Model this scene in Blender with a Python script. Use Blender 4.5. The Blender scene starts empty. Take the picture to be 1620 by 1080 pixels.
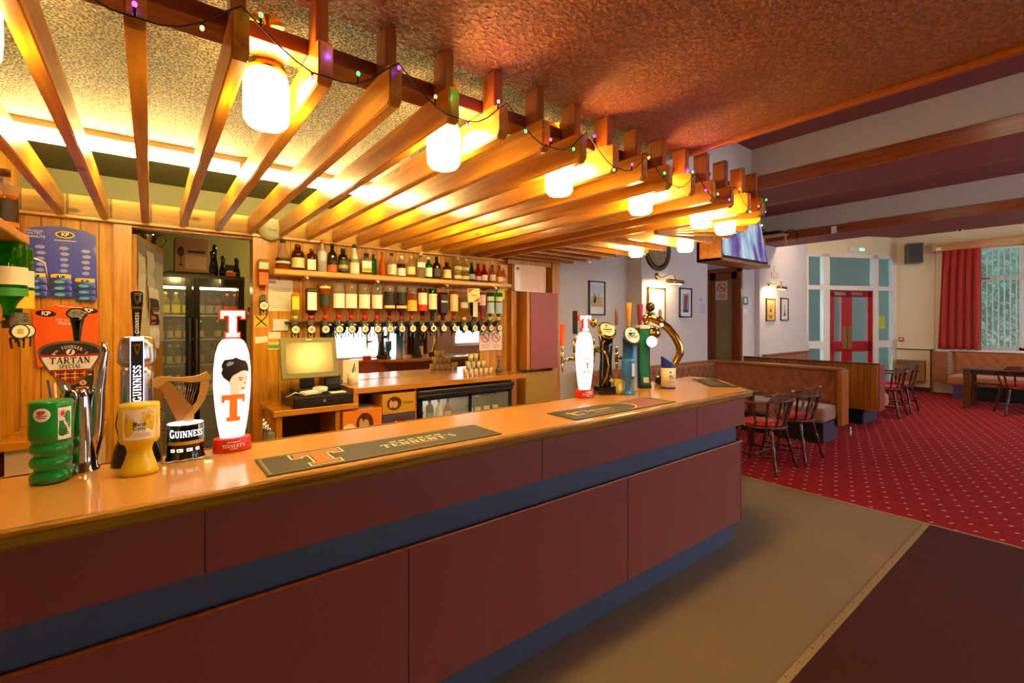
import bpy, bmesh, math, random
from mathutils import Vector, Matrix
random.seed(7)
PI = math.pi
C = bpy.context.scene.collection
sc = bpy.context.scene
# ------------------------------------------------------------------ camera, world, exposure
H = 1.6
cam_d = bpy.data.cameras.new('camera'); cam = bpy.data.objects.new('camera', cam_d); C.objects.link(cam)
cam_d.sensor_width = 36.0; cam_d.lens = 735.0/1620*36; cam_d.shift_y = -30/1620
cam_d.clip_start = 0.02
cam.location = (0, 0, H)
cam.rotation_euler = (PI/2, 0, math.radians(52.13) - PI/2)
sc.camera = cam
sc.view_settings.view_transform = 'Standard'
sc.view_settings.look = 'None'
sc.view_settings.gamma = 1.0
sc.view_settings.use_curve_mapping = False
sc.view_settings.exposure = 0.1
w = bpy.data.worlds.new('world'); sc.world = w; w.use_nodes = True
wn = w.node_tree.nodes; bg = wn['Background']
bg.inputs[0].default_value = (0.78, 0.88, 1.0, 1); bg.inputs[1].default_value = 6.2
GLOBE_E, TUBE_E, LED_E = 78.0, 120.0, 14.0
WARM = (1.0, 0.68, 0.21)
TUBEC = (1.0, 0.76, 0.27)

# ------------------------------------------------------------------ materials
def hexc(h):
    v = [int(h[i:i+2], 16)/255 for i in (0, 2, 4)]
    return tuple((x/12.92 if x <= .04045 else ((x+.055)/1.055)**2.4) for x in v) + (1,)
MATS = {}
def mat(name, col='808080', rough=.5, metal=0, trans=0, ior=1.45, coat=0, emis=None, estr=0, var=0, vscale=6, bump=0, bscale=40, alpha=1, sheen=0, spec=None):
    if name in MATS: return MATS[name]
    m = bpy.data.materials.new(name); m.use_nodes = True
    n, l = m.node_tree.nodes, m.node_tree.links
    b = n['Principled BSDF']; c = hexc(col)
    b.inputs['Base Color'].default_value = c
    b.inputs['Roughness'].default_value = rough; b.inputs['Metallic'].default_value = metal
    b.inputs['Transmission Weight'].default_value = trans; b.inputs['IOR'].default_value = ior
    b.inputs['Coat Weight'].default_value = coat; b.inputs['Alpha'].default_value = alpha
    b.inputs['Sheen Weight'].default_value = sheen
    if spec is not None: b.inputs['Specular IOR Level'].default_value = spec
    if emis:
        b.inputs['Emission Color'].default_value = emis if not isinstance(emis, str) else hexc(emis)
        b.inputs['Emission Strength'].default_value = estr
    tc = n.new('ShaderNodeTexCoord')
    nz = n.new('ShaderNodeTexNoise'); nz.inputs['Scale'].default_value = vscale; nz.inputs['Detail'].default_value = 4
    l.new(tc.outputs['Object'], nz.inputs['Vector'])
    v = var if var else .03
    mx = n.new('ShaderNodeMix'); mx.data_type = 'RGBA'
    mx.inputs[6].default_value = tuple(x*(1-v) for x in c[:3]) + (1,)
    mx.inputs[7].default_value = tuple(min(1, x*(1+v)) for x in c[:3]) + (1,)
    l.new(nz.outputs['Fac'], mx.inputs[0]); l.new(mx.outputs[2], b.inputs['Base Color'])
    if bump:
        nb = n.new('ShaderNodeTexNoise'); nb.inputs['Scale'].default_value = bscale; nb.inputs['Detail'].default_value = 3
        l.new(tc.outputs['Object'], nb.inputs['Vector'])
        bp = n.new('ShaderNodeBump'); bp.inputs['Strength'].default_value = bump; bp.inputs['Distance'].default_value = .01
        l.new(nb.outputs['Fac'], bp.inputs['Height']); l.new(bp.outputs[0], b.inputs['Normal'])
    MATS[name] = m
    return m

def N(n, t, **kw):
    x = n.new(t)
    for k, v in kw.items(): setattr(x, k, v)
    return x
def math_(n, l, op, a, b=None, c=None):
    x = n.new('ShaderNodeMath'); x.operation = op
    for i, v in enumerate((a, b, c)):
        if v is None: continue
        if isinstance(v, (int, float)): x.inputs[i].default_value = v
        else: l.new(v, x.inputs[i])
    return x.outputs[0]
def wood(name, c1, c2, axis=0, rough=.35, coat=.3, scale=5, across=None, bw=.09, knots=True, groove=True):
    """grained wood running along an axis; across = axis over which tongue and groove boards repeat"""
    if name in MATS: return MATS[name]
    m = bpy.data.materials.new(name); m.use_nodes = True
    n, l = m.node_tree.nodes, m.node_tree.links
    b = n['Principled BSDF']; b.inputs['Roughness'].default_value = rough; b.inputs['Coat Weight'].default_value = coat
    b.inputs['Coat Roughness'].default_value = .25
    tc = n.new('ShaderNodeTexCoord'); sep = n.new('ShaderNodeSeparateXYZ'); l.new(tc.outputs['Object'], sep.inputs[0])
    ax = [1.0, 1.0, 1.0]; ax[axis] = .07
    vec = tc.outputs['Object']
    if across is not None:
        q = math_(n, l, 'DIVIDE', sep.outputs[across], bw); fl = math_(n, l, 'FLOOR', q); fr = math_(n, l, 'FRACT', q)
        wn_ = n.new('ShaderNodeTexWhiteNoise'); wn_.noise_dimensions = '1D'; l.new(fl, wn_.inputs['W'])
        off = math_(n, l, 'MULTIPLY', wn_.outputs['Value'], 7.0)
        cmb = n.new('ShaderNodeCombineXYZ'); l.new(off, cmb.inputs[axis])
        add = n.new('ShaderNodeVectorMath'); add.operation = 'ADD'; l.new(vec, add.inputs[0]); l.new(cmb.outputs[0], add.inputs[1]); vec = add.outputs[0]
    mp = n.new('ShaderNodeMapping'); mp.inputs['Scale'].default_value = ax; l.new(vec, mp.inputs[0])
    nz = n.new('ShaderNodeTexNoise'); nz.inputs['Scale'].default_value = scale*5; nz.inputs['Detail'].default_value = 5; nz.inputs['Distortion'].default_value = 1.2
    l.new(mp.outputs[0], nz.inputs['Vector'])
    cr = n.new('ShaderNodeValToRGB'); cr.color_ramp.elements[0].position = .32; cr.color_ramp.elements[1].position = .68
    cr.color_ramp.elements[0].color = hexc(c2); cr.color_ramp.elements[1].color = hexc(c1)
    l.new(nz.outputs['Fac'], cr.inputs[0]); col = cr.outputs[0]
    if knots:
        mk = n.new('ShaderNodeMapping'); s = [1.0, 1.0, 1.0]; s[axis] = .45; mk.inputs['Scale'].default_value = s; l.new(vec, mk.inputs[0])
        vo = n.new('ShaderNodeTexVoronoi'); vo.inputs['Scale'].default_value = 4.2; vo.inputs['Randomness'].default_value = 1; l.new(mk.outputs[0], vo.inputs['Vector'])
        kr = n.new('ShaderNodeValToRGB'); kr.color_ramp.elements[0].position = .04; kr.color_ramp.elements[1].position = .085
        kr.color_ramp.elements[0].color = (.22, .13, .07, 1); kr.color_ramp.elements[1].color = (1, 1, 1, 1)
        l.new(vo.outputs['Distance'], kr.inputs[0])
        mm = n.new('ShaderNodeMix'); mm.data_type = 'RGBA'; mm.blend_type = 'MULTIPLY'; mm.inputs[0].default_value = .75
        l.new(col, mm.inputs[6]); l.new(kr.outputs[0], mm.inputs[7]); col = mm.outputs[2]
    if across is not None:
        hv = n.new('ShaderNodeHueSaturation'); l.new(col, hv.inputs['Color'])
        l.new(math_(n, l, 'MULTIPLY_ADD', wn_.outputs['Value'], .28, .84), hv.inputs['Value']); col = hv.outputs[0]
        if groove:
            d = math_(n, l, 'MINIMUM', fr, math_(n, l, 'SUBTRACT', 1.0, fr))
            g = math_(n, l, 'GREATER_THAN', d, .035)
            gm = math_(n, l, 'MULTIPLY_ADD', g, .65, .35)
            mm = n.new('ShaderNodeMix'); mm.data_type = 'RGBA'; mm.blend_type = 'MULTIPLY'; mm.inputs[0].default_value = 1
            l.new(col, mm.inputs[6]); l.new(gm, mm.inputs[7]); col = mm.outputs[2]
    l.new(col, b.inputs['Base Color'])
    bp = n.new('ShaderNodeBump'); bp.inputs['Strength'].default_value = .08; bp.inputs['Distance'].default_value = .004
    l.new(nz.outputs['Fac'], bp.inputs['Height']); l.new(bp.outputs[0], b.inputs['Normal'])
    MATS[name] = m
    return m
def glow(name, col, strength, base='FFFFFF'):
    return mat(name, base, .4, emis=(hexc(col) if isinstance(col, str) else tuple(col)+(1,)), estr=strength)
def stipple(name, col, size=60, strength=1.0, var=.15, pit_shade=None, dist=.012):
    if name in MATS: return MATS[name]
    m = bpy.data.materials.new(name); m.use_nodes = True
    n, l = m.node_tree.nodes, m.node_tree.links; b = n['Principled BSDF']; b.inputs['Roughness'].default_value = .7
    tc = n.new('ShaderNodeTexCoord')
    a = n.new('ShaderNodeTexNoise'); a.inputs['Scale'].default_value = size; a.inputs['Detail'].default_value = 3; l.new(tc.outputs['Object'], a.inputs['Vector'])
    r = n.new('ShaderNodeValToRGB'); r.color_ramp.elements[0].position = .42; r.color_ramp.elements[1].position = .6; l.new(a.outputs['Fac'], r.inputs[0])
    c = hexc(col); k = pit_shade if pit_shade else var
    mx = n.new('ShaderNodeMix'); mx.data_type = 'RGBA'; mx.inputs[6].default_value = tuple(x*(1-k) for x in c[:3])+(1,); mx.inputs[7].default_value = c  # low spots of the stipple darkened in the colour, painting its shadows
    l.new(r.outputs[0], mx.inputs[0]); l.new(mx.outputs[2], b.inputs['Base Color'])
    bp = n.new('ShaderNodeBump'); bp.inputs['Strength'].default_value = strength; bp.inputs['Distance'].default_value = dist
    l.new(r.outputs[0], bp.inputs['Height']); l.new(bp.outputs[0], b.inputs['Normal'])
    MATS[name] = m; return m
def carpet_mat():
    m = bpy.data.materials.new('patterned_carpet'); m.use_nodes = True
    n, l = m.node_tree.nodes, m.node_tree.links; b = n['Principled BSDF']; b.inputs['Roughness'].default_value = .95
    b.inputs['Specular IOR Level'].default_value = .2
    tc = n.new('ShaderNodeTexCoord'); sep = n.new('ShaderNodeSeparateXYZ'); l.new(tc.outputs['Object'], sep.inputs[0])
    def cell(v, sp, o): return math_(n, l, 'SUBTRACT', math_(n, l, 'FRACT', math_(n, l, 'ADD', math_(n, l, 'DIVIDE', v, sp), o)), .5)
    u = math_(n, l, 'ADD', sep.outputs[0], sep.outputs[1]); v = math_(n, l, 'SUBTRACT', sep.outputs[0], sep.outputs[1])
    def spots(o, su, sv):
        a = math_(n, l, 'POWER', math_(n, l, 'DIVIDE', cell(u, .38, o), su), 2); c_ = math_(n, l, 'POWER', math_(n, l, 'DIVIDE', cell(v, .20, o), sv), 2)
        return math_(n, l, 'LESS_THAN', math_(n, l, 'ADD', a, c_), 1.0)
    s1 = math_(n, l, 'MAXIMUM', spots(.25, .030, .115), spots(.75, .030, .115))
    s2 = spots(.5, .02, .05)
    nz = n.new('ShaderNodeTexNoise'); nz.inputs['Scale'].default_value = 9; nz.inputs['Detail'].default_value = 6; l.new(tc.outputs['Object'], nz.inputs['Vector'])
    ck = n.new('ShaderNodeTexVoronoi'); ck.inputs['Scale'].default_value = 60; l.new(tc.outputs['Object'], ck.inputs['Vector'])
    cr = n.new('ShaderNodeValToRGB'); cr.color_ramp.elements[0].color = hexc('6E0A10'); cr.color_ramp.elements[1].color = hexc('B0222E')
    l.new(math_(n, l, 'MULTIPLY_ADD', ck.outputs['Distance'], .8, math_(n, l, 'MULTIPLY', nz.outputs['Fac'], .4)), cr.inputs[0])
    m1 = n.new('ShaderNodeMix'); m1.data_type = 'RGBA'; m1.inputs[7].default_value = hexc('EBC9B4'); l.new(s1, m1.inputs[0]); l.new(cr.outputs[0], m1.inputs[6])
    m2 = n.new('ShaderNodeMix'); m2.data_type = 'RGBA'; m2.inputs[7].default_value = hexc('63070F'); l.new(s2, m2.inputs[0]); l.new(m1.outputs[2], m2.inputs[6])
    l.new(m2.outputs[2], b.inputs['Base Color'])
    bp = n.new('ShaderNodeBump'); bp.inputs['Strength'].default_value = .4; bp.inputs['Distance'].default_value = .004
    l.new(ck.outputs['Distance'], bp.inputs['Height']); l.new(bp.outputs[0], b.inputs['Normal'])
    return m

# ------------------------------------------------------------------ mesh builder
def rotz(a): return Matrix.Rotation(a, 4, 'Z')
def T(x, y, z): return Matrix.Translation((x, y, z))
class MB:
    def __init__(s, M=None): s.bm = bmesh.new(); s.mi = 0; s.M = M
    def m(s, i): s.mi = i; return s
    def _v(s, p):
        p = Vector(p)
        return s.bm.verts.new(s.M @ p if s.M else p)
    def face(s, vs):
        try: f = s.bm.faces.new(vs)
        except ValueError: return None
        f.material_index = s.mi; return f
    def poly(s, pts): return s.face([s._v(p) for p in pts])
    def box(s, x0, x1, y0, y1, z0, z1, M=None, bev=0):
        if bev:
            return s.rbox(x0, x1, y0, y1, z0, z1, bev, M)
        c = [(x, y, z) for z in (z0, z1) for y in (y0, y1) for x in (x0, x1)]
        if M: c = [M @ Vector(p) for p in c]
        v = [s._v(p) for p in c]
        for f in ((0,2,3,1), (4,5,7,6), (0,1,5,4), (2,6,7,3), (0,4,6,2), (1,3,7,5)): s.face([v[i] for i in f])
        return s
    def rbox(s, x0, x1, y0, y1, z0, z1, b, M=None):
        t = bmesh.new(); bmesh.ops.create_cube(t, size=1)
        for v in t.verts: v.co = Vector(((x0+x1)/2+v.co.x*(x1-x0), (y0+y1)/2+v.co.y*(y1-y0), (z0+z1)/2+v.co.z*(z1-z0)))
        bmesh.ops.bevel(t, geom=list(t.edges), offset=b, segments=2, profile=.5, affect='EDGES')
        s.merge(t, M); return s
    def merge(s, t, M=None):
        mp = {}
        for v in t.verts: mp[v] = s._v((M @ v.co) if M else v.co)
        for f in t.faces:
            g = s.face([mp[v] for v in f.verts])
            if g: g.smooth = f.smooth
        t.free()
    def bar(s, p, q, w, h, up=(0, 0, 1), bev=0):
        p, q = Vector(p), Vector(q); d = (q-p); L = d.length; d.normalize()
        r = d.cross(Vector(up)); 
        if r.length < 1e-4: r = d.cross(Vector((0, 1, 0)))
        r.normalize(); u = r.cross(d)
        M = Matrix((r, d, u)).transposed().to_4x4(); M.translation = p
        return s.box(-w/2, w/2, 0, L, -h/2, h/2, M, bev)
    def cyl(s, p, q, r0, r1=None, n=16, caps=True):
        r1 = r0 if r1 is None else r1
        p, q = Vector(p), Vector(q); d = (q-p).normalized()
        a = d.orthogonal().normalized(); b = d.cross(a)
        A = [s._v(p+(a*math.cos(2*PI*i/n)+b*math.sin(2*PI*i/n))*r0) for i in range(n)]
        B = [s._v(q+(a*math.cos(2*PI*i/n)+b*math.sin(2*PI*i/n))*r1) for i in range(n)]
        for i in range(n):
            f = s.face([A[i], A[(i+1) % n], B[(i+1) % n], B[i]])
            if f: f.smooth = True
        if caps:
            if r0 > 1e-5: s.face(A[::-1])
            if r1 > 1e-5: s.face(B)
        return s
    def lathe(s, prof, n=24, M=None, sx=1, sy=1, arc=(0, 2*PI), mats=None, cap=True):
        """prof: list of (r, z); closed full turn unless arc given"""
        full = abs(arc[1]-arc[0]-2*PI) < 1e-4; rings = []
        cnt = n if full else n+1
        for r, z in prof:
            ring = []
            for i in range(cnt):
                a = arc[0]+(arc[1]-arc[0])*i/n; p = Vector((max(r, 1e-5)*sx*math.cos(a), max(r, 1e-5)*sy*math.sin(a), z))
                ring.append(s._v(M @ p if M else p))
            rings.append(ring)
        for k in range(len(rings)-1):
            if mats: s.mi = mats[k]
            for i in range(n):
                j = (i+1) % cnt
                f = s.face([rings[k][i], rings[k][j], rings[k+1][j], rings[k+1][i]])
                if f: f.smooth = True
        if full and cap:
            if prof[0][0] > 1e-4: s.face(rings[0][::-1])
            if prof[-1][0] > 1e-4: s.face(rings[-1])
        return s
    def tube(s, pts, r, n=8, closed=False, rr=None, flat=1.0):
        P = [Vector(p) for p in pts]; k = len(P); rings = []
        up = Vector((0, 0, 1)); prev = None
        for i in range(k):
            if closed: d = P[(i+1) % k]-P[i-1]
            else: d = P[min(i+1, k-1)]-P[max(i-1, 0)]
            d.normalize()
            if prev is None:
                a = d.cross(up)
                if a.length < .05: a = d.cross(Vector((0, 1, 0)))
                a.normalize()
            else:
                a = prev-d*prev.dot(d); a.normalize()
            prev = a; b = d.cross(a); R = rr[i] if rr else r
            rings.append([s._v(P[i]+(a*math.cos(2*PI*j/n)+b*math.sin(2*PI*j/n)*flat)*R) for j in range(n)])
        for i in range(k if closed else k-1):
            A, B = rings[i], rings[(i+1) % k]
            for j in range(n):
                f = s.face([A[j], A[(j+1) % n], B[(j+1) % n], B[j]])
                if f: f.smooth = True
        if not closed: s.face(rings[0][::-1]); s.face(rings[-1])
        return s
    def prism(s, pts, h, M=None):
        """2D outline (x, y) extruded along z from 0 to h, placed by M"""
        f = lambda p: (M @ Vector(p)) if M else Vector(p)
        A = [s._v(f((x, y, 0))) for x, y in pts]; B = [s._v(f((x, y, h))) for x, y in pts]; n = len(pts)
        s.face(A[::-1]); s.face(B)
        for i in range(n): s.face([A[i], A[(i+1) % n], B[(i+1) % n], B[i]])
        return s
    def sphere(s, c, r, n=12, sx=1, sy=1, sz=1):
        prof = [(r*math.sin(PI*i/n), -r*math.cos(PI*i/n)*sz) for i in range(n+1)]
        return s.lathe(prof, n*2, T(*c), sx, sy, cap=False)
    def build(s, name, mats, parent=None, world=True, smooth=None, clean=True):
        if clean: bmesh.ops.recalc_face_normals(s.bm, faces=list(s.bm.faces))
        me = bpy.data.meshes.new(name)
        if parent is not None and world:
            r = parent
            while r.parent: r = r.parent
            bmesh.ops.translate(s.bm, verts=list(s.bm.verts), vec=-Vector(r.location))
        if smooth:
            for f in s.bm.faces: f.smooth = True
        s.bm.to_mesh(me); s.bm.free()
        if smooth: 
            try: me.set_sharp_from_angle(angle=math.radians(40))
            except Exception: pass
        if not isinstance(mats, (list, tuple)): mats = [mats]
        for m_ in mats: me.materials.append(m_)
        o = bpy.data.objects.new(name, me); C.objects.link(o)
        if parent is not None: o.parent = parent
        return o
def tag(o, label, cat, group=None, kind=None):
    if label: o['label'] = label
    if cat: o['category'] = cat
    if group: o['group'] = group
    if kind: o['kind'] = kind
    return o
def thing(name, label, cat, loc=(0, 0, 0), rz=0, group=None):
    o = bpy.data.objects.new(name, None); C.objects.link(o); o.empty_display_size = .05
    o.location = loc; o.rotation_euler = (0, 0, rz)
    return tag(o, label, cat, group)
def struct(o): o['kind'] = 'structure'; return o
def kids(o): return [c for c in bpy.data.objects if c.parent == o]
def dup(root, loc, rz=None, label=None, group=None, scale=None):
    r = root.copy(); C.objects.link(r); r.location = loc
    if rz is not None: r.rotation_euler = (0, 0, rz)
    if scale: r.scale = scale
    if label: r['label'] = label
    if group: r['group'] = group
    for ch in kids(root):
        c = ch.copy(); C.objects.link(c); c.parent = r
        for g in kids(ch):
            d = g.copy(); C.objects.link(d); d.parent = c
    return r

# ------------------------------------------------------------------ lettering
def flat_text(body, size, bold=0.0, align='CENTER', space=1.0):
    """list of faces (lists of 2D points) of a line of plain lettering"""
    cu = bpy.data.curves.new('lettering', 'FONT'); cu.body = body; cu.size = size; cu.align_x = align; cu.align_y = 'CENTER'
    cu.offset = bold*size; cu.resolution_u = 2; cu.space_character = space
    ob = bpy.data.objects.new('lettering', cu); me = bpy.data.meshes.new_from_object(ob)
    out = [[(me.vertices[i].co.x, me.vertices[i].co.y) for i in p.vertices] for p in me.polygons]
    bpy.data.objects.remove(ob); bpy.data.meshes.remove(me); bpy.data.curves.remove(cu)
    return out
TK, TN = .2, .1
def arc(cx, cy, rx, ry, a0, a1, n=8): return [(cx+rx*math.cos(math.radians(a0+(a1-a0)*i/n)), cy+ry*math.sin(math.radians(a0+(a1-a0)*i/n))) for i in range(n+1)]
GLY = {  # width, strokes (points, thickness), serif feet (x, y)
 'T': (.8, [([(.4, 0), (.4, 1)], TK), ([(.04, .94), (.76, .94)], .12), ([(.07, .94), (.07, .72)], .09), ([(.73, .94), (.73, .72)], .09)], [(.4, 0)]),
 'I': (.36, [([(.18, 0), (.18, 1)], TK)], [(.18, 0), (.18, 1)]),
 'E': (.7, [([(.18, 0), (.18, 1)], TK), ([(.1, .95), (.64, .95)], TN), ([(.1, .05), (.66, .05)], TN), ([(.18, .5), (.48, .5)], TN), ([(.63, .95), (.63, .74)], .07), ([(.64, .05), (.64, .27)], .07), ([(.46, .62), (.46, .38)], .06)], [(.18, 0), (.18, 1)]),
 'N': (.84, [([(.16, 0), (.16, 1)], .1), ([(.14, .98), (.68, .02)], .2), ([(.68, 0), (.68, 1)], .1)], [(.16, 0), (.68, 1), (.12, 1)]),
 'S': (.6, [(arc(.3, .73, .2, .22, 30, 270, 9)+arc(.3, .27, .21, .22, 90, -150, 9), .14), ([(.5, .96), (.5, .72)], .06), ([(.09, .05), (.09, .28)], .06)], []),
 'U': (.82, [([(.18, 1), (.18, .33)]+arc(.41, .33, .23, .28, 180, 360, 8)+[(.64, 1)], .15)], [(.18, 1), (.64, 1)]),
 'G': (.86, [(arc(.43, .5, .32, .45, 50, 325, 14), .17), ([(.7, .05), (.7, .42)], TK), ([(.68, .96), (.68, .7)], .07)], [(.7, .44)]),
 'A': (.84, [([(.12, 0), (.42, 1)], .09), ([(.4, 1), (.72, 0)], .2), ([(.24, .33), (.58, .33)], .09)], [(.12, 0), (.72, 0)]),
 'R': (.8, [([(.18, 0), (.18, 1)], TK), ([(.18, .95)]+arc(.42, .73, .2, .22, 90, -90, 6)+[(.18, .51)], .13), ([(.4, .5), (.68, .03)], .18)], [(.18, 0), (.18, 1), (.7, 0)]),
 'P': (.72, [([(.18, 0), (.18, 1)], TK), ([(.18, .95)]+arc(.4, .71, .2, .24, 90, -90, 6)+[(.18, .47)], .13)], [(.18, 0), (.18, 1)]),
 'C': (.76, [(arc(.41, .5, .3, .45, 50, 310, 12), .17), ([(.66, .96), (.66, .7)], .07)], []),
 'L': (.68, [([(.18, 0), (.18, 1)], TK), ([(.1, .05), (.64, .05)], TN), ([(.62, .05), (.62, .3)], .07)], [(.18, 0), (.18, 1)]),
 'K': (.8, [([(.18, 0), (.18, 1)], TK), ([(.2, .42), (.64, .97)], .09), ([(.34, .6), (.68, .03)], .19)], [(.18, 0), (.18, 1), (.68, 0), (.62, 1)]),
 'Y': (.76, [([(.1, 1), (.38, .45)], .19), ([(.66, 1), (.38, .45)], .09), ([(.38, .5), (.38, 0)], TK)], [(.38, 0), (.12, 1), (.64, 1)]),
 'O': (.84, [(arc(.42, .5, .31, .44, 0, 360, 16), .17)], []),
 'W': (1.1, [([(.1, 1), (.34, 0)], .17), ([(.34, 0), (.55, .95)], .08), ([(.55, .95), (.76, 0)], .17), ([(.76, 0), (.98, 1)], .08)], [(.1, 1), (.98, 1)]),
 "'": (.26, [([(.13, 1), (.13, .74)], .14)], []),
 ' ': (.35, [], []),
}
def slab_text(body, h, align='CENTER', wide=1.0, small_rest=1.0):
    """seriffed capitals as quads; small_rest scales every letter after the first"""
    out = []; x = 0
    for ci, ch in enumerate(body):
        wd, st, ft = GLY[ch]; k = h*(1 if ci == 0 else small_rest)
        def q(p0, p1, th):
            dx, dy = p1[0]-p0[0], p1[1]-p0[1]; L = math.hypot(dx, dy) or 1e-6; nx, ny = -dy/L*th/2, dx/L*th/2
            out.append([(x+(a)*k*wide, b*k) for a, b in ((p0[0]+nx, p0[1]+ny), (p0[0]-nx, p0[1]-ny), (p1[0]-nx, p1[1]-ny), (p1[0]+nx, p1[1]+ny))])
        for pts, th in st:
            for i in range(len(pts)-1):
                p0, p1 = pts[i], pts[i+1]
                if len(pts) > 3:
                    L = math.hypot(p1[0]-p0[0], p1[1]-p0[1]) or 1; ex, ey = (p1[0]-p0[0])/L*.02, (p1[1]-p0[1])/L*.02
                    p0, p1 = (p0[0]-ex, p0[1]-ey), (p1[0]+ex, p1[1]+ey)
                q(p0, p1, th)
        for fx, fy in ft:
            y = .035 if fy < .5 else .965
            q((fx-.17, y), (fx+.17, y), .07)
        x += wd*k*wide+.06*k
    dx = x/2 if align == 'CENTER' else 0
    return [[(a-dx, b-h/2) for a, b in f] for f in out]
def decal(mb, polys, fn, maxlen=.01):
    """flat 2D polygons laid onto a surface by fn(x, y) -> point"""
    t = bmesh.new()
    for p in polys:
        vs = [t.verts.new((x, y, 0)) for x, y in p]
        try: t.faces.new(vs)
        except ValueError: pass
    bmesh.ops.triangulate(t, faces=list(t.faces))
    for _ in range(5):
        e = [x for x in t.edges if x.calc_length() > maxlen]
        if not e: break
        bmesh.ops.subdivide_edges(t, edges=e, cuts=1)
    bmesh.ops.triangulate(t, faces=list(t.faces))
    mp = {}
    for v in t.verts: mp[v] = mb._v(fn(v.co.x, v.co.y))
    for f in t.faces: mb.face([mp[v] for v in f.verts])
    t.free()
def sheet(mb, polys, M, z=0.0):
    for p in polys: mb.poly([M @ Vector((x, y, z)) for x, y in p])
def face_south(x, y, z): return T(x, y, z) @ Matrix.Rotation(PI/2, 4, 'X')            # text plane facing -Y
def face_west(x, y, z): return T(x, y, z) @ rotz(-PI/2) @ Matrix.Rotation(PI/2, 4, 'X')  # facing -X
def rect(w_, h_, cx=0, cy=0): return [(cx-w_/2, cy-h_/2), (cx+w_/2, cy-h_/2), (cx+w_/2, cy+h_/2), (cx-w_/2, cy+h_/2)]
def oval(a, b, cx=0, cy=0, n=24): return [(cx+a*math.cos(2*PI*i/n), cy+b*math.sin(2*PI*i/n)) for i in range(n)]
TLOGO = [(-.5, .5), (.5, .5), (.5, .2), (.36, .2), (.36, .3), (.16, .3), (.16, -.33), (.28, -.33), (.28, -.5), (-.28, -.5), (-.28, -.33), (-.16, -.33), (-.16, .3), (-.36, .3), (-.36, .2), (-.5, .2)]
def tlogo(w_, h_, grow=0.0):
    out = []
    n = len(TLOGO); P = [(x*w_, y*h_) for x, y in TLOGO]
    if not grow: return P
    for i in range(n):
        a, b, c_ = P[i-1], P[i], P[(i+1) % n]
        d1 = (b[0]-a[0], b[1]-a[1]); d2 = (c_[0]-b[0], c_[1]-b[1])
        n1 = (-(d1[1]), d1[0]); L = math.hypot(*n1); n1 = (n1[0]/L, n1[1]/L)
        n2 = (-(d2[1]), d2[0]); L = math.hypot(*n2); n2 = (n2[0]/L, n2[1]/L)
        out.append((b[0]+(n1[0]+n2[0])*grow, b[1]+(n1[1]+n2[1])*grow))
    return out
# ------------------------------------------------------------------ palette
pine = wood('pine_boards', 'DCA024', 'B67410', axis=2, across=0, bw=.088, scale=5, rough=.5, coat=.05)
pine_side = wood('pine_boards_side', 'DCA024', 'B67410', axis=2, across=1, bw=.088, scale=5, rough=.5, coat=.05)
pine_plain = wood('pine_upright', 'D09022', 'A86A12', axis=2, scale=5)
pine_x = wood('pine_lengthwise', 'D89C28', 'B07416', axis=0, scale=5)
frieze = wood('pine_frieze', 'E8B850', 'D09A38', axis=0, across=0, bw=.206, scale=3, rough=.5, coat=.05)
slat_y = wood('varnished_slat', 'E29A2C', 'B46E14', axis=1, scale=4, rough=.3)
slat_x = wood('varnished_slat_x', 'C8822A', '9A5A14', axis=0, scale=4, rough=.3)
slat_z = wood('varnished_hanger', 'B8661E', '8C4512', axis=2, scale=4, rough=.3, knots=False)
dark_bar = wood('stained_cross_bar', '96501E', '6E3412', axis=0, scale=4, knots=False)
beam_wood = wood('knotty_beam', 'A85420', '7C3510', axis=1, scale=3, rough=.35)
trim_wood = wood('edge_trim', 'C46A20', 'A04C12', axis=1, scale=4, knots=False)
nose_wood = wood('counter_nosing', 'BC8822', '80540E', axis=0, scale=6, rough=.25, coat=.5, knots=False)
panel_wood = wood('planked_panel', 'B86A1C', '96500F', axis=2, across=1, bw=.085, scale=4)
dark_wood = wood('dark_turned_wood', '5A2E16', '3A1A0C', axis=2, scale=5, rough=.25, coat=.5, knots=False)
crest_wood = wood('chair_top_wood', '70401C', '4A220E', axis=0, scale=5, rough=.25, coat=.5, knots=False)
door_wood = wood('door_wood', 'A0501C', '803A10', axis=2, scale=4, knots=False)
white_wall = mat('white_wall', 'DCD4D4', .75, bump=.05, bscale=30)
cream_wall = mat('cream_wall', 'EFDDB4', .75)
beam_cream = mat('beam_plaster', 'C9BDB0', .8)
maroon = mat('maroon_paint', '82403E', .6)
terracotta = stipple('terracotta_ceiling', 'B86226', 72, .9, .3)
sparkle = stipple('cream_stipple_ceiling', 'CEC6A8', 140, 1.0, pit_shade=.8, dist=.02)
green_paint = mat('dark_green_paint', '40482A', .7)
grey_cream = mat('grey_cream_plaster', '6E6C52', .8, bump=.2, bscale=15)
store_wall = mat('storeroom_wall', 'B8AC5C', .8)
lino = mat('vinyl_floor', '8E7C64', .42, var=.12, vscale=2.2, bump=.03, bscale=120)
mat_dark = mat('dark_red_matting', '461616', .95, var=.2, vscale=80)
blue_lam = mat('blue_laminate', '56627C', .45, var=.05, vscale=200)
mauve_lam = mat('mauve_laminate', '9C5048', .42, var=.08, vscale=220)
counter_lam = mat('counter_laminate', 'CC9450', .22, var=.08, vscale=260, coat=.3)
seam = mat('panel_joint', '3A2020', .7)
white_paint = mat('white_gloss_paint', 'EFEAE0', .35)
red_paint = mat('red_gloss_paint', 'B01420', .3, coat=.4)
brass = mat('brass', 'C8A03C', .22, 1)
brass_strip = mat('threshold_metal', 'C9B083', .4, .6)
chrome = mat('chrome', 'D8D8D8', .12, 1)
steel = mat('brushed_steel', 'B8B8B4', .3, 1)
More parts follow.
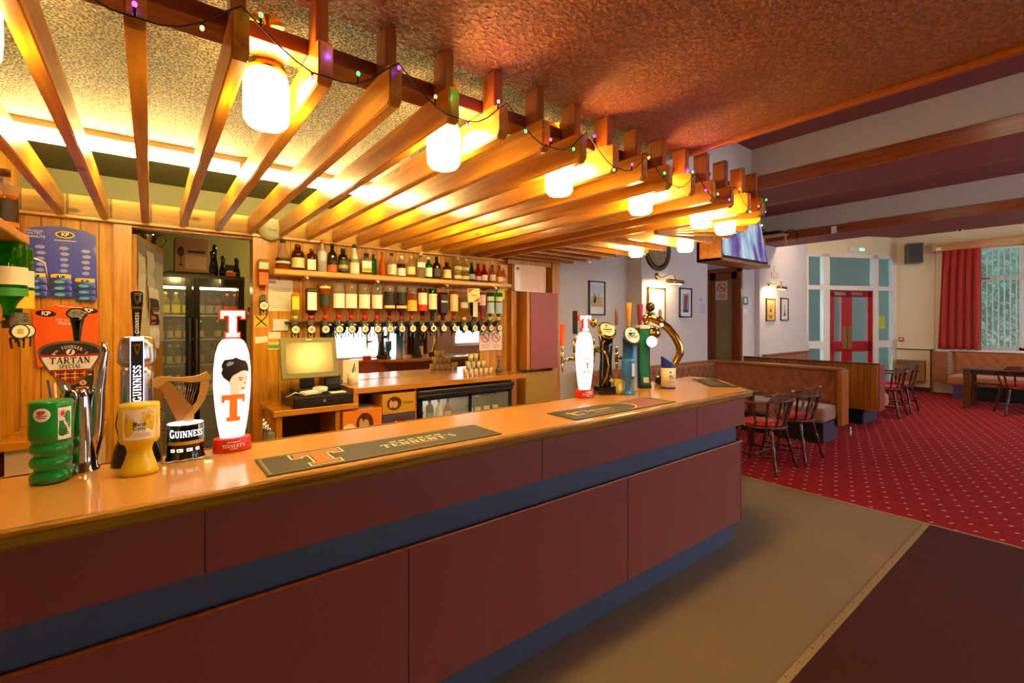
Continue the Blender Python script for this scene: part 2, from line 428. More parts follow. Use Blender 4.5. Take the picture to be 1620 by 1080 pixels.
black = mat('black_plastic', '141414', .35)
black_gloss = mat('black_gloss', '0C0C0E', .12, coat=.6)
dark_grey = mat('dark_grey', '3A3A38', .5)
white_pl = mat('white_plastic', 'E8E6E0', .4)
paper = mat('paper', 'EDE8DC', .8)
frosted = mat('frosted_glass', 'B4C8C4', .55, trans=.85, ior=1.1)
glass_pane = mat('window_glass', 'FFFFFF', .03, alpha=.08)
cooler_glass = mat('cooler_glass', 'FFFFFF', .03, alpha=.1)

def boxo(name, m_, x0, x1, y0, y1, z0, z1, parent=None, bev=0):
    return MB().box(x0, x1, y0, y1, z0, z1, bev=bev).build(name, m_, parent)

# ------------------------------------------------------------------ floors
struct(boxo('floor', lino, -2.2, 4.85, -2.6, 6.3, -.06, 0))
struct(boxo('floor.001', carpet_mat(), 4.85, 16.2, -2.6, 6.3, -.06, .006))
struct(boxo('floor.002', mat_dark, -2.2, 4.84, -2.6, .87, 0, .006))
b = MB().box(-2.2, 4.845, .868, .903, 0, .010)
for i in range(46): b.m(1).cyl((-2.1+i*.15, .892, .009), (-2.1+i*.15, .892, .0115), .004, n=8)
struct(b.build('trim_1', [brass_strip, dark_grey]))
struct(boxo('trim_2', brass_strip, 4.842, 4.862, -2.6, 4.2, 0, .011))

# ------------------------------------------------------------------ walls
HC = 3.64
b = MB()
b.box(-.62, -.17, 4.0, 4.1, 0, 2.27); b.box(.635, 3.80, 4.0, 4.1, 0, 2.27)
b.m(1).box(-.62, 3.80, 4.0, 4.1, 2.27, 2.405)
b.m(2).box(-.62, 2.32, 4.0, 4.1, 2.405, 2.62); b.box(2.32, 3.80, 4.0, 4.1, 2.405, HC)
b.m(0).box(3.70, 3.80, 4.1, 4.45, 0, HC)
struct(b.build('wall_back', [pine, frieze, grey_cream]))
struct(boxo('wall_left', pine_side, -.72, -.62, 2.2, 4.1, 0, 2.62))
struct(boxo('wall_left.001', white_wall, -2.3, -2.2, -2.6, 4.1, 0, 2.62)); struct(boxo('wall_left.002', white_wall, -2.2, -.72, 4.0, 4.1, 0, 2.62))
b = MB(); b.box(-2.2, -.8, 4.1, 6.3, 0, 2.62)
b.box(-.8, 2.6, 5.75, 5.85, 0, 2.62); b.box(2.5, 2.6, 4.1, 5.75, 0, 2.62)
struct(b.build('wall_storeroom', store_wall))
# hall walls along +Y
b = MB()
b.box(3.8, 5.67, 4.45, 4.6, 0, HC); b.box(5.67, 7.48, 4.2, 4.6, 0, HC); b.box(7.38, 7.48, 4.6, 5.7, 0, HC)
b.box(7.38, 9.0, 5.6, 5.7, 0, HC)
b.box(8.91, 9.4, 4.3, 4.45, 0, HC)
b.box(9.4, 10.15, 4.2, 4.45, 0, HC)
b.box(10.15, 11.84, 4.25, 4.45, 0, HC)
struct(b.build('wall_alcove', white_wall))
b = MB(); b.box(8.91, 9.0, 5.02, 5.6, 0, 2.66); b.box(8.91, 9.0, 4.45, 5.6, 2.66, HC)
struct(b.build('wall_recess', white_wall))
# front wall behind the camera, with window openings
def wall_y(name, m_, y0, y1, x0, x1, z0, z1, holes):
    b = MB(); x = x0
    for hx0, hx1, hz0, hz1 in holes:
        b.box(x, hx0, y0, y1, z0, z1); b.box(hx0, hx1, y0, y1, z0, hz0); b.box(hx0, hx1, y0, y1, hz1, z1); x = hx1
    b.box(x, x1, y0, y1, z0, z1); return struct(b.build(name, m_))
FW = [(3.2, 4.86, .72, 2.5), (6.3, 8.5, 1.0, 3.1), (10.0, 12.4, 1.0, 3.1)]
wall_y('wall_front', cream_wall, -2.75, -2.6, -2.3, 14.4, 0, HC, FW)
b = MB(); hy0, hy1, hz0, hz1 = -.9, 2.2, 1.02, 3.24
b.box(14.2, 14.4, -2.6, hy0, 0, HC); b.box(14.2, 14.4, hy1, 3.2, 0, HC); b.box(14.2, 14.4, hy0, hy1, 0, hz0); b.box(14.2, 14.4, hy0, hy1, hz1, HC)
b.box(14.14, 14.2, 2.5, 3.14, 0, 1.0)
struct(b.build('wall_right', cream_wall))
# the wall above the glazed screen runs along the diagonal
A, B = Vector((11.84, 4.25, 0)), Vector((14.2, 3.15, 0)); dirAB = (B-A).normalized(); LAB = (B-A).length
MG = Matrix((dirAB, Vector((-dirAB.y, dirAB.x, 0)), Vector((0, 0, 1)))).transposed().to_4x4(); MG.translation = A
struct(MB(MG).box(0, LAB+.1, 0, .12, 3.2, HC).build('wall_over_screen', cream_wall))
struct(MB(MG).box(-.6, LAB+1.2, 2.2, 2.3, -.05, 3.4).build('wall_lobby', mat('lobby_wall', '93A89E', .8)))
struct(MB(MG).box(-.6, LAB+1.2, .12, 1.7, 3.3, 3.4).build('ceiling_lobby_shade', mat('lobby_wall', '93A89E', .8)))  # unseen roof, added to cut the daylight behind the frosted panes
struct(MB(MG).box(LAB+.9, LAB+1.0, .12, 2.2, -.05, 3.4).build('wall_lobby_shade', mat('lobby_wall', '93A89E', .8)))  # unseen end wall, added to dim the right-hand panes
# bulkhead over the far end of the bar
struct(boxo('wall_bulkhead', white_wall, 2.35, 5.61, 2.6, 2.8, 2.78, HC))
# ------------------------------------------------------------------ ceilings and beams
struct(boxo('ceiling', terracotta, -2.3, 2.30, -2.75, 1.44, 2.52, 2.62))
struct(boxo('ceiling.001', sparkle, -2.3, 2.32, 1.44, 2.97, 2.52, 2.62))
struct(boxo('ceiling.002', green_paint, -2.3, 2.32, 2.97, 4.1, 2.55, 2.62))
struct(boxo('ceiling.003', maroon, 2.28, 16.2, -2.75, 6.3, HC, HC+.1))
struct(boxo('ceiling.004', store_wall, -.8, 2.6, 4.1, 5.85, 2.6, 2.7))
struct(boxo('wall_upstand', maroon, 2.20, 2.30, -2.75, 4.1, 2.62, HC))
struct(boxo('trim_3', trim_wood, 2.285, 2.318, -2.6, 1.44, 2.500, 2.530, bev=.006))
def beam(name, x0, x1, y1, zb=3.143):
    b = MB().box(x0, x1, -2.6, y1, zb+.155, HC); b.m(1).box(x0+.012, x1-.012, -2.6, y1, zb, zb+.155)
    b.m(2).box(x0-.02, x0+.012, -2.6, y1, zb+.002, zb+.157, bev=.004); b.box(x1-.012, x1+.02, -2.6, y1, zb+.002, zb+.157, bev=.004)
    struct(b.build(name, [beam_cream, maroon, beam_wood]))
beam('trim_4', 5.61, 6.42, 4.2); beam('trim_5', 9.4, 10.15, 4.2)
# back wall head rail along the bottom of the frieze
struct(boxo('trim_6', pine_x, -.62, 3.62, 3.955, 4.0, 2.248, 2.272, bev=.004))
# door linings of the storeroom opening
b = MB(); b.box(-.19, -.10, 3.985, 4.12, 0, 2.25); b.box(.61, .715, 3.975, 4.12, 0, 2.25); b.box(-.10, .61, 4.0, 4.1, 2.235, 2.27)
struct(b.build('trim_7', pine_plain))
# post and panelling at the end of the back bar
b = MB(); b.box(3.60, 3.72, 3.88, 4.0, 0, 2.30, bev=.004)
b.box(3.05, 3.12, 3.93, 4.0, 0, 2.27); b.box(2.98, 3.72, 3.9, 3.995, 2.225, 2.30)
struct(b.build('trim_8', pine_plain))

# ------------------------------------------------------------------ windows
def portal(loc, rot, sx, sy):
    L = bpy.data.lights.new('daylight_portal', 'AREA'); L.shape = 'RECTANGLE'; L.size = sx; L.size_y = sy; L.cycles.is_portal = True
    o = bpy.data.objects.new('daylight_portal', L); C.objects.link(o); o.location = loc; o.rotation_euler = rot; return o
for i, (x0, x1, z0, z1) in enumerate(FW):
    f = MB(); y0, y1 = -2.70, -2.64
    f.box(x0, x1, y0, y1, z0, z0+.06); f.box(x0, x1, y0, y1, z1-.06, z1); f.box(x0, x0+.06, y0, y1, z0, z1); f.box(x1-.06, x1, y0, y1, z0, z1)
    f.box((x0+x1)/2-.03, (x0+x1)/2+.03, y0, y1, z0, z1)
    wi = struct(f.build('window_%d' % (i+2), white_paint))
    MB().box(x0+.05, x1-.05, -2.675, -2.669, z0+.05, z1-.05).build('pane', glass_pane, wi)
    MB().box(x0-.05, x1+.05, -2.62, -2.50, z0-.03, z0).build('window_sill', white_paint, wi)
    portal(((x0+x1)/2, -2.78, (z0+z1)/2), (-PI/2, 0, 0), x1-x0, z1-z0)
f = MB(); x0, x1 = 14.24, 14.31
for a in (hy0, 1.08, hy1-.06): f.box(x0, x1, a, a+.07, hz0, hz1)
for a in (hz0, hz1-.06): f.box(x0, x1, hy0, hy1, a, a+.06)
f.box(x0-.01, x1, 1.1, hy1, 2.50, 2.60)
wi = struct(f.build('window_1', white_paint))
MB().box(14.27, 14.276, hy0+.05, hy1-.05, hz0+.05, hz1-.05).build('pane', glass_pane, wi)
MB().box(14.10, 14.24, hy0, hy1, hz0-.03, hz0).build('window_sill', white_paint, wi)
MB().box(14.215, 14.235, 1.58, 1.72, 2.535, 2.56).box(14.20, 14.22, 1.58, 1.60, 2.53, 2.565).build('window_handle', dark_grey, wi)
portal((14.45, (hy0+hy1)/2, (hz0+hz1)/2), (0, PI/2, 0), hz1-hz0, hy1-hy0)

# ------------------------------------------------------------------ glazed screen with the red doors
q = lambda t: t*LAB
gs = thing('glazed_screen', 'white painted glazed screen with frosted panes around the red double doors', 'partition', A)
f = MB(MG)
for a, b_, z0, z1 in ((0, .022, 0, 3.2), (.179, .249, 0, 3.2), (.732, .792, 0, 3.2), (.952, 1.0, 0, 3.2)): f.box(q(a), q(b_), 0, .09, z0, z1)
f.box(0, q(1), 0, .09, 3.12, 3.2); f.box(0, q(1), -.01, .09, 2.36, 2.46)
f.box(0, q(.18), 0, .09, 1.0, 1.17); f.box(q(.79), q(1), 0, .09, 1.0, 1.17); f.box(0, q(.18), 0, .09, .0, .1); f.box(q(.79), q(1), 0, .09, .0, .1)
f.build('frame', white_paint, gs)
for a, b_, z0, z1 in ((.022, .179, 2.46, 3.12), (.249, .732, 2.46, 3.12), (.792, .952, 2.46, 3.12), (.022, .179, 1.17, 2.36), (.792, .952, 1.17, 2.36), (.022, .179, .1, 1.0), (.792, .952, .1, 1.0)):
    MB(MG).box(q(a), q(b_), .04, .05, z0, z1).build('pane', frosted, gs)
def red_door(n, a, b_, meet):
    f = MB(MG); z1 = 2.35; s = .052
    f.box(q(a), q(a+(s if meet != 'a' else .058)), .02, .07, .01, z1); f.box(q(b_-(s if meet != 'b' else .058)), q(b_), .02, .07, .01, z1)
    f.box(q(a), q(b_), .02, .07, 2.20, z1); f.box(q(a), q(b_), .02, .07, .92, 1.16); f.box(q(a), q(b_), .02, .07, .01, .3)
    d = struct(f.build('door_%d' % n, red_paint))
    MB(MG).box(q(a+s), q(b_-s), .04, .05, 1.16, 2.20).build('pane', frosted, d)
    MB(MG).box(q(a+s), q(b_-s), .04, .05, .3, .92).build('pane', frosted, d)
    e = (b_-.05, b_-.006) if meet == 'b' else (a+.006, a+.05)
    MB(MG).box(q(e[0]), q(e[1]), .008, .02, .98, 1.52).build('finger_plate', wood('plate', 'A07038', '7C5020', axis=2, knots=False), d)
    MB(MG).box(q(a+.03), q(a+.15), -.04, .02, 2.235, 2.30).build('door_closer', steel, d)
red_door(1, .252, .44, 'b'); red_door(2, .441, .730, 'a')
t = MB(MG); t.box(q(.80), q(.88), .035, .04, 1.45, 1.75)
tag(t.build('notice', mat('yellow_notice', 'C8C838', .7)), 'yellow notice stuck on the right-hand frosted pane of the screen', 'notice')
e = thing('exit_sign', 'small white emergency exit light with a green glow over the red doors', 'sign', MG @ Vector((q(.44), -.05, 3.31)))
MB(MG).box(q(.44), q(.62), -.06, 0, 3.265, 3.36, bev=.008).build('housing', white_pl, e)
MB(MG).box(q(.55), q(.60), -.064, -.058, 3.285, 3.335).build('green_light', glow('green_exit_glow', '40FF90', 6, '80FFB0'), e)

# door at the end of the recess
f = MB(); f.box(8.86, 8.92, 4.30, 4.38, 0, 2.64); f.box(8.86, 8.92, 4.94, 5.02, 0, 2.64); f.box(8.86, 8.92, 4.30, 5.02, 2.58, 2.66)
d3 = struct(f.build('door_3', door_wood))
f = MB(); f.box(8.90, 8.94, 4.38, 4.50, .0, 2.58); f.box(8.90, 8.94, 4.83, 4.94, 0, 2.58); f.box(8.90, 8.94, 4.38, 4.94, 2.44, 2.58); f.box(8.90, 8.94, 4.38, 4.94, 0, .8)
f.build('door_leaf', door_wood, d3)
MB().box(8.915, 8.925, 4.5, 4.83, .8, 2.44).build('pane', mat('door_glass_panel', '9C8A60', .5), d3)
def nosmoke(mb, M, r, red=1, dark=2):
    for k in range(28):
        a0, a1 = 2*PI*k/28, 2*PI*(k+1)/28
        sheet(mb.m(red), [[(r*math.cos(a0), r*math.sin(a0)), (r*math.cos(a1), r*math.sin(a1)), (r*.84*math.cos(a1), r*.84*math.sin(a1)), (r*.84*math.cos(a0), r*.84*math.sin(a0))]], M, .0015)
    sheet(mb, [[(-r*.66, r*.52), (-r*.52, r*.66), (r*.66, -r*.52), (r*.52, -r*.66)]], M, .002)
    sheet(mb.m(dark), [rect(r*1.1, r*.16, 0, -.1*r), ], M, .001)
sign_red = mat('sign_red', 'C8302C', .6); sign_pink = mat('sign_card', 'F0C8A8', .7); ink = mat('ink', '2A2A30', .6); grey_ink = mat('grey_print', '9A948C', .7)
n_ = MB(); M = face_west(8.893, 4.70, 2.23); sheet(n_.m(0), [rect(.25, .37)], M); nosmoke(n_, M @ T(0, .06, 0), .09)
for k in range(4): sheet(n_.m(2), [rect(.15, .008, 0, -.08-.02*k)], M, .001)
tag(n_.build('no_smoking_sign', [sign_pink, sign_red, mat('soft_red_print', 'B06048', .7)]), 'no smoking notice on the wooden door in the recess', 'sign')
n_ = MB(); M = face_south(9.03, 4.297, 2.02); sheet(n_.m(0), [rect(.2, .16)], M); sheet(n_.m(1), [oval(.05, .05, -.0, 0)], M, .001); sheet(n_.m(2), [rect(.16, .1, 0, -.2)], M)
tag(n_.build('notice', [mat('blue_sticker', '2C64A8', .5), white_pl, paper]), 'blue and white notice on the strip of wall right of the wooden door', 'notice')
n_ = MB(); M = face_south(7.33, 4.197, 1.86); sheet(n_.m(0), [rect(.21, .3)], M); sheet(n_.m(1), [rect(.03, .03, -.06, .12)]+[rect(.14, .006, 0, .05-.028*k) for k in range(6)], M, .001)
tag(n_.build('notice', [mat('lilac_paper', 'D8D0EC', .7), mat('violet_ink', '5A5090', .7)]), 'pale lilac printed sheet on the white wall left of the wooden door', 'notice')

# ------------------------------------------------------------------ bar counter
bc = thing('bar_counter', 'long bar counter clad in mauve laminate with a blue band', 'bar counter', (1.2, 1.8, 0))
X0 = -2.17
def plan(y_front, xc, ch, xe, yb, x0=X0): return [(x0, y_front), (xc, y_front), (xc+ch, y_front+ch), (xc+ch, yb), (x0, yb)]
def slab(mb, pts, z0, z1): mb.prism(pts, z1-z0, T(0, 0, z0)); return mb
top_pts = [(X0, 1.572), (3.342, 1.572), (3.808, 2.055), (3.808, 2.30), (3.52, 2.28), (2.62, 2.29), (2.34, 2.095), (X0, 2.095)]
slab(MB(), top_pts, 1.082, 1.1195).build('worktop', counter_lam, bc)
def edge_strip(mb, pts, z0, z1, th, r=.012):
    """rounded nosing swept along a plan polyline"""
    prof = [(0, z0), (th-r, z0), (th, z0+r), (th, z1-r), (th-r*.3, z1-r*.3), (th-r, z1), (0, z1)]
    rings = []; n = len(pts)
    for i, p in enumerate(pts):
        def nrm(a, b): d = Vector((b[0]-a[0], b[1]-a[1])).normalized(); return Vector((d.y, -d.x))
        if i == 0: nn = nrm(pts[0], pts[1])
        elif i == n-1: nn = nrm(pts[-2], pts[-1])
        else:
            a, b_ = nrm(pts[i-1], p), nrm(p, pts[i+1]); nn = (a+b_); nn = nn/nn.length_squared*2 if nn.length else a
            nn = (a+b_)/(1+a.dot(b_))
        rings.append([mb._v((p[0]+nn.x*u, p[1]+nn.y*u, z)) for u, z in prof])
    for i in range(n-1):
        for j in range(len(prof)-1): mb.face([rings[i][j], rings[i+1][j], rings[i+1][j+1], rings[i][j+1]])
    mb.face(rings[0]); mb.face(rings[-1][::-1]); return mb
edge_strip(MB(), [(X0, 1.57), (3.342, 1.57), (3.81, 2.055), (3.81, 2.30)], 1.073, 1.122, .024).build('wood_nosing', nose_wood, bc)
edge_strip(MB(), [(2.34, 2.097), (X0, 2.097)][::1], 1.085, 1.122, .02).build('rear_lipping', wood('rear_lipping', 'D08A30', 'B8701C', axis=0, knots=False), bc)
slab(MB(), plan(1.61, 3.37, .44, 0, 2.10), .871, 1.085).build('upper_panel', mauve_lam, bc)
slab(MB(), plan(1.665, 3.35, .42, 0, 2.08), .72, .88).build('blue_band', blue_lam, bc)
slab(MB(), plan(1.640, 3.385, .43, 0, 2.10), .17, .738).build('lower_panel', mauve_lam, bc)
edge_strip(MB(), [(X0, 1.642), (3.383, 1.642), (3.82, 2.08), (3.82, 2.2)], .737, .748, .010, .003).build('bead', trim_wood, bc)
slab(MB(), plan(1.696, 3.37, .40, 0, 2.06), 0.001, .175).build('kick_board', blue_lam, bc)
for x in (-1.85, -.535, .777, 2.088, 3.37):
    MB().box(x-.0015, x+.0015, 1.6385, 1.641, .175, .737).build('panel_joint', seam, bc)
for x in (-1.2, .125, 1.43, 2.74):
    MB().box(x-.001, x+.001, 1.6085, 1.611, .873, 1.073).build('panel_joint', seam, bc)
# ------------------------------------------------------------------ slatted canopy over the bar
cn = thing('slatted_canopy', 'slatted timber canopy hung from the ceiling above the bar counter', 'canopy', (1.2, 2.6, 2.27))
ZB, ZT = 2.265, 2.387
RX = [-.028+.2062*k for k in range(-9, 15)]          # slats running towards the back wall
def slat(p, q_, hang, m_, hm=True):
    """one slat from its outer tip p to its inner end q_, with the hanger that carries the tip"""
    p, q_ = Vector(p), Vector(q_); d = (q_-p).normalized(); r = Vector((d.y, -d.x)); L = (q_-p).length
    Mx = Matrix(((r.x, d.x, 0, p.x), (r.y, d.y, 0, p.y), (0, 0, 1, 0), (0, 0, 0, 1)))
    b = MB(Mx); c_ = .018; w_ = .020
    pts = [(0, ZB+c_), (c_, ZB), (L, ZB), (L, ZT), (c_*.6, ZT), (0, ZT-c_*.6)]
    for xo in (0,):
        t = bmesh.new(); A_ = [t.verts.new((-w_, y, z)) for y, z in pts]; B_ = [t.verts.new((w_, y, z)) for y, z in pts]
        t.faces.new(A_); t.faces.new(B_[::-1])
        for i in range(len(pts)): t.faces.new([A_[i], A_[(i+1) % 6], B_[(i+1) % 6], B_[i]])
        bmesh.ops.recalc_face_normals(t, faces=list(t.faces))
        bmesh.ops.bevel(t, geom=[e for e in t.edges], offset=.004, segments=2, affect='EDGES'); b.merge(t)
    o = b.build('slat', m_, cn)
    if hang:
        hz = hang
        hb = MB(Mx).rbox(-.018, .018, .035, .114, ZT-.002, hz, .004)
        hb.build('hanger', slat_z, o)
        sc_ = MB(Mx)
        for z_ in (ZB+.03, ZB+.095): sc_.cyl((0, -.0015, z_), (0, .002, z_), .0035, n=10)
        sc_.build('screw', steel, o)
    return o
for k, x in enumerate(RX):
    inX = x
    yend = 2.18 if x < -.6 else 3.955
    slat((x, 1.335), (x, yend), 2.52 if x < 2.30 else 2.545, slat_y)
# fan across the chamfered corner and the short slats of the return
fc = (2.94, 2.10)
for e in ((3.03, 1.335), (3.24, 1.44), (3.43, 1.62), (3.60, 1.82), (3.74, 2.06)):
    e_, f_ = Vector(e), Vector(fc); d = (f_-e_).normalized()
    slat(e, tuple(f_-d*.06), 2.545, slat_y)
for y in [2.353+.2*k for k in range(8)]:
    slat((3.80, y), (2.872, y), 2.545, slat_x)
MB().rbox(-2.1, 3.02, 1.452, 1.548, ZT+.001, 2.436, .004).build('cross_bar', dark_bar, cn)
MB().bar((3.02, 1.50, 2.412), (3.66, 2.16, 2.412), .096, .048, bev=.004).build('cross_bar', dark_bar, cn)
MB().rbox(3.61, 3.706, 2.15, 3.9, ZT+.001, 2.436, .004).build('cross_bar', wood('stained_cross_bar_y', '8A4A1C', '6E3412', axis=1, scale=4, knots=False), cn)
for x, y in ((3.55, 2.6), (3.55, 3.3)):
    MB().rbox(x, x+.04, y, y+.04, 2.436, HC, .004).build('drop_rod', slat_z, cn)

# ------------------------------------------------------------------ lamps
shade_m = glow('lit_opal_glass', WARM, GLOBE_E, 'FFF4DC')
def make_globe():
    t = thing('pendant_light', 'x', 'lamp', (0, 0, 0))
    MB().lathe([(.055, .344), (.058, .335), (.05, .322), (.012, .318), (.012, .20)], 20).build('ceiling_rose', brass, t, world=False)
    MB().lathe([(.012, .20), (.05, .195), (.056, .175), (.056, .168), (.03, .160)], 20).build('cap', brass, t, world=False)
    MB().lathe([(.0, .172), (.045, .170), (.058, .158), (.0635, .135), (.0645, .06), (.062, .02), (.05, .004), (.02, 0), (0, 0)], 24).build('shade', shade_m, t, world=False)
    return t
G = [(-1.5, 1.58, 'beyond the left edge'), (-.91, 1.58, 'out'), (-.337, 1.59, 'glowing opal pendant lamp at the far left over the collection tins'), (.281, 1.59, 'large glowing opal pendant lamp hanging between slats above the harp'),
     (.900, 1.59, 'second glowing pendant lamp along the canopy, above the long bar towel'), (1.518, 1.59, 'third pendant lamp along the canopy front, half behind a slat'),
     (2.137, 1.59, 'pendant lamp over the middle of the counter, fourth along the canopy'), (2.756, 1.59, 'pendant lamp just before the corner of the canopy'),
     (3.075, 1.60, 'pendant lamp at the canopy corner beside the television'), (3.58, 2.21, 'pendant lamp on the canopy return, right of the round plaque'), (3.50, 2.653, 'farthest pendant lamp on the canopy return, left of the round plaque')]
g0 = make_globe(); first = True
for x, y, lab in G[2:]:
    loc = (x, y, 2.198)
    if first: g0.location = loc; g0['label'] = lab; g0['group'] = 'pendant lamps under the canopy'; first = False
    else: dup(g0, loc, None, lab, 'pendant lamps under the canopy')
tube_m = glow('fluorescent_tube_glow', TUBEC, TUBE_E, 'FFFFFF')
for i, (a, b_, lab) in enumerate(((-.58, .42, 'fluorescent strip light at the left above the back bar'), (.46, 1.46, 'fluorescent strip light in the middle above the back bar'), (1.50, 2.26, 'fluorescent strip light at the right above the back bar, behind slats'))):
    t = thing('strip_light', lab, 'strip light', ((a+b_)/2, 3.05, 2.52), 0, 'strip lights behind the canopy')
    MB().rbox(a, b_, 2.975, 3.035, 2.488, 2.55, .004).build('batten', mat('batten_paint', 'C8B898', .4), t)
    MB().cyl((a+.03, 3.005, 2.452), (b_-.03, 3.005, 2.452), .024, n=16).build('tube', tube_m, t)
    e = MB()
    for xx in (a+.005, b_-.03): e.rbox(xx, xx+.025, 2.975, 3.035, 2.425, 2.50, .003)
    e.build('tube_holder', white_pl, t)

# hall ceiling lights (between the beams, out of the photo's sight) and storeroom light
def disc_lamp(loc, r, e, label, col=(1, .80, .55)):
    t = thing('ceiling_light', label, 'lamp', loc)
    x, y, z = loc
    MB().lathe([(r*1.02, z), (r*1.02, z-.03), (r*.95, z-.035)], 24, T(x, y, 0)).build('rim', brass, t)
    MB().lathe([(r*.95, -.03), (r*.93, -.06), (r*.6, -.10), (0, -.115)], 24, T(x, y, z)).build('diffuser', glow('ceiling_light_glow_%d' % e, col, e, 'FFF4E0'), t)
disc_lamp((10.55, 1.6, HC), .17, 110, 'round opal ceiling light just beyond the far beam')
disc_lamp((10.55, 3.3, HC), .14, 75, 'round opal ceiling light beyond the far beam near the white wall')
disc_lamp((6.75, 1.8, HC), .15, 24, 'round opal ceiling light above the seating bays')
disc_lamp((4.3, .6, HC), .15, 18, 'round opal ceiling light over the edge of the carpet')
disc_lamp((1.15, 4.9, 2.6), .12, 55, 'round opal ceiling light in the storeroom', (1, .85, .5))

# ------------------------------------------------------------------ fairy lights
fl = thing('fairy_lights', 'string of small green, purple and amber fairy lights looped along the canopy tips', 'string lights', (1.2, 1.32, 2.35))
tips = [(x, 1.325) for x in RX if x > -.7]+[(3.03, 1.325), (3.24, 1.425), (3.435, 1.605), (3.61, 1.81), (3.76, 2.05)]+[(3.81, 2.353+.2*k) for k in range(8)]
path = []
for i in range(len(tips)-1):
    a, b_ = tips[i], tips[i+1]
    za, zb = (2.385, 2.272) if i % 2 == 0 else (2.272, 2.385)
    for j in range(5):
        t = j/5; path.append((a[0]+(b_[0]-a[0])*t, a[1]+(b_[1]-a[1])*t-.006, za+(zb-za)*t-.03*math.sin(PI*t)+.006*math.sin(i*3.1+j)))
MB().tube(path, .0022, 5).build('wire', mat('dark_green_wire', '1E2A18', .6), fl)
LC = [('green', '20FF50'), ('purple', '7020FF'), ('amber', 'FF8030'), ('green', '20FF50'), ('violet', '8828FF'), ('red', 'FF3050'), ('amber', 'FFC060')]
PLIGHTS = {}
for i in range(3, len(path), 3):
    nm, hx = LC[(i//3*5) % 7]; x, y, z = path[i]; s_ = -1 if (i % 2) else .6
    b = MB(); b.cyl((x, y, z), (x, y-.004, z-.02*s_), .0032, n=8); b.m(1).sphere((x, y-.005, z-.026*s_), .0048, 6, sz=1.3)
    b.build('bulb', [black, glow('fairy_'+nm, hx, LED_E if nm != 'amber' else 5, hx)], fl)
for x, y, z, col, e in ((.40, 1.318, 2.36, (.3, .1, 1), .1), (.97, 1.30, 2.42, (.35, .1, 1), .25), (1.60, 1.30, 2.40, (.35, .05, 1), .12), (2.33, 1.33, 2.43, (.4, .05, 1), .35), (2.02, 1.32, 2.40, (.35, .05, 1), .12), (2.88, 1.30, 2.36, (1, .05, .7), .06), (.80, 1.315, 2.36, (.05, 1, .2), .06), (3.1, 1.31, 2.30, (.05, 1, .2), .06)):
    L = bpy.data.lights.new('fairy_bulb_light', 'POINT'); L.energy = e; L.color = col; L.shadow_soft_size = .006
    o = bpy.data.objects.new('fairy_bulb_light', L); C.objects.link(o); o.parent = fl; o.location = Vector((x, y-.02, z))-fl.location

# ------------------------------------------------------------------ back bar: mirror, worktops, cooler, shelf
mirror_m = mat('mirror_silver', 'E6E2DC', .02, 1)
mr = thing('bar_mirror', 'long low mirror behind the optics reflecting the windows and taps', 'mirror', (1.95, 3.99, 1.28))
MB().box(1.10, 2.68, 3.984, 3.998, 1.106, 1.60).build('glass', mirror_m, mr)
wtm = wood('back_worktop_wood', 'CC8C28', 'AC6C16', axis=0, scale=4, knots=False, rough=.25, coat=.5)
tw = thing('back_worktop', 'raised orange-brown worktop under the mirror of the back bar', 'worktop', (2.0, 3.75, 1.08))
MB().rbox(1.205, 2.90, 3.49, 3.984, 1.058, 1.104, .004).build('top', wtm, tw)
MB().rbox(1.205, 1.245, 3.495, 3.98, .993, 1.058, .002).build('end_block', wtm, tw)
MB().rbox(1.72, 1.738, 3.52, 3.98, .0, 1.058, .002).build('divider', wtm, tw)
MB().rbox(1.26, 1.715, 3.50, 3.98, .680, .698, .002).build('shelf', wtm, tw)
tl = thing('till_counter', 'lower worktop carrying the till, open underneath', 'worktop', (.9, 3.7, .97))
MB().rbox(.66, 1.245, 3.49, 3.98, .950, .992, .004).build('top', wtm, tl)
MB().rbox(.68, .72, 3.52, 3.97, .0, .950, .002).build('side_panel', wtm, tl)
MB().rbox(1.08, 1.115, 3.52, 3.97, .0, .950, .002).build('side_panel', wtm, tl)
MB().box(.72, 1.08, 3.93, 3.945, .0, .95).build('back_panel', mat('dark_recess_board', '4A2A10', .8), tl)
MB().rbox(.72, 1.08, 3.6, 3.93, .5, .52, .002).build('shelf', wtm, tl)
t = thing('side_worktop', 'worktop with an orange edge at the far left of the back bar', 'worktop', (-.4, 3.7, .95))
MB().rbox(-.615, -.215, 3.48, 3.99, .935, .98, .004).build('top', wtm, t)
MB().box(-.60, -.23, 3.52, 3.98, 0, .935).build('cabinet', mat('cream_cabinet', 'CDBE9E', .6), t)
# bottle shelf
bs = thing('bottle_shelf', 'long bullnosed pine shelf lined with spirit bottles on the back bar', 'shelf', (1.84, 3.9, 1.98))
MB().rbox(.72, 2.955, 3.80, 3.995, 1.957, 2.003, .012).build('board', wood('shelf_pine', 'DC9C30', 'C08020', axis=0, scale=4, rough=.3, coat=.4), bs)
for x in (.955, 1.52, 2.19, 2.75):
    b = MB(); b.prism([(0, 0), (.17, 0), (.17, -.010), (.02, -.026), (0, -.026)], .03, T(x-.015, 3.985, 1.957) @ Matrix(((0, 0, 1, 0), (-1, 0, 0, 0), (0, 1, 0, 0), (0, 0, 0, 1))))
    b.m(1).cyl((x, 3.80, 1.945), (x, 3.795, 1.945), .008, n=10)
    b.build('bracket', [pine_plain, steel], bs)
# optics rail
solid_rail = mat('bronze_rail', '4A3218', .4, .4)
orl = thing('optic_rail', 'dark rail carrying the spirit optics along the back bar', 'rail', (1.9, 3.93, 1.6))
b = MB(); b.rbox(.83, 2.90, 3.955, 3.985, 1.590, 1.608, .003)
b.build('rail', solid_rail, orl)

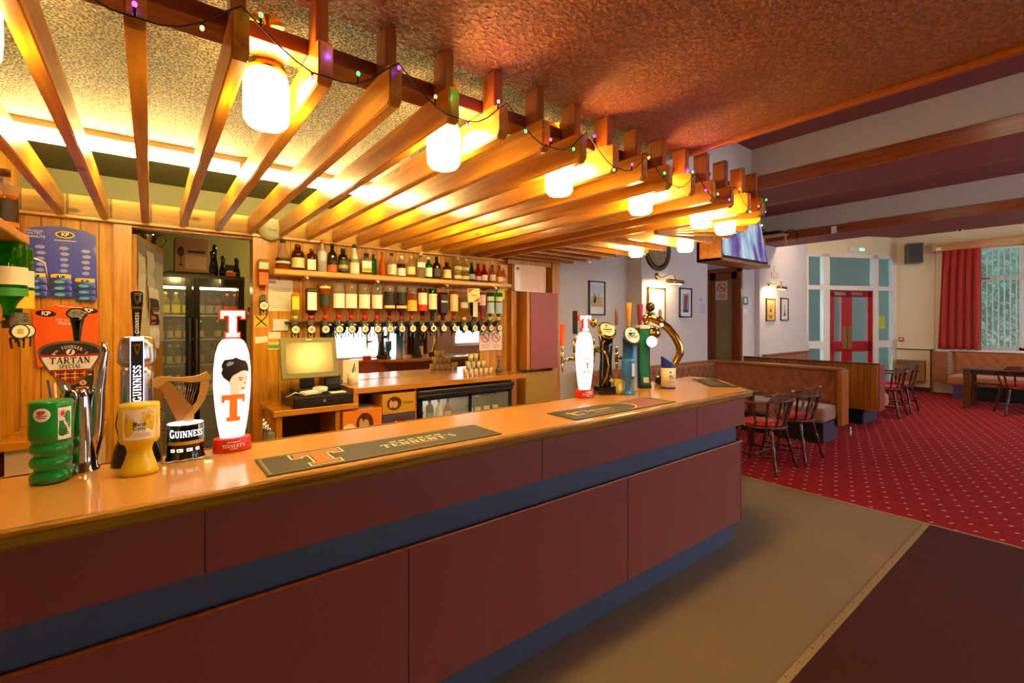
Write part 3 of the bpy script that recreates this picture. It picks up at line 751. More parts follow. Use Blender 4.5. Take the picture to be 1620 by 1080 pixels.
# ------------------------------------------------------------------ bottles
def gm(name, col, trans=.9, rough=.05, ior=1.25): return mat(name, col, rough, trans=trans, ior=ior)
GLASS = {'clear': gm('clear_glass', 'F4F0DC'), 'green': gm('green_glass', '1E9A30', .85), 'brown': gm('brown_glass', '5A2408', .5), 'black': mat('black_glass', '120E0A', .08, coat=.5), 'white': mat('white_bottle', 'EFE8D4', .3), 'dkgreen': gm('dark_green_glass', '16401C', .5),
 'frost': mat('frosted_bottle', 'D8D8CC', .45, trans=.5, ior=1.2), 'red': gm('red_spirit', 'C81C10', .6), 'pink': gm('pink_spirit', 'C86470', .6), 'orange': gm('orange_spirit', 'F07810', .6), 'teal': gm('dark_teal_glass', '20403C', .5), 'yellow': gm('yellow_spirit', 'E8D050', .8)}
LIQ = {'amber': gm('amber_spirit', 'D06A10', .75), 'dark': gm('dark_spirit', '6A1C06', .6), 'gold': gm('golden_spirit', 'E8A428', .8), 'clearl': gm('clear_spirit', 'F8ECC8', .9), 'red': GLASS['red'], 'green': GLASS['green'], 'none': None, 'pink': GLASS['pink'], 'yellow': GLASS['yellow']}
SOLID = {}
def solid(hx, rough=.5):
    if hx not in SOLID: SOLID[hx] = mat('printed_'+hx.lower(), hx, rough)
    return SOLID[hx]
def bottle_prof(kind, r, h):
    if kind == 'round': p = [(r*.9, 0), (r, .02*h), (r, .58*h), (r*.85, .66*h), (r*.45, .75*h), (r*.36, .80*h), (r*.34, .93*h)]
    elif kind == 'squat': p = [(r*.9, 0), (r, .03*h), (r*1.0, .60*h), (r*.9, .70*h), (r*.5, .78*h), (r*.42, .82*h), (r*.42, .90*h)]
    elif kind == 'slim': p = [(r*.9, 0), (r, .02*h), (r*.96, .5*h), (r*.7, .62*h), (r*.38, .76*h), (r*.33, .82*h), (r*.33, .94*h)]
    elif kind == 'cone': p = [(r*.95, 0), (r, .02*h), (r*1.0, .35*h), (r*.6, .62*h), (r*.36, .78*h), (r*.34, .93*h)]
    else: p = [(r*.9, 0), (r, .02*h), (r, .70*h), (r*.92, .76*h), (r*.45, .82*h), (r*.38, .86*h), (r*.38, .93*h)]
    return p
def make_bottle(name, kind, r, h, glass, liq, fill, cap, label, lz=(.12, .5), lab2=None, square=False, inverted=False):
    """returns a bottle thing standing on its base at the origin (or hanging neck down from it)"""
    t = thing(name, 'x', 'bottle')
    S = Matrix.Scale(-1, 4, (0, 0, 1)) if inverted else Matrix.Identity(4)
    p = bottle_prof(kind, r, h); n = 4 if square else 20
    M0 = S @ (rotz(PI/4) if square else Matrix.Identity(4)); k = 1.25 if square else 1
    g = GLASS[glass]; mats = [g]; seg = []
    if liq and LIQ.get(liq) and fill > 0:
        mats.append(LIQ[liq])
        z = (1-fill)*h*.93 if inverted else fill*h*.7
        # cut the profile at the fill height
        out = []; 
        for i in range(len(p)-1):
            out.append(p[i])
            if p[i][1] < z < p[i+1][1]:
                u = (z-p[i][1])/(p[i+1][1]-p[i][1]); out.append((p[i][0]+(p[i+1][0]-p[i][0])*u, z))
        out.append(p[-1]); p = out
        seg = [(1 if ((p[i][1] >= z-1e-6) == inverted) else 0) for i in range(len(p)-1)]
    else: seg = [0]*(len(p)-1)
    b = MB()
    if square:
        b.lathe([(a*k, z_) for a, z_ in p], 4, M0, mats=seg)
        bmesh.ops.bevel(b.bm, geom=[e for e in b.bm.edges if abs(e.verts[0].co.z-e.verts[1].co.z) > .01], offset=r*.16, segments=2, affect='EDGES')
    else: b.lathe(p, n, M0, mats=seg)
    b.build('body', mats, t, world=False)
    zc = p[-1][1]
    if cap:
        rc = p[-1][0]*1.18
        MB().lathe([(rc, zc-.05*h), (rc, h*.995), (rc*.85, h), (0, h)], 14, S).build('cap', solid(cap), t, world=False)
    def lab(c_, z0, z1, name='label', grow=1.03, half=False):
        b = MB()
        if square:
            a = r*k*.7071*grow; b.box(-a*.92, a*.92, -a, -a+.0015, z0*h, z1*h, S)
        else:
            b.lathe([(r*grow, z0*h), (r*grow, z1*h)], 16, S, arc=(PI*1.05, PI*1.95))
        b.build(name, c_, t, world=False)
    if label: lab(solid(label), *lz)
    if lab2: lab(solid(lab2[0]), lab2[1], lab2[2], 'lower_label' if lab2[1] < lz[0] else 'upper_label', 1.045)
    return t
def place(t, loc, label, group=None, rz=0):
    t.location = loc; t['label'] = label; t.rotation_euler = (0, 0, rz)
    if group: t['group'] = group
    return t
SH = [ # x, kind, r, h, glass, liquid, fill, cap, label, label span, second label, square, text
 (.80, 'cone', .050, .232, 'clear', 'amber', .55, '3A2A1C', '241C18', (.16, .36), ('D8C8A0', .2, .27), 0, 'tapering whisky bottle with a black label at the left end of the shelf'),
 (.908, 'squat', .046, .205, 'brown', None, 0, '6A2A12', 'E6CC94', (.10, .48), None, 0, 'dark brown rounded bottle with a cream label on the shelf'),
 (1.01, 'square', .036, .180, 'brown', None, 0, '8A3A14', 'EFE6D0', (.06, .52), None, 1, 'square orange liqueur bottle with a white label on the shelf'),
 (1.089, 'slim', .036, .262, 'frost', None, 0, 'D06018', 'C8CCC8', (.35, .62), None, 0, 'tall frosted bottle with an orange cap on the shelf'),
 (1.168, 'round', .036, .238, 'black', None, 0, '141414', '20301C', (.30, .42), ('E06018', .03, .27), 0, 'black bottle with an orange lower label on the shelf'),
 (1.255, 'squat', .040, .205, 'black', None, 0, '1A1A1A', '3A4424', (.10, .52), ('A8A060', .2, .34), 0, 'dark bottle with a green-gold label on the shelf'),
 (1.349, 'cone', .040, .250, 'white', None, 0, '30302C', 'E8DCC0', (.3, .45), ('6A8A3C', .38, .5), 0, 'white coconut-rum style bottle with a dark cap on the shelf'),
 (1.452, 'square', .046, .186, 'clear', 'amber', .8, '1C1A14', 'F8F4E4', (.12, .62), ('9AA838', .14, .3), 1, 'square bottle with a bright white label and wide black cap on the shelf'),
 (1.528, 'square', .026, .190, 'green', None, 0, '18301C', None, (.1, .5), None, 1, 'slim green bottle squeezed behind its neighbours on the shelf'),
 (1.592, 'slim', .028, .212, 'orange', None, 0, 'C84818', None, (.1, .5), None, 0, 'slim amber bottle with an orange-red stopper on the shelf'),
 (1.68, 'round', .040, .210, 'clear', 'clearl', .5, '30281C', 'E4E0BC', (.08, .5), None, 0, 'rounded pale gin bottle with a dark neck cap on the shelf'),
 (1.769, 'squat', .038, .190, 'clear', 'dark', .9, 'E4E0D4', 'F4F0E0', (.06, .42), None, 0, 'small dark bottle with a white label and pale stopper on the shelf'),
 (1.861, 'round', .040, .195, 'clear', 'gold', .7, 'D8C070', 'E8D880', (.15, .5), None, 0, 'cut-glass style golden bottle in the middle of the shelf'),
 (1.962, 'square', .040, .242, 'clear', 'clearl', .7, 'F0EEE4', 'F8F4EC', (.42, .60), None, 1, 'square clear gin bottle with a white band and white stopper'),
 (2.040, 'round', .034, .205, 'green', None, 0, 'ECE8D8', 'F4F0E4', (.1, .5), None, 0, 'green gin bottle with a large white label on the shelf'),
 (2.125, 'round', .040, .215, 'black', None, 0, '141414', '4A4030', (.12, .48), None, 0, 'black bottle with a dull brown label on the shelf'),
 (2.235, 'squat', .042, .170, 'brown', None, 0, '2A180C', 'E8D890', (.10, .58), None, 0, 'apothecary-style dark bottle with a pale diamond label'),
 (2.354, 'round', .040, .232, 'yellow', None, 0, 'E8D070', 'F0E8A0', (.45, .6), ('F4F0C0', .08, .22), 0, 'pale yellow bottle with a yellow stopper, left of a pair on the shelf'),
 (2.441, 'round', .040, .228, 'yellow', None, 0, 'E8D070', 'F0E8A0', (.45, .6), ('F4F0C0', .08, .22), 0, 'pale yellow bottle with a yellow stopper, right of a pair on the shelf'),
 (2.517, 'slim', .034, .190, 'teal', None, 0, '20302C', 'B8C4B8', (.12, .4), None, 0, 'small dark teal liqueur bottle on the shelf'),
 (2.593, 'slim', .034, .190, 'red', None, 0, '501008', 'E0C8B0', (.1, .3), None, 0, 'dark red liqueur bottle with a black neck on the shelf'),
 (2.669, 'slim', .034, .188, 'red', None, 0, 'C83020', 'F0E0C8', (.1, .4), None, 0, 'bright red liqueur bottle with a red neck on the shelf'),
 (2.769, 'slim', .034, .186, 'pink', None, 0, '3A1C18', 'F0DCC8', (.12, .46), None, 0, 'plum pink liqueur bottle with a white label on the shelf'),
 (2.862, 'slim', .036, .190, 'orange', None, 0, 'B86018', 'F8E090', (.08, .36), None, 0, 'orange liqueur bottle at the right end of the shelf'),
]
for x, kind, r, h, gl, lq, fi, cap, lb, lz, l2, sq, txt in SH:
    place(make_bottle('spirit_bottle', kind, r, h, gl, lq, fi, cap, lb, lz, l2, bool(sq)), (x, 3.89 if x not in (1.528,) else 3.93, 2.004), txt, 'bottles on the long shelf', rz=-.25 if sq else random.uniform(-.3, .1))
t = MB(); M = face_south(2.95, 3.855, 2.09)
# optics
badge_w, badge_b = solid('F4ECD4'), solid('14120E')
def make_optic():
    t = thing('spirit_optic', 'x', 'optic')
    MB().box(-.008, .008, -.02, .045, .015, .05).box(-.022, .022, -.03, -.012, .04, .075).build('bracket', dark_grey, t, world=False)
    MB().lathe([(.012, .085), (.019, .08), (.021, .03), (.018, .02), (.010, .012)], 14, T(0, -.045, 0)).build('measure', GLASS['clear'], t, world=False)
    MB().lathe([(.011, .015), (.012, -.02), (.006, -.04), (.004, -.05)], 12, T(0, -.045, 0)).build('spout', black, t, world=False)
    b = MB(); b.bar((-.024, -.05, -.03), (-.020, -.055, -.075), .006, .006).bar((.024, -.05, -.03), (.020, -.055, -.075), .006, .006).bar((-.024, -.05, -.03), (.024, -.05, -.03), .007, .007)
    b.build('lever', black_gloss, t, world=False)
    b = MB(); b.cyl((0, -.072, .0), (0, -.062, .0), .0335, n=24); b.m(1).cyl((0, -.0735, .0), (0, -.0715, .0), .028, n=24)
    b.m(2).box(-.011, .011, -.0745, -.073, -.012, .013); b.build('badge', [badge_b, badge_w, solid('A88020')], t, world=False)
    return t
OP = [ # x, kind, r, h, glass, liquid, fill, cap, label, span(inverted), second, square, badge centre, text
 (.885, 'square', .030, .20, 'yellow', 'yellow', .6, 'C8C020', 'E8D428', (.10, .60), None, 1, 'C8B820', 'small yellow-labelled bottle upside down at the left end of the optics'),
 (1.002, 'square', .041, .25, 'brown', 'dark', .9, 'A02818', 'F4F0E4', (.12, .68), ('3A3A34', .02, .1), 1, 'C8900C', 'square bourbon bottle with a big white label above the till'),
 (1.109, 'round', .041, .30, 'clear', 'amber', .98, 'C83020', '2A3A20', (.28, .62), ('F0E0B0', .08, .13), 0, 'C8900C', 'amber rum bottle with a dark green oval label above the till'),
 (1.218, 'round', .046, .31, 'clear', 'amber', .42, 'C82018', 'F6F0DC', (.28, .66), None, 0, 'B4B0A0', 'inverted whisky bottle with a cream label, first of four alike'),
 (1.320, 'round', .046, .31, 'clear', 'amber', .42, 'C82018', 'F6F0DC', (.28, .66), None, 0, 'B4B0A0', 'inverted whisky bottle with a cream label, second of four alike'),
 (1.431, 'round', .046, .31, 'clear', 'amber', .42, 'C82018', 'F6F0DC', (.28, .66), None, 0, 'B4B0A0', 'inverted whisky bottle with a cream label, third of four alike'),
 (1.541, 'round', .046, .31, 'clear', 'amber', .42, 'C82018', 'F6F0DC', (.28, .66), None, 0, 'B4B0A0', 'inverted whisky bottle with a cream label, fourth of four alike'),
 (1.654, 'round', .047, .31, 'clear', 'dark', .48, '8A3010', '1C1A16', (.18, .52), ('F0D8A0', .56, .64), 0, 'D09418', 'black-labelled rum bottle upside down, left of a pair'),
 (1.766, 'round', .047, .31, 'clear', 'dark', .48, '8A3010', '1C1A16', (.18, .52), ('F0D8A0', .56, .64), 0, 'D09418', 'black-labelled rum bottle upside down, right of a pair'),
 (1.869, 'round', .046, .30, 'clear', 'amber', .8, 'B04010', 'F0C050', (.38, .70), None, 0, 'D09418', 'inverted bottle with a yellow label on amber spirit'),
 (1.975, 'round', .045, .30, 'brown', 'dark', .9, '802010', 'F0E4C4', (.14, .50), ('C82C14', .50, .70), 0, 'D09418', 'inverted whisky bottle with a cream and red label'),
 (2.078, 'round', .043, .30, 'dkgreen', None, 0, '20140C', 'E8E0BC', (.16, .64), None, 0, '181818', 'dark green bottle upside down with a tall cream label'),
 (2.188, 'square', .042, .27, 'brown', 'dark', .95, '181410', '1A1814', (.08, .72), ('C8C0AC', .30, .36), 1, 'D09418', 'square bottle upside down with a black label'),
 (2.308, 'round', .041, .29, 'clear', 'amber', .98, '803010', 'ECD49C', (.12, .68), None, 0, 'D09418', 'amber bottle with a tall straw-coloured label'),
 (2.425, 'round', .042, .22, 'clear', 'gold', .5, 'E8D060', 'E4DCC8', (.2, .44), None, 0, 'D8D4C8', 'clear bottle hanging under the tilted cocktail card'),
 (2.539, 'square', .032, .25, 'teal', None, 0, '20504C', 'F4F0E0', (.05, .84), None, 1, 'A0B0A4', 'teal bottle upside down with a tall white label'),
 (2.637, 'round', .038, .29, 'pink', 'pink', .5, 'B03028', 'F0D0D4', (.10, .46), None, 0, 'A87068', 'pink gin bottle upside down'),
 (2.737, 'round', .042, .29, 'green', 'green', .6, 'E8D8A0', 'F0E8BC', (.14, .30), ('B8D8E8', .34, .74), 0, 'B8B870', 'bright green gin bottle upside down, left of the green pair'),
 (2.842, 'round', .042, .29, 'green', 'green', .6, 'E8D8A0', 'F0E8BC', (.14, .30), ('B8D8E8', .34, .74), 0, 'C8B8A0', 'bright green gin bottle upside down at the right end of the optics'),
]
op0 = make_optic()
for i, (x, kind, r, h, gl, lq, fi, cap, lb, lz, l2, sq, bc_, txt) in enumerate(OP):
    t = make_bottle('optic_bottle', kind, r, h, gl, lq, fi, None, lb, lz, l2, bool(sq), True)
    place(t, (x, 3.885, 1.635+h*.93-.0), txt, 'bottles hanging on the optics')
    MB().lathe([(.02, -.93*h-.012), (.021, -.86*h), (.012, -.84*h)], 12).build('stopper', solid(cap), t, world=False)
    loc = (x, 3.93, 1.545)
    lab = 'optic under the ' + ' '.join(txt.split(' upside')[0].split(',')[0].replace('inverted ', '').split()[:12])
    if 'four alike' in txt: lab = 'optic under the %s cream-labelled whisky bottle' % txt.split(', ')[1].split()[0]
    elif 'pair' in txt: lab = 'optic under the ' + txt.split(' upside')[0] + ' on the ' + txt.split(', ')[1].split()[0]
    if i == 0: op0.location = loc; op0['label'] = lab; op0['group'] = 'optics on the rail'
    else: dup(op0, loc, None, lab, 'optics on the rail')
# make the badge centres differ where the photo shows it
for o in [o for o in C.objects if o.name.startswith('spirit_optic')]:
    for b_ in kids(o):
        if b_.name.startswith('badge'):
            k = min(range(len(OP)), key=lambda j: abs(OP[j][0]-o.location.x)); b_.data = b_.data.copy(); b_.data.materials[2] = solid(OP[k][12])
# ------------------------------------------------------------------ things standing on the bar counter
ZC = 1.1205
white_print = mat('white_print', 'F4F2EE', .5); gold = mat('gold_metal', 'C89A3C', .25, 1); gold_paint = mat('gold_paint', 'C8A050', .4, .3)
navy = mat('navy_panel', '14182C', .25, coat=.4); orange_print = mat('orange_print', 'E8702A', .5); hair = mat('black_print', '221C20', .6)
red_base = mat('red_plastic', 'D02A18', .35, coat=.3)
lamp_white = glow('lit_white_lens', (1, .97, .93), 1.35, 'FFFFFF')
lamp_strip = glow('lit_edge_strip', (.75, .72, 1), 2.0, 'FFFFFF')
white_lit = glow('lit_lettering', (.85, .88, 1), 1.6, 'FFFFFF')
def wrapf(rx, ry, M, off=.0008, rot=0, rz_=None):
    """flat (x, z) -> point on an elliptical column, x measured along the front (-Y)"""
    def f(x, z):
        r = rz_(z) if rz_ else 1.0
        a = x/(rx*r)+rot
        return M @ Vector(((rx*r+off)*math.sin(a), -(ry*r+off)*math.cos(a), z))
    return f
def shift(polys, dx, dy, k=1): return [[(x*k+dx, y*k+dy) for x, y in p] for p in polys]
def turn(polys): return [[(-y, x) for x, y in p] for p in polys]

# green collection tin
t = thing('collection_tin', 'green ribbed charity collection tin at the left end of the counter', 'collection tin', (-.238, 1.965, ZC), -.12)
gp = mat('green_plastic', '0E8C34', .28, coat=.4)
pr = [(0, 0), (.050, 0), (.060, .006), (.064, .018), (.060, .030), (.049, .039), (.049, .043), (.060, .051), (.064, .062), (.060, .073), (.049, .081), (.049, .085), (.060, .093), (.064, .103), (.060, .113), (.054, .119), (.058, .126), (.065, .134), (.0665, .146), (.0655, .230), (.066, .240), (.062, .245), (.05, .247), (0, .248)]
MB().lathe(pr, 40).build('body', gp, t, world=False)
f = wrapf(.066, .066, Matrix.Identity(4), .0006); b = MB()
decal(b.m(0), [oval(.027, .020, -.012, .208)], f, .008)
decal(b.m(1), [oval(.011, .007, -.016, .214), ], wrapf(.0665, .0665, Matrix.Identity(4), .0008), .006); decal(b.m(2), [oval(.006, .005, -.006, .216)]+[rect(.034, .003, -.012, .205), rect(.026, .003, -.012, .199)], wrapf(.0665, .0665, Matrix.Identity(4), .0008), .006)
b.build('round_sticker', [white_print, mat('pink_print', 'E04878', .5), mat('rust_print', 'B05028', .5)], t, world=False)
b = MB(); decal(b.m(0), [rect(.05, .095, .060, .178)], f, .008)
g2 = wrapf(.0665, .0665, Matrix.Identity(4), .0008)
rays = [[(.050+.006*math.cos(a), .208+.006*math.sin(a)), (.050+.012*math.cos(a-.15), .208+.012*math.sin(a-.15)), (.050+.012*math.cos(a+.15), .208+.012*math.sin(a+.15))] for a in [k*PI/4 for k in range(8)]]
decal(b.m(1), [oval(.006, .008, .050, .208)]+rays, g2, .006)
decal(b.m(2), shift(flat_text('CashforKids', .009), .058, .186), g2, .006); decal(b.m(1), shift(flat_text('HELP', .009), .058, .168), g2, .006)
decal(b.m(2), [rect(.03, .0016, .058, .156-.006*k) for k in range(3)], g2, .006)
b.build('paper_label', [white_print, mat('magenta_print', 'D02858', .5), ink], t, world=False)
t.scale = (.76, .76, 1)
MB().tube([(.03, .062, .22), (.06, .066, .245), (.09, .09, .262), (.13, .10, .262)], .0018, 6).build('cord', black, t, world=False)

# tartan ale font
t = thing('beer_font', 'chrome beer font with a rounded tartan badge at the left end of the counter', 'beer tap', (-.175, 2.045, ZC))
chrome_b = mat('polished_chrome', 'D4D2DC', .08, 1)
def L(*p): return p
b = MB(); b.lathe([(0, 0), (.058, 0), (.058, .004), (.050, .01), (.046, .05), (.040, .12), (.033, .19), (.026, .24), (.02, .27)], 32)
b.tube([(.028, .0, .02), (.040, 0, .10), (.046, 0, .18), (.050, 0, .25), (.060, -.01, .32), (.072, -.01, .38), (.068, -.012, .415)], .02, 14, rr=[.018, .024, .026, .023, .019, .014, .009])
b.tube([(-.02, .0, .12), (-.036, 0, .19), (-.046, 0, .25), (-.07, -.01, .31), (-.09, -.01, .36)], .02, 14, rr=[.014, .018, .017, .013, .010])
b.build('column', chrome_b, t, world=False)
def shield(w_, h_, n=10):
    P = []
    for i in range(n+1):
        a = PI*(.0+i/n); P.append((w_/2*math.cos(a)*1.0, h_*.28+h_*.22*math.sin(a)))
    P += [(-w_*.47, h_*.10), (-w_*.36, -h_*.14), (-w_*.2, -h_*.38), (-w_*.08, -h_*.48), (0, -h_*.5), (w_*.08, -h_*.48), (w_*.2, -h_*.38), (w_*.36, -h_*.14), (w_*.47, h_*.10)]
    return P
MBd = T(-.030, -.045, .352) @ Matrix.Rotation(PI/2-.12, 4, 'X')
b = MB(); b.prism(shield(.190, .140), .022, MBd @ T(0, 0, -.012)); o = b.build('badge_rim', chrome_b, t, world=False)
b = MB()
def clip(poly, lo, hi):
    out = poly
    for sgn, lim in ((1, lo), (-1, -hi)):
        new = []
        for i in range(len(out)):
            a, c_ = out[i-1], out[i]; fa, fc = sgn*a[1]-lim, sgn*c_[1]-lim
            if (fa >= 0) != (fc >= 0):
                u = fa/(fa-fc); new.append((a[0]+(c_[0]-a[0])*u, a[1]+(c_[1]-a[1])*u))
            if fc >= 0: new.append(c_)
        out = new
        if not out: return []
    return out
S0 = shield(.172, .124)
for mi, lo, hi in ((0, .028, .07), (1, .020, .028), (2, -.020, .020), (1, -.026, -.020), (3, -.07, -.026)):
    p = clip(S0, lo, hi)
    if p: sheet(b.m(mi), [p], MBd, .011)
for k in range(-4, 5):
    p = clip([(k*.014-.0016, -.07), (k*.014+.0016, -.07), (k*.014+.0016, -.026), (k*.014-.0016, -.026)], -.026-.033*(1-abs(k)/6), -.026)
    if p: sheet(b.m(4 if k % 2 else 5), [p], MBd, .0116)
for yy in (-.034, -.046):
    hw = .066*(1-(abs(yy)-.026)/.05); sheet(b.m(4), [rect(hw*1.5, .0025, 0, yy)], MBd, .0114); sheet(b.m(5), [rect(hw*1.5, .0015, 0, yy+.005)], MBd, .0114)
sheet(b.m(5), shift(slab_text('TARTAN', .020, wide=1.15), 0, .008), MBd, .0118)
sheet(b.m(5), shift(slab_text('SPECIAL', .012, wide=1.1), 0, -.011), MBd, .0118)
for i, chh in enumerate("WM YOUNGER'S"):
    a = (i-5.5)*.135; q_ = slab_text(chh, .0095) if chh != 'M' else flat_text('M', .011)
    ca, sa = math.cos(-a), math.sin(-a); sheet(b.m(2), [[(x*ca-y*sa+.082*math.sin(a)*.85, x*sa+y*ca-.031+.082*math.cos(a)) for x, y in p] for p in q_], MBd, .0122)
sheet(b.m(2), [oval(.013, .010, 0, .034)], MBd, .0122); sheet(b.m(5), [[(-.006, .027), (.001, .027), (.007, .042), (.003, .043)]], MBd, .0126)
b.build('badge', [mat('badge_charcoal', '302C30', .3), mat('badge_red', 'A81E1C', .4), mat('badge_cream', 'EDE6DC', .4), mat('badge_tartan', 'A8281C', .4), mat('badge_yellow', 'E8C840', .4), mat('badge_ink', '281A14', .5)], t, world=False)
b = MB(); b.lathe([(0, 0), (.023, 0), (.023, .01), (.018, .013), (0, .013)], 24, T(-.032, -.035, .246) @ Matrix.Rotation(PI/2, 4, 'X')); b.m(1).lathe([(0, .013), (.017, .0135), (0, .0138)], 24, T(-.032, -.035, .246) @ Matrix.Rotation(PI/2, 4, 'X'))
b.build('emblem', [chrome_b, black], t, world=False)
b = MB(); b.lathe([(.010, .40), (.012, .43), (.016, .462), (.022, .485), (.024, .495), (.01, .505)], 18, T(-.016, 0, 0))
b.lathe([(0, -.011), (.030, -.010), (.034, 0), (.030, .010), (0, .011)], 28, T(-.016, -.006, .508) @ Matrix.Rotation(PI/2-.1, 4, 'X'), 1, .58)
b.build('handle', black_gloss, t, world=False)
b = MB(); MH = T(-.016, -.0185, .508) @ Matrix.Rotation(PI/2-.1, 4, 'X'); sheet(b.m(0), [oval(.026, .014)], MH); sheet(b.m(1), shift(slab_text('TARTAN', .009), 0, .003), MH, .0006); sheet(b.m(1), shift(slab_text('SPECIAL', .005), 0, -.006), MH, .0006)
b.build('handle_badge', [mat('badge_grey', '9C9088', .4), hair], t, world=False)
MB().lathe([(.0, 0), (.012, 0), (.013, .03), (.011, .035), (.011, .06)], 14, T(.055, .07, .30)).tube([(.045, .03, .30), (.05, .055, .34), (.055, .07, .34)], .008, 8).build('tap', chrome, t, world=False)

# stout font with lit strip
t.scale = (.78, .9, 1)
t = thing('beer_font', 'tall silver stout font with a lit dark strip reading GUINNESS upwards', 'beer tap', (-.037, 2.045, ZC), .02)
pf = lambda z: 1.0 if z < .32 else max(.55, 1.0-(z-.32)*.9)
t.scale = (.80, .88, 1)
b = MB(); sil = mat('satin_silver', 'B8B0B4', .22, .9)
b.lathe([(0, .03), (.056, .03), (.058, .1), (.057, .2), (.056, .30), (.054, .335)], 32, None, 1, .75)
b.lathe([(.058, .335), (.066, .345), (.067, .36), (.063, .40), (.056, .425), (.044, .432), (0, .433)], 32, None, 1, .75)
b.build('body', sil, t, world=False)
MB().lathe([(0, 0), (.086, 0), (.086, .012), (.078, .05), (.062, .085), (.055, .10)], 32, None, 1, .8).build('foot', mat('dark_bronze', '3A3230', .3, .6), t, world=False)
b = MB(); fr = -.045
b.m(0).rbox(-.0228, .0228, fr-.006, fr+.02, .05, .431, .003)
b.m(1).box(-.0205, .0205, fr-.0072, fr-.005, .055, .418)
MS = T(0, fr-.0082, .276) @ Matrix.Rotation(PI/2, 4, 'X')
b.m(2); sheet(b, turn(slab_text('GUINNESS', .026, wide=.76)), MS)
# small harp mark
mk = [[(-.010, .016), (.010, .018), (.010, .012), (-.004, .011)], [(-.010, .016), (-.006, .010), (.002, -.014), (-.003, -.012)], [(.010, .014), (.006, .012), (-.001, -.014), (.003, -.014)]]
sheet(b.m(3), shift(mk, 0, .112, 1.1), MS)
b.build('lit_strip', [lamp_strip, navy, white_lit, gold], t, world=False)
b = MB(); b.lathe([(.014, .43), (.015, .45), (.019, .50), (.024, .545), (.026, .575), (.024, .585), (0, .588)], 4, rotz(PI/4) @ Matrix.Scale(1, 4), 1.15, 1.15)
bmesh.ops.bevel(b.bm, geom=list(b.bm.edges), offset=.0025, segments=2, affect='EDGES')
b.build('handle', black_gloss, t, world=False)
b = MB(); MS2 = T(0, -.0215, .50) @ Matrix.Rotation(PI/2+.09, 4, 'X')
sheet(b.m(0), shift(mk, 0, .058, 1.15), MS2, .0012); sheet(b.m(0), [rect(.032, .008, 0, .030)], MS2, .0008)
sheet(b.m(1), shift(turn(slab_text('GUINNESS', .012)), 0, -.022), MS2, .002)
b.build('handle_badge', [gold, white_print], t, world=False)

# yellow collection tin
t = thing('collection_tin', 'yellow charity collection tin with a daffodil label, in front of the stout font', 'collection tin', (-.028, 1.895, ZC), .0)
yel = mat('yellow_plastic', 'E6C418', .3, coat=.3); t.scale = (.87, .87, 1)
MB().lathe([(0, 0), (.054, 0), (.058, .008), (.054, .02), (.042, .05), (.036, .075), (.042, .094), (.056, .102), (.060, .112), (.0605, .215), (.058, .224), (0, .226)], 36, None, 1, .82).build('body', yel, t, world=False)
b = MB(); f = wrapf(.0605, .0496, Matrix.Identity(4), .0006); g2 = wrapf(.0605, .0496, Matrix.Identity(4), .0013)
decal(b.m(0), [rect(.104, .094, 0, .162)], f, .009)
pet = []
for k in range(6):
    a = k*PI/3+.4; cx, cy = .026+.012*math.cos(a), .185+.012*math.sin(a); pet.append([(cx+.012*math.cos(a)*math.cos(u)-.006*math.sin(a)*math.sin(u), cy+.012*math.sin(a)*math.cos(u)+.006*math.cos(a)*math.sin(u)) for u in [j*PI/5 for j in range(10)]])
decal(b.m(1), pet, g2, .008); decal(b.m(2), [oval(.008, .008, .026, .185)], wrapf(.0605, .0496, Matrix.Identity(4), .0018), .006)
decal(b.m(3), shift(flat_text('Marie', .0165, .01), .0, .163)+shift(flat_text('Curie', .0165, .01), .0, .150), g2, .008)
decal(b.m(4), [rect(.048, .0015, .008, .132-.006*k) for k in range(2)]+[rect(.003, .03, -.038, .18)], g2, .01)
b.build('paper_label', [mat('cream_label', 'F2E8DC', .5), mat('daffodil', 'F0D040', .5), mat('daffodil_orange', 'E8A020', .5), mat('blue_ink', '28387C', .5), mat('rose_ink', 'A87880', .5)], t, world=False)
MB().tube([(.060, 0, .20), (.072, .02, .19), (.070, .06, .16)], .0018, 6).tube([(-.060, 0, .20), (-.068, .02, .16), (-.06, .05, .11)], .0018, 6).build('cord', black, t, world=False)
b = MB(); b.lathe([(0, 0), (.036, 0), (.038, .008), (.034, .012), (.03, .010), (0, .009)], 24, T(.085, 2.05, ZC) )
# harp font
t = thing('beer_font', 'low black drum font topped with a golden harp, lettered GUINNESS', 'beer tap', (.098, 2.02, ZC), .03)
b = MB(); b.lathe([(0, .0), (.066, 0), (.066, .004), (.062, .01), (.062, .052), (.063, .053), (.063, .066), (.062, .067), (.062, .118), (.058, .122)], 40, None, .9, .77); b.m(1).lathe([(.0585, .122), (.060, .1235), (.054, .124)], 40, None, .9, .77); b.m(0).lathe([(.054, .123), (0, .123)], 40, None, .9, .77, cap=False)
b.build('drum', [black_gloss, lamp_strip], t, world=False)
b = MB(); f = wrapf(.0567, .0486, Matrix.Identity(4), .0009)
decal(b.m(0), shift(slab_text('GUINNESS', .027, wide=.76, small_rest=.82), .0, .094), f, .008)
decal(b.m(1), [rect(.13, .012, 0, .060)], wrapf(.0566, .0484, Matrix.Identity(4), .0009), .008)
decal(b.m(0), [rect(w_, .010, x, .036) for x, w_ in ((-.043, .014), (-.020, .018), (.008, .017), (.033, .012))], f, .006)
decal(b.m(2), [oval(.003, .003, x, .036, 8) for x in (-.043, -.023, .006, .033)], wrapf(.0567, .0486, Matrix.Identity(4), .0014), .006)
b.build('lettering', [white_lit, gold_paint, black], t, world=False)
K = .000413
def hp(pts): return [((x-612)*K, (712-y)*K+.124) for x, y in pts]
MHp = Matrix.Rotation(PI/2, 4, 'X')
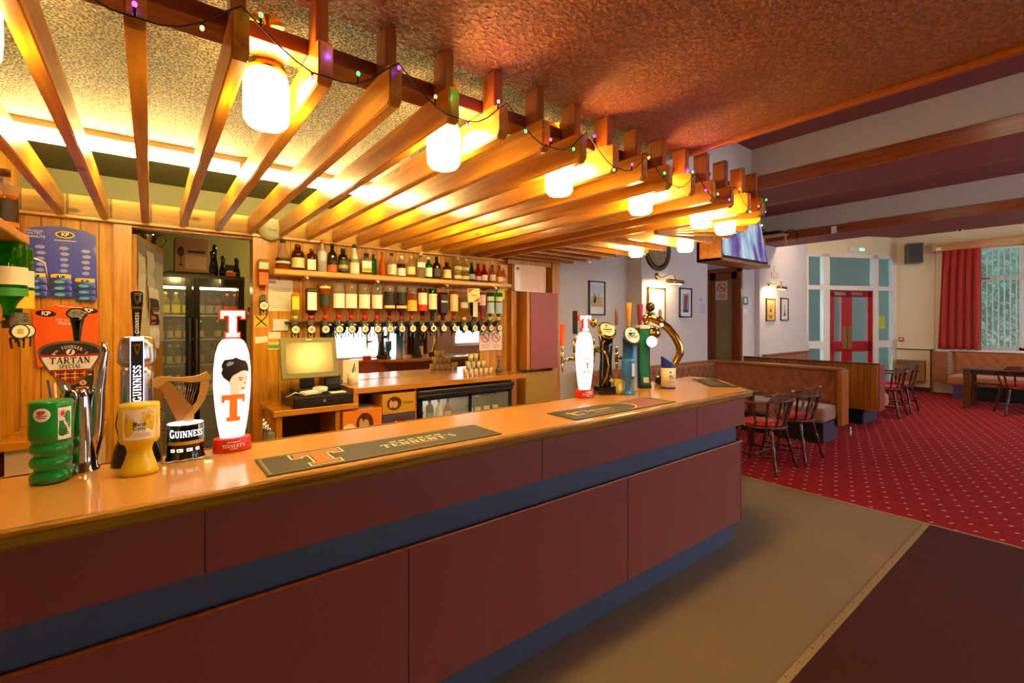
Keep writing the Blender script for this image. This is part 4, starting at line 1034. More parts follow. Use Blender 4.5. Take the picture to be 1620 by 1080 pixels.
def slab3(pts, th, mi=0, name=None):
    P = hp(pts); b.m(mi).prism(P, th, MHp @ T(0, 0, -th/2))
b = MB()
slab3([(385, 360), (392, 330), (415, 312), (450, 305), (510, 312), (560, 322), (620, 322), (680, 316), (730, 302), (765, 285), (782, 305), (800, 335), (785, 350), (740, 360), (690, 368), (640, 366), (590, 356), (540, 350), (500, 342), (475, 350), (455, 375), (435, 395), (410, 398), (392, 385)], .024)
b.build('neck', mat('harp_gold', 'D4A85C', .3, .45), t, world=False)
b = MB(); slab3([(436, 398), (458, 372), (480, 352), (505, 350), (545, 410), (600, 500), (668, 590), (650, 612), (600, 660), (562, 700), (545, 680), (500, 560), (460, 450)], .030)
b.build('sound_box', mat('harp_bronze', 'B07C40', .35, .4, bump=.3, bscale=200), t, world=False)
b = MB(); slab3([(720, 372), (778, 352), (780, 400), (772, 450), (750, 520), (715, 590), (672, 645), (668, 700), (618, 705), (590, 690), (600, 660), (640, 625), (690, 540), (712, 460)], .022)
b.build('pillar', mat('harp_gold', 'D4A85C', .3, .45), t, world=False)
b = MB()
for k in range(9):
    x0, y0 = 535+k*21, 352+k*1.5; x1, y1 = 560+k*11, 430+k*20
    p0, p1 = hp([(x0, y0)])[0], hp([(x1, y1)])[0]; b.cyl((p0[0], 0, p0[1]), (p1[0], 0, p1[1]), .0011, n=6)
b.build('strings', chrome, t, world=False)
MB().tube([(-.07+.009*k, -.056-.006*math.sin(k*1.3), .0035) for k in range(17)], .0028, 6).build('chain', steel, t, world=False)

# white lit lager fonts
def lager_font(x, y, rz, label, face):
    t = thing('beer_font', label, 'beer tap', (x, y, ZC), rz); t.scale = (.85, .85, 1)
    MB().lathe([(0, 0), (.074, 0), (.075, .004), (.073, .046), (.070, .050), (0, .050)], 36, None, 1, .72).build('base', red_base, t, world=False)
    rr = [(.046, .048), (.055, .09), (.064, .15), (.070, .21), (.0725, .26), (.071, .31), (.065, .36), (.054, .395), (.042, .412), (.030, .418), (0, .419)]
    MB().lathe(rr, 36, None, 1, .62).build('lit_body', lamp_white, t, world=False)
    def rz_(z):
        for i in range(len(rr)-1):
            if rr[i][1] <= z <= rr[i+1][1]:
                u = (z-rr[i][1])/(rr[i+1][1]-rr[i][1]); return (rr[i][0]+(rr[i+1][0]-rr[i][0])*u)/.0725
        return .3
    f = wrapf(.0725, .045, Matrix.Identity(4), .0010, 0, rz_); f2 = wrapf(.0725, .045, Matrix.Identity(4), .0018, 0, rz_)
    b = MB(); mats = [mat('backlit_orange', 'E8702A', .5, emis=hexc('F07020'), estr=.55), hair, mat('skin_print', 'EBC4AC', .6, emis=hexc('F0C0A0'), estr=.7), mat('blue_print', '3A4C8C', .6), mat('tiny_red_print', 'C04030', .6), mat('sheen_print', '9CC0D0', .5)]
    if face:
        k = .00238/5.4*1.12; g_ = lambda P: [((px-1005)*k, (940-py)*k/1.12) for px, py in P]
        decal(b.m(2), [g_([(968, 330), (1000, 290), (1060, 262), (1105, 268), (1128, 290), (1124, 330), (1128, 365), (1116, 385), (1110, 410), (1085, 432), (1052, 440), (1050, 462), (1035, 492), (990, 480), (972, 440), (985, 420), (978, 385), (962, 360)])], f, .008)
        decal(b.m(1), [g_([(915, 200), (935, 165), (975, 160), (1000, 158), (1020, 145), (1060, 165), (1110, 180), (1135, 215), (1143, 250), (1140, 285), (1120, 268), (1098, 262), (1062, 264), (1032, 282), (1002, 296), (985, 322), (975, 350), (955, 335), (925, 310), (908, 275), (920, 240), (910, 222)])], f2, .008)
        decal(b.m(5), [g_([(950, 200), (975, 180), (1010, 185), (1000, 205), (962, 220)])], wrapf(.0725, .045, Matrix.Identity(4), .0024, 0, rz_), .008)
        decal(b.m(1), [g_([(1028, 322), (1050, 312), (1082, 322), (1084, 328), (1050, 320)]), g_([(1040, 338), (1062, 330), (1078, 338), (1060, 342)]), g_([(1100, 318), (1126, 314), (1126, 320), (1102, 323)]), g_([(1106, 334), (1122, 330), (1121, 338), (1108, 339)])], f2, .008)
        decal(b.m(4), [g_([(1062, 408), (1082, 403), (1100, 406), (1084, 416)]), g_([(1098, 352), (1108, 372), (1094, 374)])], f2, .008)
        decal(b.m(0), [[(px*.092, pz*.100+.163) for px, pz in TLOGO]], wrapf(.0725, .045, Matrix.Identity(4), .0028, 0, rz_), .01)
    else:
        decal(b.m(3), shift(flat_text("TENNENT'S", .026, .02), 0, .25), f2, .008); decal(b.m(4), [[(px*.030, pz*.034+.205) for px, pz in TLOGO]], f2, .008)
        decal(b.m(3), shift(flat_text('LAGER', .032, .02), 0, .165), f2, .008)
        decal(b.m(0), [oval(.006, .005, -.01, .125), oval(.005, .004, .012, .122), oval(.006, .002, .0, .135)], f2, .006)
    b.build('print', mats, t, world=False)
    b = MB(); M = T(0, -.016, .474) @ Matrix.Rotation(PI/2, 4, 'X')
    b.m(0).prism(tlogo(.094, .100, .0045), .030, M @ T(0, 0, -.030)); b.m(1).prism(tlogo(.094, .100, -.001), .0035, M)
    b.build('letter_t', [mat('red_edge_acrylic', 'C02818', .25, coat=.5, emis=hexc('FF3010'), estr=.35), glow('lit_letter_face', (1, .66, .48), 1.7, 'FFE0D0')], t, world=False)
    b = MB(); f = wrapf(.0745, .0536, Matrix.Identity(4), .0008)
    decal(b, shift(slab_text("TENNENT'S", .0125, wide=1.05), 0, .024)+[rect(.05, .0035, 0, .038), rect(.03, .0022, 0, .013)], f, .008)
    b.build('base_lettering', [white_print], t, world=False)
    return t
lager_font(.243, 2.03, -.02, 'white lit lager font with a dark-haired portrait and orange T, beside the harp', True)
t = lager_font(2.205, 2.075, -.30, 'white lit lager font leading the far group of taps, orange-red tap handle behind it', False)
def tap(t, x, y, z0, col, zh, hl, name='tap_handle', shape='bar', rz=0):
    b = MB(); b.tube([(0, .03, z0), (0, y-.02, z0), (x*.5, y, z0+.004)], .011, 10); b.tube([(x*.5, y-.01, z0), (x, y, z0)], .012, 10)
    b.cyl((x, y, z0-.025), (x, y, z0+.05), .014, n=14); b.cyl((x, y, z0-.025), (x, y, z0-.085), .012, .006, n=12); b.cyl((x, y, z0+.05), (x, y, z0+.085), .009, .013, n=12)
    b.build('tap', mat('brass_chrome', 'B0A080', .2, 1), t, world=False)
    b = MB()
    if shape == 'bar': b.rbox(x-.016, x+.016, y-.012, y+.012, zh, zh+hl, .004)
    elif shape == 'taper': b.lathe([(.010, zh), (.014, zh+.02), (.024, zh+hl*.75), (.026, zh+hl*.97), (.022, zh+hl)], 4, T(x, y, 0) @ rotz(PI/4)); bmesh.ops.bevel(b.bm, geom=list(b.bm.edges), offset=.002, segments=2, affect='EDGES')
    elif shape == 'stick': b.lathe([(.009, zh), (.013, zh+.01), (.013, zh+hl*.8), (.010, zh+hl)], 12, T(x, y, 0))
    elif shape == 'ball': b.cyl((x, y, zh), (x, y, zh+.02), .008, n=10); b.sphere((x, y, zh+hl*.6), hl*.45, 10)
    b.build(name, solid(col, .3) if isinstance(col, str) else col, t, world=False)
tap(t, -.11, .15, .235, 'E8501C', .325, .145)
# black and gold font
t = thing('beer_font', 'black and gold curved font with a tilted oval face, second in the far group', 'beer tap', (2.41, 2.08, ZC), -.45)
bg_m = mat('bronze_gold', 'A87C34', .22, .9)
MB().rbox(-.062, .062, -.05, .05, 0, .055, .008).build('base', black_gloss, t, world=False)
b = MB(); b.tube([(0, .0, .05), (.0, -.005, .12), (.0, -.012, .22), (0, -.018, .32), (0, -.01, .39)], .04, 18, rr=[.042, .046, .040, .044, .052], flat=.8); b.build('column', black_gloss, t, world=False)
b = MB(); b.tube([(-.035, -.03, .055), (-.010, -.05, .12), (.004, -.052, .19), (-.01, -.052, .26), (-.035, -.038, .31)], .014, 12, flat=.5)
b.lathe([(.0, -.010), (.058, -.010), (.064, 0), (.058, .012), (0, .012)], 32, T(0, -.03, .425) @ Matrix.Rotation(PI/2-.75, 4, 'X'), 1, 1.15); b.build('gold_trim', bg_m, t, world=False)
b = MB(); M = T(0, -.03, .425) @ Matrix.Rotation(PI/2-.75, 4, 'X') @ T(0, 0, .0128); sheet(b.m(0), [oval(.048, .055)], M); sheet(b.m(1), [rect(.048, .005, 0, .018), rect(.066, .011, 0, .0), rect(.050, .005, 0, -.016), rect(.03, .004, 0, -.028)], M, .0006); b.m(2); sheet(b, [oval(.010, .009, 0, .036)], M, .0008)
b.build('face_plate', [mat('ivory_face', 'EDE4C8', .35), hair, gold], t, world=False)
b = MB(); M = T(.022, -.052, .10) @ Matrix.Rotation(PI/2, 4, 'X'); b.prism([(0, .015), (.015, -.01), (-.015, -.01)], .003, M); b.build('small_badge', solid('E8B878'), t, world=False)
tap(t, -.03, .13, .28, gold, .44, .06, shape='ball')
tap(t, -.17, .12, .30, '2A2018', .40, .16, shape='bar')
# blue font
t = thing('beer_font', 'blue cylindrical font with a white oval face, third in the far group', 'beer tap', (2.66, 2.07, ZC), -.5)
def grad_blue():
    m = mat('blue_to_silver_font', '1C34A0', .25, coat=.4); n, l = m.node_tree.nodes, m.node_tree.links
    tc = n.new('ShaderNodeTexCoord'); sp = n.new('ShaderNodeSeparateXYZ'); l.new(tc.outputs['Object'], sp.inputs[0]); cr = n.new('ShaderNodeValToRGB')
    cr.color_ramp.elements[0].position = .02; cr.color_ramp.elements[0].color = hexc('A8A49C'); cr.color_ramp.elements[1].position = .34; cr.color_ramp.elements[1].color = hexc('0C1C78')
    e = cr.color_ramp.elements.new(.2); e.color = hexc('2E7CD0'); l.new(sp.outputs[2], cr.inputs[0]); l.new(cr.outputs[0], n['Principled BSDF'].inputs['Base Color']); return m
gb = grad_blue()
MB().lathe([(0, .0), (.056, .0), (.056, .008), (.050, .012), (.050, .33), (.052, .36), (.04, .41), (0, .415)], 32).build('column', gb, t, world=False)
M = T(0, -.03, .385) @ Matrix.Rotation(PI/2-.6, 4, 'X')
MB().lathe([(0, -.03), (.054, -.02), (.060, 0), (.056, .012), (0, .012)], 32, M, 1, 1.2).build('head', mat('grey_blue_shell', '4C5470', .3, .4), t, world=False)
b = MB(); M2 = M @ T(0, 0, .0128); sheet(b.m(0), [oval(.050, .062)], M2); sheet(b.m(1), shift(flat_text('Best', .042, .02), 0, -.012)+[oval(.012, .006, -.004, .038)], M2, .0008)
b.build('face_plate', [white_print, mat('royal_blue_print', '24308C', .4)], t, world=False)
tap(t, -.05, .12, .22, '8A5A34', .46, .12, shape='stick')
# green font
t = thing('beer_font', 'green and black leaning font with a lit round badge, fourth in the far group', 'beer tap', (2.885, 2.13, ZC), -.55)
prof = [(-.045, 0), (-.032, .10), (-.028, .20), (-.038, .32), (-.048, .44), (.030, .44), (.052, .32), (.060, .20), (.048, .10), (.030, .04), (.040, 0)]
b = MB(); b.prism([(-x, z) for x, z in [(-.06, 0), (-.04, .05), (-.02, .15), (-.02, .25), (-.03, .35), (-.035, .44), (.035, .44), (.03, .3), (.03, .15), (.045, .05), (.06, 0)]], .09, T(.045, 0, 0) @ Matrix(((0, 0, -1, 0), (1, 0, 0, 0), (0, 1, 0, 0), (0, 0, 0, 1))))
b.build('column', mat('charcoal_shell', '3C3E38', .3, .3), t, world=False)
b = MB(); pts = [(.0, -.064, .02), (.0, -.05, .08), (.0, -.034, .15), (.0, -.034, .25), (.0, -.036, .35), (.0, -.040, .435)]
for i in range(len(pts)-1):
    (_, y0, z0), (_, y1, z1) = pts[i], pts[i+1]; b.poly([(-.035, y0, z0), (.035, y0, z0), (.035, y1, z1), (-.035, y1, z1)])
b.build('front_panel', mat('green_font_panel', '1C7C60', .3, coat=.4, var=.4, vscale=30), t, world=False)
MB().rbox(-.036, .036, -.045, .04, .432, .46, .004).build('cap', mat('pale_cap', 'D8E0D0', .4), t, world=False)
b = MB(); b.lathe([(0, 0), (.040, 0), (.042, .006), (.040, .014)], 28, T(.045, -.05, .34) @ Matrix.Rotation(PI/2, 4, 'X')); b.m(1).lathe([(.040, .014), (0, .0145)], 28, T(.045, -.05, .34) @ Matrix.Rotation(PI/2, 4, 'X'), cap=False)
b.build('round_badge', [steel, lamp_white], t, world=False)
b = MB(); M = T(0, -.062, .06) @ Matrix.Rotation(PI/2-.2, 4, 'X'); sheet(b, [rect(.04, .04)], M, .004); b.build('foot_label', solid('D8C8B0'), t, world=False)
tap(t, -.07, .10, .33, 'D89A20', .43, .20, shape='taper'); tap(t, .02, .10, .33, '8A2050', .43, .19, shape='taper')
# big looping gold font
t = thing('beer_font', 'large polished gold font bent in an open loop, last of the far group', 'beer tap', (3.12, 2.13, ZC), -.66)
gl_m = mat('polished_gold', 'C8A048', .1, 1)
loop = [(-.02, 0, .03), (.05, 0, .09), (.11, 0, .17), (.145, 0, .24), (.14, 0, .30), (.105, 0, .37), (.05, 0, .44), (-.02, 0, .49), (-.085, 0, .515), (-.13, 0, .515), (-.15, 0, .50)]
MB().tube(loop, .03, 18, rr=[.018, .024, .030, .033, .034, .034, .034, .033, .031, .028, .018], flat=.85).build('loop', gl_m, t, world=False)
MB().rbox(-.05, .05, -.04, .04, 0, .07, .02).build('foot', black_gloss, t, world=False)
b = MB(); b.lathe([(0, 0), (.05, .0), (.062, .01), (.05, .022), (0, .024)], 28, T(-.09, -.005, .40) @ Matrix.Rotation(PI/2, 4, 'X'), 1.3, .9); b.tube([(-.11, 0, .44), (-.12, 0, .50)], .02, 12); b.build('badge_holder', gl_m, t, world=False)
b = MB(); M = T(-.09, -.031, .40) @ Matrix.Rotation(PI/2, 4, 'X'); sheet(b.m(0), [oval(.05, .03)], M); sheet(b.m(1), [rect(.06, .008, 0, .004), rect(.03, .01, 0, .02)], M, .0006); b.build('badge', [bg_m, solid('F4E8B0')], t, world=False)
b = MB(); b.cyl((-.085, 0, .53), (-.085, 0, .56), .02, n=16); b.sphere((-.085, 0, .60), .034, 10, sz=1.15); b.build('lever_knob', mat('brown_bakelite', '40241C', .2, coat=.5), t, world=False)
b = MB(); b.sphere((-.005, -.028, .462), .012, 8); b.build('badge_lamp', glow('lens_bright', (1, .98, .9), 12), t, world=False)
# blue goblet tin, small yellow tin, white and blue tin
t = thing('collection_tin', 'blue goblet-shaped collection tin between the dark font and the blue font', 'collection tin', (2.535, 1.985, ZC), -.5)
bp_ = mat('blue_plastic', '2878C8', .3, coat=.3)
MB().lathe([(0, 0), (.046, 0), (.047, .008), (.03, .014), (.022, .03), (.022, .085), (.036, .10), (.043, .108), (.045, .225), (.041, .232), (0, .232)], 28).build('body', bp_, t, world=False)
b = MB(); decal(b, [rect(.026, .085, .018, .165)], wrapf(.045, .045, Matrix.Identity(4), .0008), .008); b.build('paper_label', solid('E8E4F0'), t, world=False)
t = thing('collection_tin', 'small yellow-green tin half hidden behind the blue goblet tin', 'collection tin', (2.478, 2.03, ZC), 0)
MB().lathe([(0, 0), (.028, 0), (.03, .01), (.032, .085), (.026, .098), (0, .1)], 20).build('body', solid('B8B030', .35), t, world=False)
b = MB(); decal(b, [oval(.018, .028, -.006, .05)], wrapf(.032, .032, Matrix.Identity(4), .0008), .008); b.build('label', solid('E8E080'), t, world=False)
t = thing('collection_tin', 'white collection tin with a slanted blue top in front of the gold loop font', 'collection tin', (2.995, 1.985, ZC), -.7)
MB().lathe([(0, 0), (.052, 0), (.052, .012)], 32).build('foot_ring', solid('2838B0', .35), t, world=False)
MB().lathe([(.052, .012), (.052, .155)], 32).build('body', mat('cream_tin', 'F0E4CC', .4), t, world=False)
b = MB(); n = 32; lo, hi = [], []
for i in range(n):
    a = 2*PI*i/n; x, y = .0525*math.cos(a), .0525*math.sin(a); lo.append(b._v((x, y, .150))); hi.append(b._v((x, y, .195-x*.75)))
for i in range(n): b.face([lo[i], lo[(i+1) % n], hi[(i+1) % n], hi[i]])
b.m(1).face(hi)
b.build('slanted_top', [solid('2838B0', .35), solid('E8D8B8')], t, world=False)
b = MB(); decal(b, [oval(.006, .007, .0, .12)]+shift(flat_text('Marie', .016, .01), .012, .092)+shift(flat_text('Curie', .016, .01), .012, .078)+[rect(.04, .0015, .012, .05)], wrapf(.0525, .0525, Matrix.Identity(4), .0008), .008); b.build('print', ink, t, world=False)

# bar towels lying on the counter
def towel(name, label, pts, mats, draw, th=.003):
    t = thing(name, label, 'bar runner', (sum(p[0] for p in pts)/4, sum(p[1] for p in pts)/4, ZC))
    MB().prism(pts, th, T(0, 0, ZC)).build('mat', mats[0], t)
    b = MB(); draw(b); b.build('print', mats[1:], t); return t
run_m = mat('dark_rubber_runner', '3C3830', .55, bump=.2, bscale=300); edge_m = mat('khaki_edge', '7C7458', .6)
z1 = ZC+.0034
def d1(b):
    P = lambda x, y: (x, y, z1)
    b.m(0)
    for a, c_, d, e in ((.293, .302, 1.612, 1.818), (1.183, 1.186, 1.612, 1.818), (.302, 1.183, 1.612, 1.616), (.302, 1.183, 1.814, 1.818)): b.poly([P(a, d), P(c_, d), P(c_, e), P(a, e)])
    M = T(.475, 1.715, z1+.0004) @ rotz(0)
    sheet(b.m(1), [tlogo(.165, .165, .009)], M); sheet(b.m(2), [tlogo(.165, .165, .003)], M, .0004); sheet(b.m(3), [tlogo(.155, .155)], M, .0008)
    M = T(.86, 1.71, z1+.0004); sheet(b.m(1), slab_text("TENNENT'S", .045, wide=1.05), M); sheet(b.m(1), [rect(.03, .012, -.10+.04*k, .045) for k in range(6)], M); sheet(b.m(3), [rect(.16, .006, .02, -.036)], M)
towel('bar_runner', 'long dark bar runner with an orange T nearest the camera', [(.286, 1.604), (1.192, 1.604), (1.192, 1.826), (.286, 1.826)], [run_m, edge_m, solid('EDE6D0'), black, orange_print], d1)
def d2(b):
    M = T(1.86, 1.71, z1+.0002)
    pg = [(-.02, -.08), (.62, -.08), (.62, .08), (-.02, .08)]
    xs = []
    for i in range(13): a = -PI/2+PI*i/12; xs.append((.20+.16*math.cos(a)*.9, .097*math.sin(a)))
    outer = xs+[(.60, .095), (.60, -.095)]
    sheet(b.m(0), [xs+[(.60, .097)]+[(.60, -.097)]], M)
    rim = [[(.20+.16*.9*math.cos(-PI/2+PI*i/12), .097*math.sin(-PI/2+PI*i/12)), (.20+.16*.9*math.cos(-PI/2+PI*(i+1)/12), .097*math.sin(-PI/2+PI*(i+1)/12)), (.212+.16*.9*math.cos(-PI/2+PI*(i+1)/12), .097*math.sin(-PI/2+PI*(i+1)/12)), (.212+.16*.9*math.cos(-PI/2+PI*i/12), .097*math.sin(-PI/2+PI*i/12))] for i in range(12)]
    sheet(b.m(1), rim, M, .0008)
    sheet(b.m(2), [oval(.05, .006, -.12, .02), oval(.012, .05, -.13, .0), oval(.02, .008, -.09, -.03), oval(.04, .005, -.06, .03)], M, .0006); sheet(b.m(2), shift(flat_text('Belhaven', .055, .01), .07, .01), M, .0006); sheet(b.m(2), [rect(.16, .006, .08, -.035)], M, .0006)
towel('bar_runner', 'dark and mauve patterned bar runner with gold lettering before the far taps', [(1.645, 1.606), (2.50, 1.606), (2.50, 1.815), (1.645, 1.815)], [run_m, mat('mauve_pattern_print', '8C5058', .6, var=.5, vscale=120), solid('F0ECE0'), mat('gold_print', 'D8B030', .4)], d2)
Mr = T(3.525, 1.93, ZC) @ rotz(math.radians(46))
def d3(b):
    M = Mr @ T(0, 0, .0035)
    sheet(b.m(0), [rect(.40, .012, 0, -.093)], M, .0004); sheet(b.m(1), [rect(.20, .006, -.03, .05-.016*k) for k in range(6)]+[rect(.05, .06, .13, .01)], M, .0004)
pp = [tuple((Mr @ Vector((x, y, 0)))[:2]) for x, y in ((-.24, -.10), (.24, -.10), (.24, .10), (-.24, .10))]
towel('bar_runner', 'small dark bar runner lying on the chamfered far corner of the counter', pp, [run_m, mat('gold_print', 'D8B030', .4), solid('8C8468')], d3)
# ------------------------------------------------------------------ things on and around the back bar
def card(name, label, cat, pts, mats, draw, y, th=.002, group=None):
    """flat printed sheet in a plane facing the bar, pts are (X, Z)"""
    b = MB(); M = T(0, y, 0) @ Matrix.Rotation(PI/2, 4, 'X'); sheet_m = M
    b.prism(pts, th, M); b.m(1); draw(b, M @ T(0, 0, th+.0004)); o = b.build(name, mats); return tag(o, label, cat, group)
khaki = mat('khaki_monitor_case', '7C7A4C', .4)
# cash drawer, till screen, card reader
t = thing('cash_drawer', 'black cash drawer under the till screen', 'cash drawer', (.99, 3.69, .992))
MB().rbox(.787, 1.206, 3.505, 3.90, .993, 1.075, .004).build('case', black, t)
o = MB().rbox(.797, 1.196, 3.497, 3.508, 1.000, 1.068, .003).build('drawer_front', mat('drawer_face', '221E1A', .3), t)
MB().cyl((.995, 3.496, 1.034), (.995, 3.490, 1.034), .010, n=16).build('lock', steel, o)
MB().box(.85, 1.14, 3.4945, 3.497, 1.040, 1.043).build('finger_groove', dark_grey, o)
t = thing('till_screen', 'grey touch screen till tilted back on its stand', 'till', (.94, 3.72, 1.0755), .0)
MB().rbox(-.11, .11, -.08, .10, 0, .035, .008).rbox(-.05, .05, .0, .06, .03, .16, .01).build('stand', black, t, world=False)
MT = T(0, -.05, .265) @ Matrix.Rotation(PI/2-.245, 4, 'X')
o = MB().rbox(-.20, .20, -.155, .150, -.03, 0, .006, MT).rbox(-.15, .15, -.11, .11, -.06, -.03, .01, MT).build('case', khaki, t, world=False)
MB().box(-.165, .165, -.118, .112, 0, .0015, MT).build('screen', mat('glossy_screen', '8C8468', .22, .9), t, world=False)
b = MB(); sheet(b, [rect(.045, .008, 0, .135)], MT, .001); b.build('badge', solid('D8D8C8'), t, world=False)
t = thing('card_reader', 'white handheld card reader lying on the cash drawer', 'card reader', (.93, 3.56, 1.076), .35)
MB().rbox(-.085, .06, -.035, .035, .002, .032, .010).rbox(.02, .105, -.04, .04, .012, .052, .014).build('body', white_pl, t, world=False)
MB().tube([(-.085, 0, .015), (-.13, .01, .03), (-.16, .03, .01), (-.17, .06, .0)], .004, 8).build('cable', solid('D8D4C4'), t, world=False)
b = MB().rbox(1.05, 1.16, 3.52, 3.59, 1.076, 1.083, .001); tag(b.build('paper_pad', paper), 'white slips of paper on the right of the cash drawer', 'papers')
t = thing('receipt_printer', 'black receipt printer behind the till screen', 'printer', (1.13, 3.8, 1.076)); MB().rbox(1.06, 1.185, 3.72, 3.88, 1.076, 1.19, .01).build('case', black, t); MB().rbox(1.07, 1.175, 3.716, 3.722, 1.12, 1.17, .002).build('front', dark_grey, t)
t = thing('pen_pot', 'small white pot with a pen beside the till on the raised worktop', 'pot', (1.29, 3.80, 1.1045))
MB().lathe([(0, 0), (.032, 0), (.034, .09), (.030, .09), (.028, .005)], 20, T(1.29, 3.78, 1.1045)).build('pot', solid('E8DCC0'), t)
MB().cyl((1.285, 3.78, 1.12), (1.31, 3.77, 1.27), .004, n=8).build('pen', black, t)
card('menu_card', 'upright cream card standing beside the till', 'card', [(1.25, 1.105), (1.38, 1.105), (1.38, 1.29), (1.25, 1.29)], [solid('EDE0C4'), solid('5A4028')], lambda b, M: sheet(b, [rect(.006, .07, 1.35, 1.20), rect(.004, .05, 1.33, 1.2)], M), 3.88)
# boxes under the raised worktop
def crate(label, x0, x1, y0, y1, z0, z1, col, win, group='boxed glasses under the back worktop', round_=None, logo=None):
    t = thing('cardboard_box', label, 'box', ((x0+x1)/2, (y0+y1)/2, z0), 0, group)
    MB().rbox(x0, x1, y0, y1, z0, z1, .002).build('carton', solid(col, .6), t)
    M = T((x0+x1)/2, y0-.001, (z0+z1)/2) @ Matrix.Rotation(PI/2, 4, 'X'); w_, h_ = x1-x0, z1-z0
    b = MB(); sheet(b.m(0), [oval(w_*.22, h_*.34, w_*win[0], h_*win[1])], M); sheet(b.m(1), [oval(w_*.09, h_*.18, w_*(win[0]+.02), h_*(win[1]-.05)), oval(w_*.05, h_*.2, w_*(win[0]-.1), h_*(win[1]-.02))], M, .0006); b.build('printed_window', [solid('5A2A18', .4), solid('D0A878', .4)], t)
    b = MB()
    if logo: sheet(b, shift(flat_text(logo, h_*.2, .01), w_*.28, 0), M, .0006)
    if round_: sheet(b, [oval(h_*.2, h_*.2, -w_*.35, -h_*.1)], M, .0006)
    if logo or round_: b.build('print', solid(round_ or '4A3010'), t)
crate('bright orange carton with an oval picture under the till end of the worktop', 1.13, 1.43, 3.50, 3.75, .699, .935, 'E8841C', (.05, .05), round_='F0E8D8')
b = MB(); [b.rbox(1.15+.01*k, 1.38-.008*k, 3.53, 3.70, .936+.004*k, .939+.004*k, .0005) for k in range(3)]
tag(b.build('paper_stack', solid('8C8478')), 'small stack of papers on top of the orange carton', 'papers')
crate('mustard yellow carton with an oval window, above the purple carton', 1.435, 1.715, 3.50, 3.78, .875, 1.035, 'C8982C', (-.15, 0), logo='Dobles')
crate('dark purple carton with a black oval, below the mustard carton', 1.435, 1.715, 3.50, 3.78, .699, .872, '4C4260', (.0, .0))
# bottle poking up in front of the orange carton: stands on the bar staff's under-counter shelf
boxo_shelf = thing('under_counter_shelf', 'shelf behind the bar counter on the staff side', 'shelf', (1.0, 2.25, .80))
MB().rbox(.0, 2.2, 2.11, 2.42, .80, .82, .003).rbox(.0, .02, 2.11, 2.42, 0, .80, .002).rbox(2.18, 2.2, 2.11, 2.42, 0, .80, .002).build('board', wtm, boxo_shelf)
place(make_bottle('spirit_bottle', 'cone', .036, .27, 'clear', 'clearl', .4, 'D8C040', None), (.76, 2.26, .821), 'clear bottle with a yellow cap poking up behind the counter edge', 'bottles behind the counter')
# under-counter bottle cooler
t = thing('bottle_cooler', 'black two-door bottle cooler under the right end of the back worktop', 'fridge', (2.24, 3.75, 0))
b = MB(); X0c, X1c, Y0c, Y1c = 1.745, 2.74, 3.50, 3.97
b.box(X0c, X0c+.03, Y0c+.03, Y1c, .0, 1.0); b.box(X1c-.03, X1c, Y0c+.03, Y1c, 0, 1.0); b.box(X0c, X1c, Y1c-.02, Y1c, 0, 1.0); b.box(X0c, X1c, Y0c+.03, Y1c, 0, .16)
b.box(X0c, X1c, Y0c+.03, Y1c, .985, 1.0)
b.build('cabinet', black, t)
MB().rbox(X0c-.005, X1c+.01, Y0c-.012, Y1c, .998, 1.036, .010).rbox(X0c, X1c, Y0c+.0, Y0c+.05, .965, .996, .006).build('top', mat('grey_black_top', '2C2A26', .3), t)
MB().box(X0c+.03, X1c-.03, Y1c-.03, Y1c-.022, .16, .98).build('back_lining', mat('white_lining', 'E8ECE8', .3, .2), t)
MB().box(X0c+.05, 2.22, 3.90, 3.925, .945, .965).build('light_tube', glow('cooler_lamp', (1, .97, .88), 26), t)
for nm, a, c_, yy in (('l', X0c+.005, 2.27, Y0c+.018), ('r', 2.24, X1c-.005, Y0c+.036)):
    f_ = MB(); f_.box(a, a+.035, yy-.012, yy+.004, .16, .965); f_.box(c_-.035, c_, yy-.012, yy+.004, .16, .965); f_.box(a, c_, yy-.012, yy+.004, .16, .19); f_.box(a, c_, yy-.012, yy+.004, .945, .965)
    o = f_.build('sliding_door', black, t); MB().box(a+.03, c_-.03, yy-.006, yy-.002, .19, .95).build('pane', cooler_glass, o)
MB().box(X0c+.03, X1c-.03, 3.56, 3.94, .685, .692).build('shelf', steel, t)
zc = .693
for x, kind, r, h, gl, lb, cap, txt in ((1.83, 'round', .030, .22, 'orange', 'E8A030', 'C07018', 'amber bottle at the left of the lit cooler'), (1.92, 'jar', .033, .24, 'teal', '1CA8A0', '2A6060', 'turquoise can-shaped bottle in the lit half of the cooler'), (2.01, 'round', .033, .23, 'white', 'F4ECE8', 'D0C0C0', 'white bottle in the lit half of the cooler'), (2.10, 'round', .030, .23, 'red', 'F0D8D0', '802018', 'red bottle with a white label in the lit half of the cooler'),
    (2.33, 'round', .032, .235, 'dkgreen', 'E8E4B8', '20301C', 'first dark green wine bottle in the right half of the cooler'), (2.42, 'round', .032, .235, 'green', 'E4E8A8', 'D8D090', 'round-labelled green bottle, second in the right half of the cooler'), (2.52, 'round', .032, .235, 'dkgreen', 'F0ECC8', '28381C', 'third green bottle in the right half of the cooler'), (2.62, 'round', .032, .235, 'dkgreen', 'DCE0A0', '28381C', 'fourth green bottle at the right of the cooler')):
    place(make_bottle('cooler_bottle', kind, r, h, gl, None, 0, cap, lb, (.12, .52)), (x, 3.64, zc), txt, 'bottles in the cooler', 0)
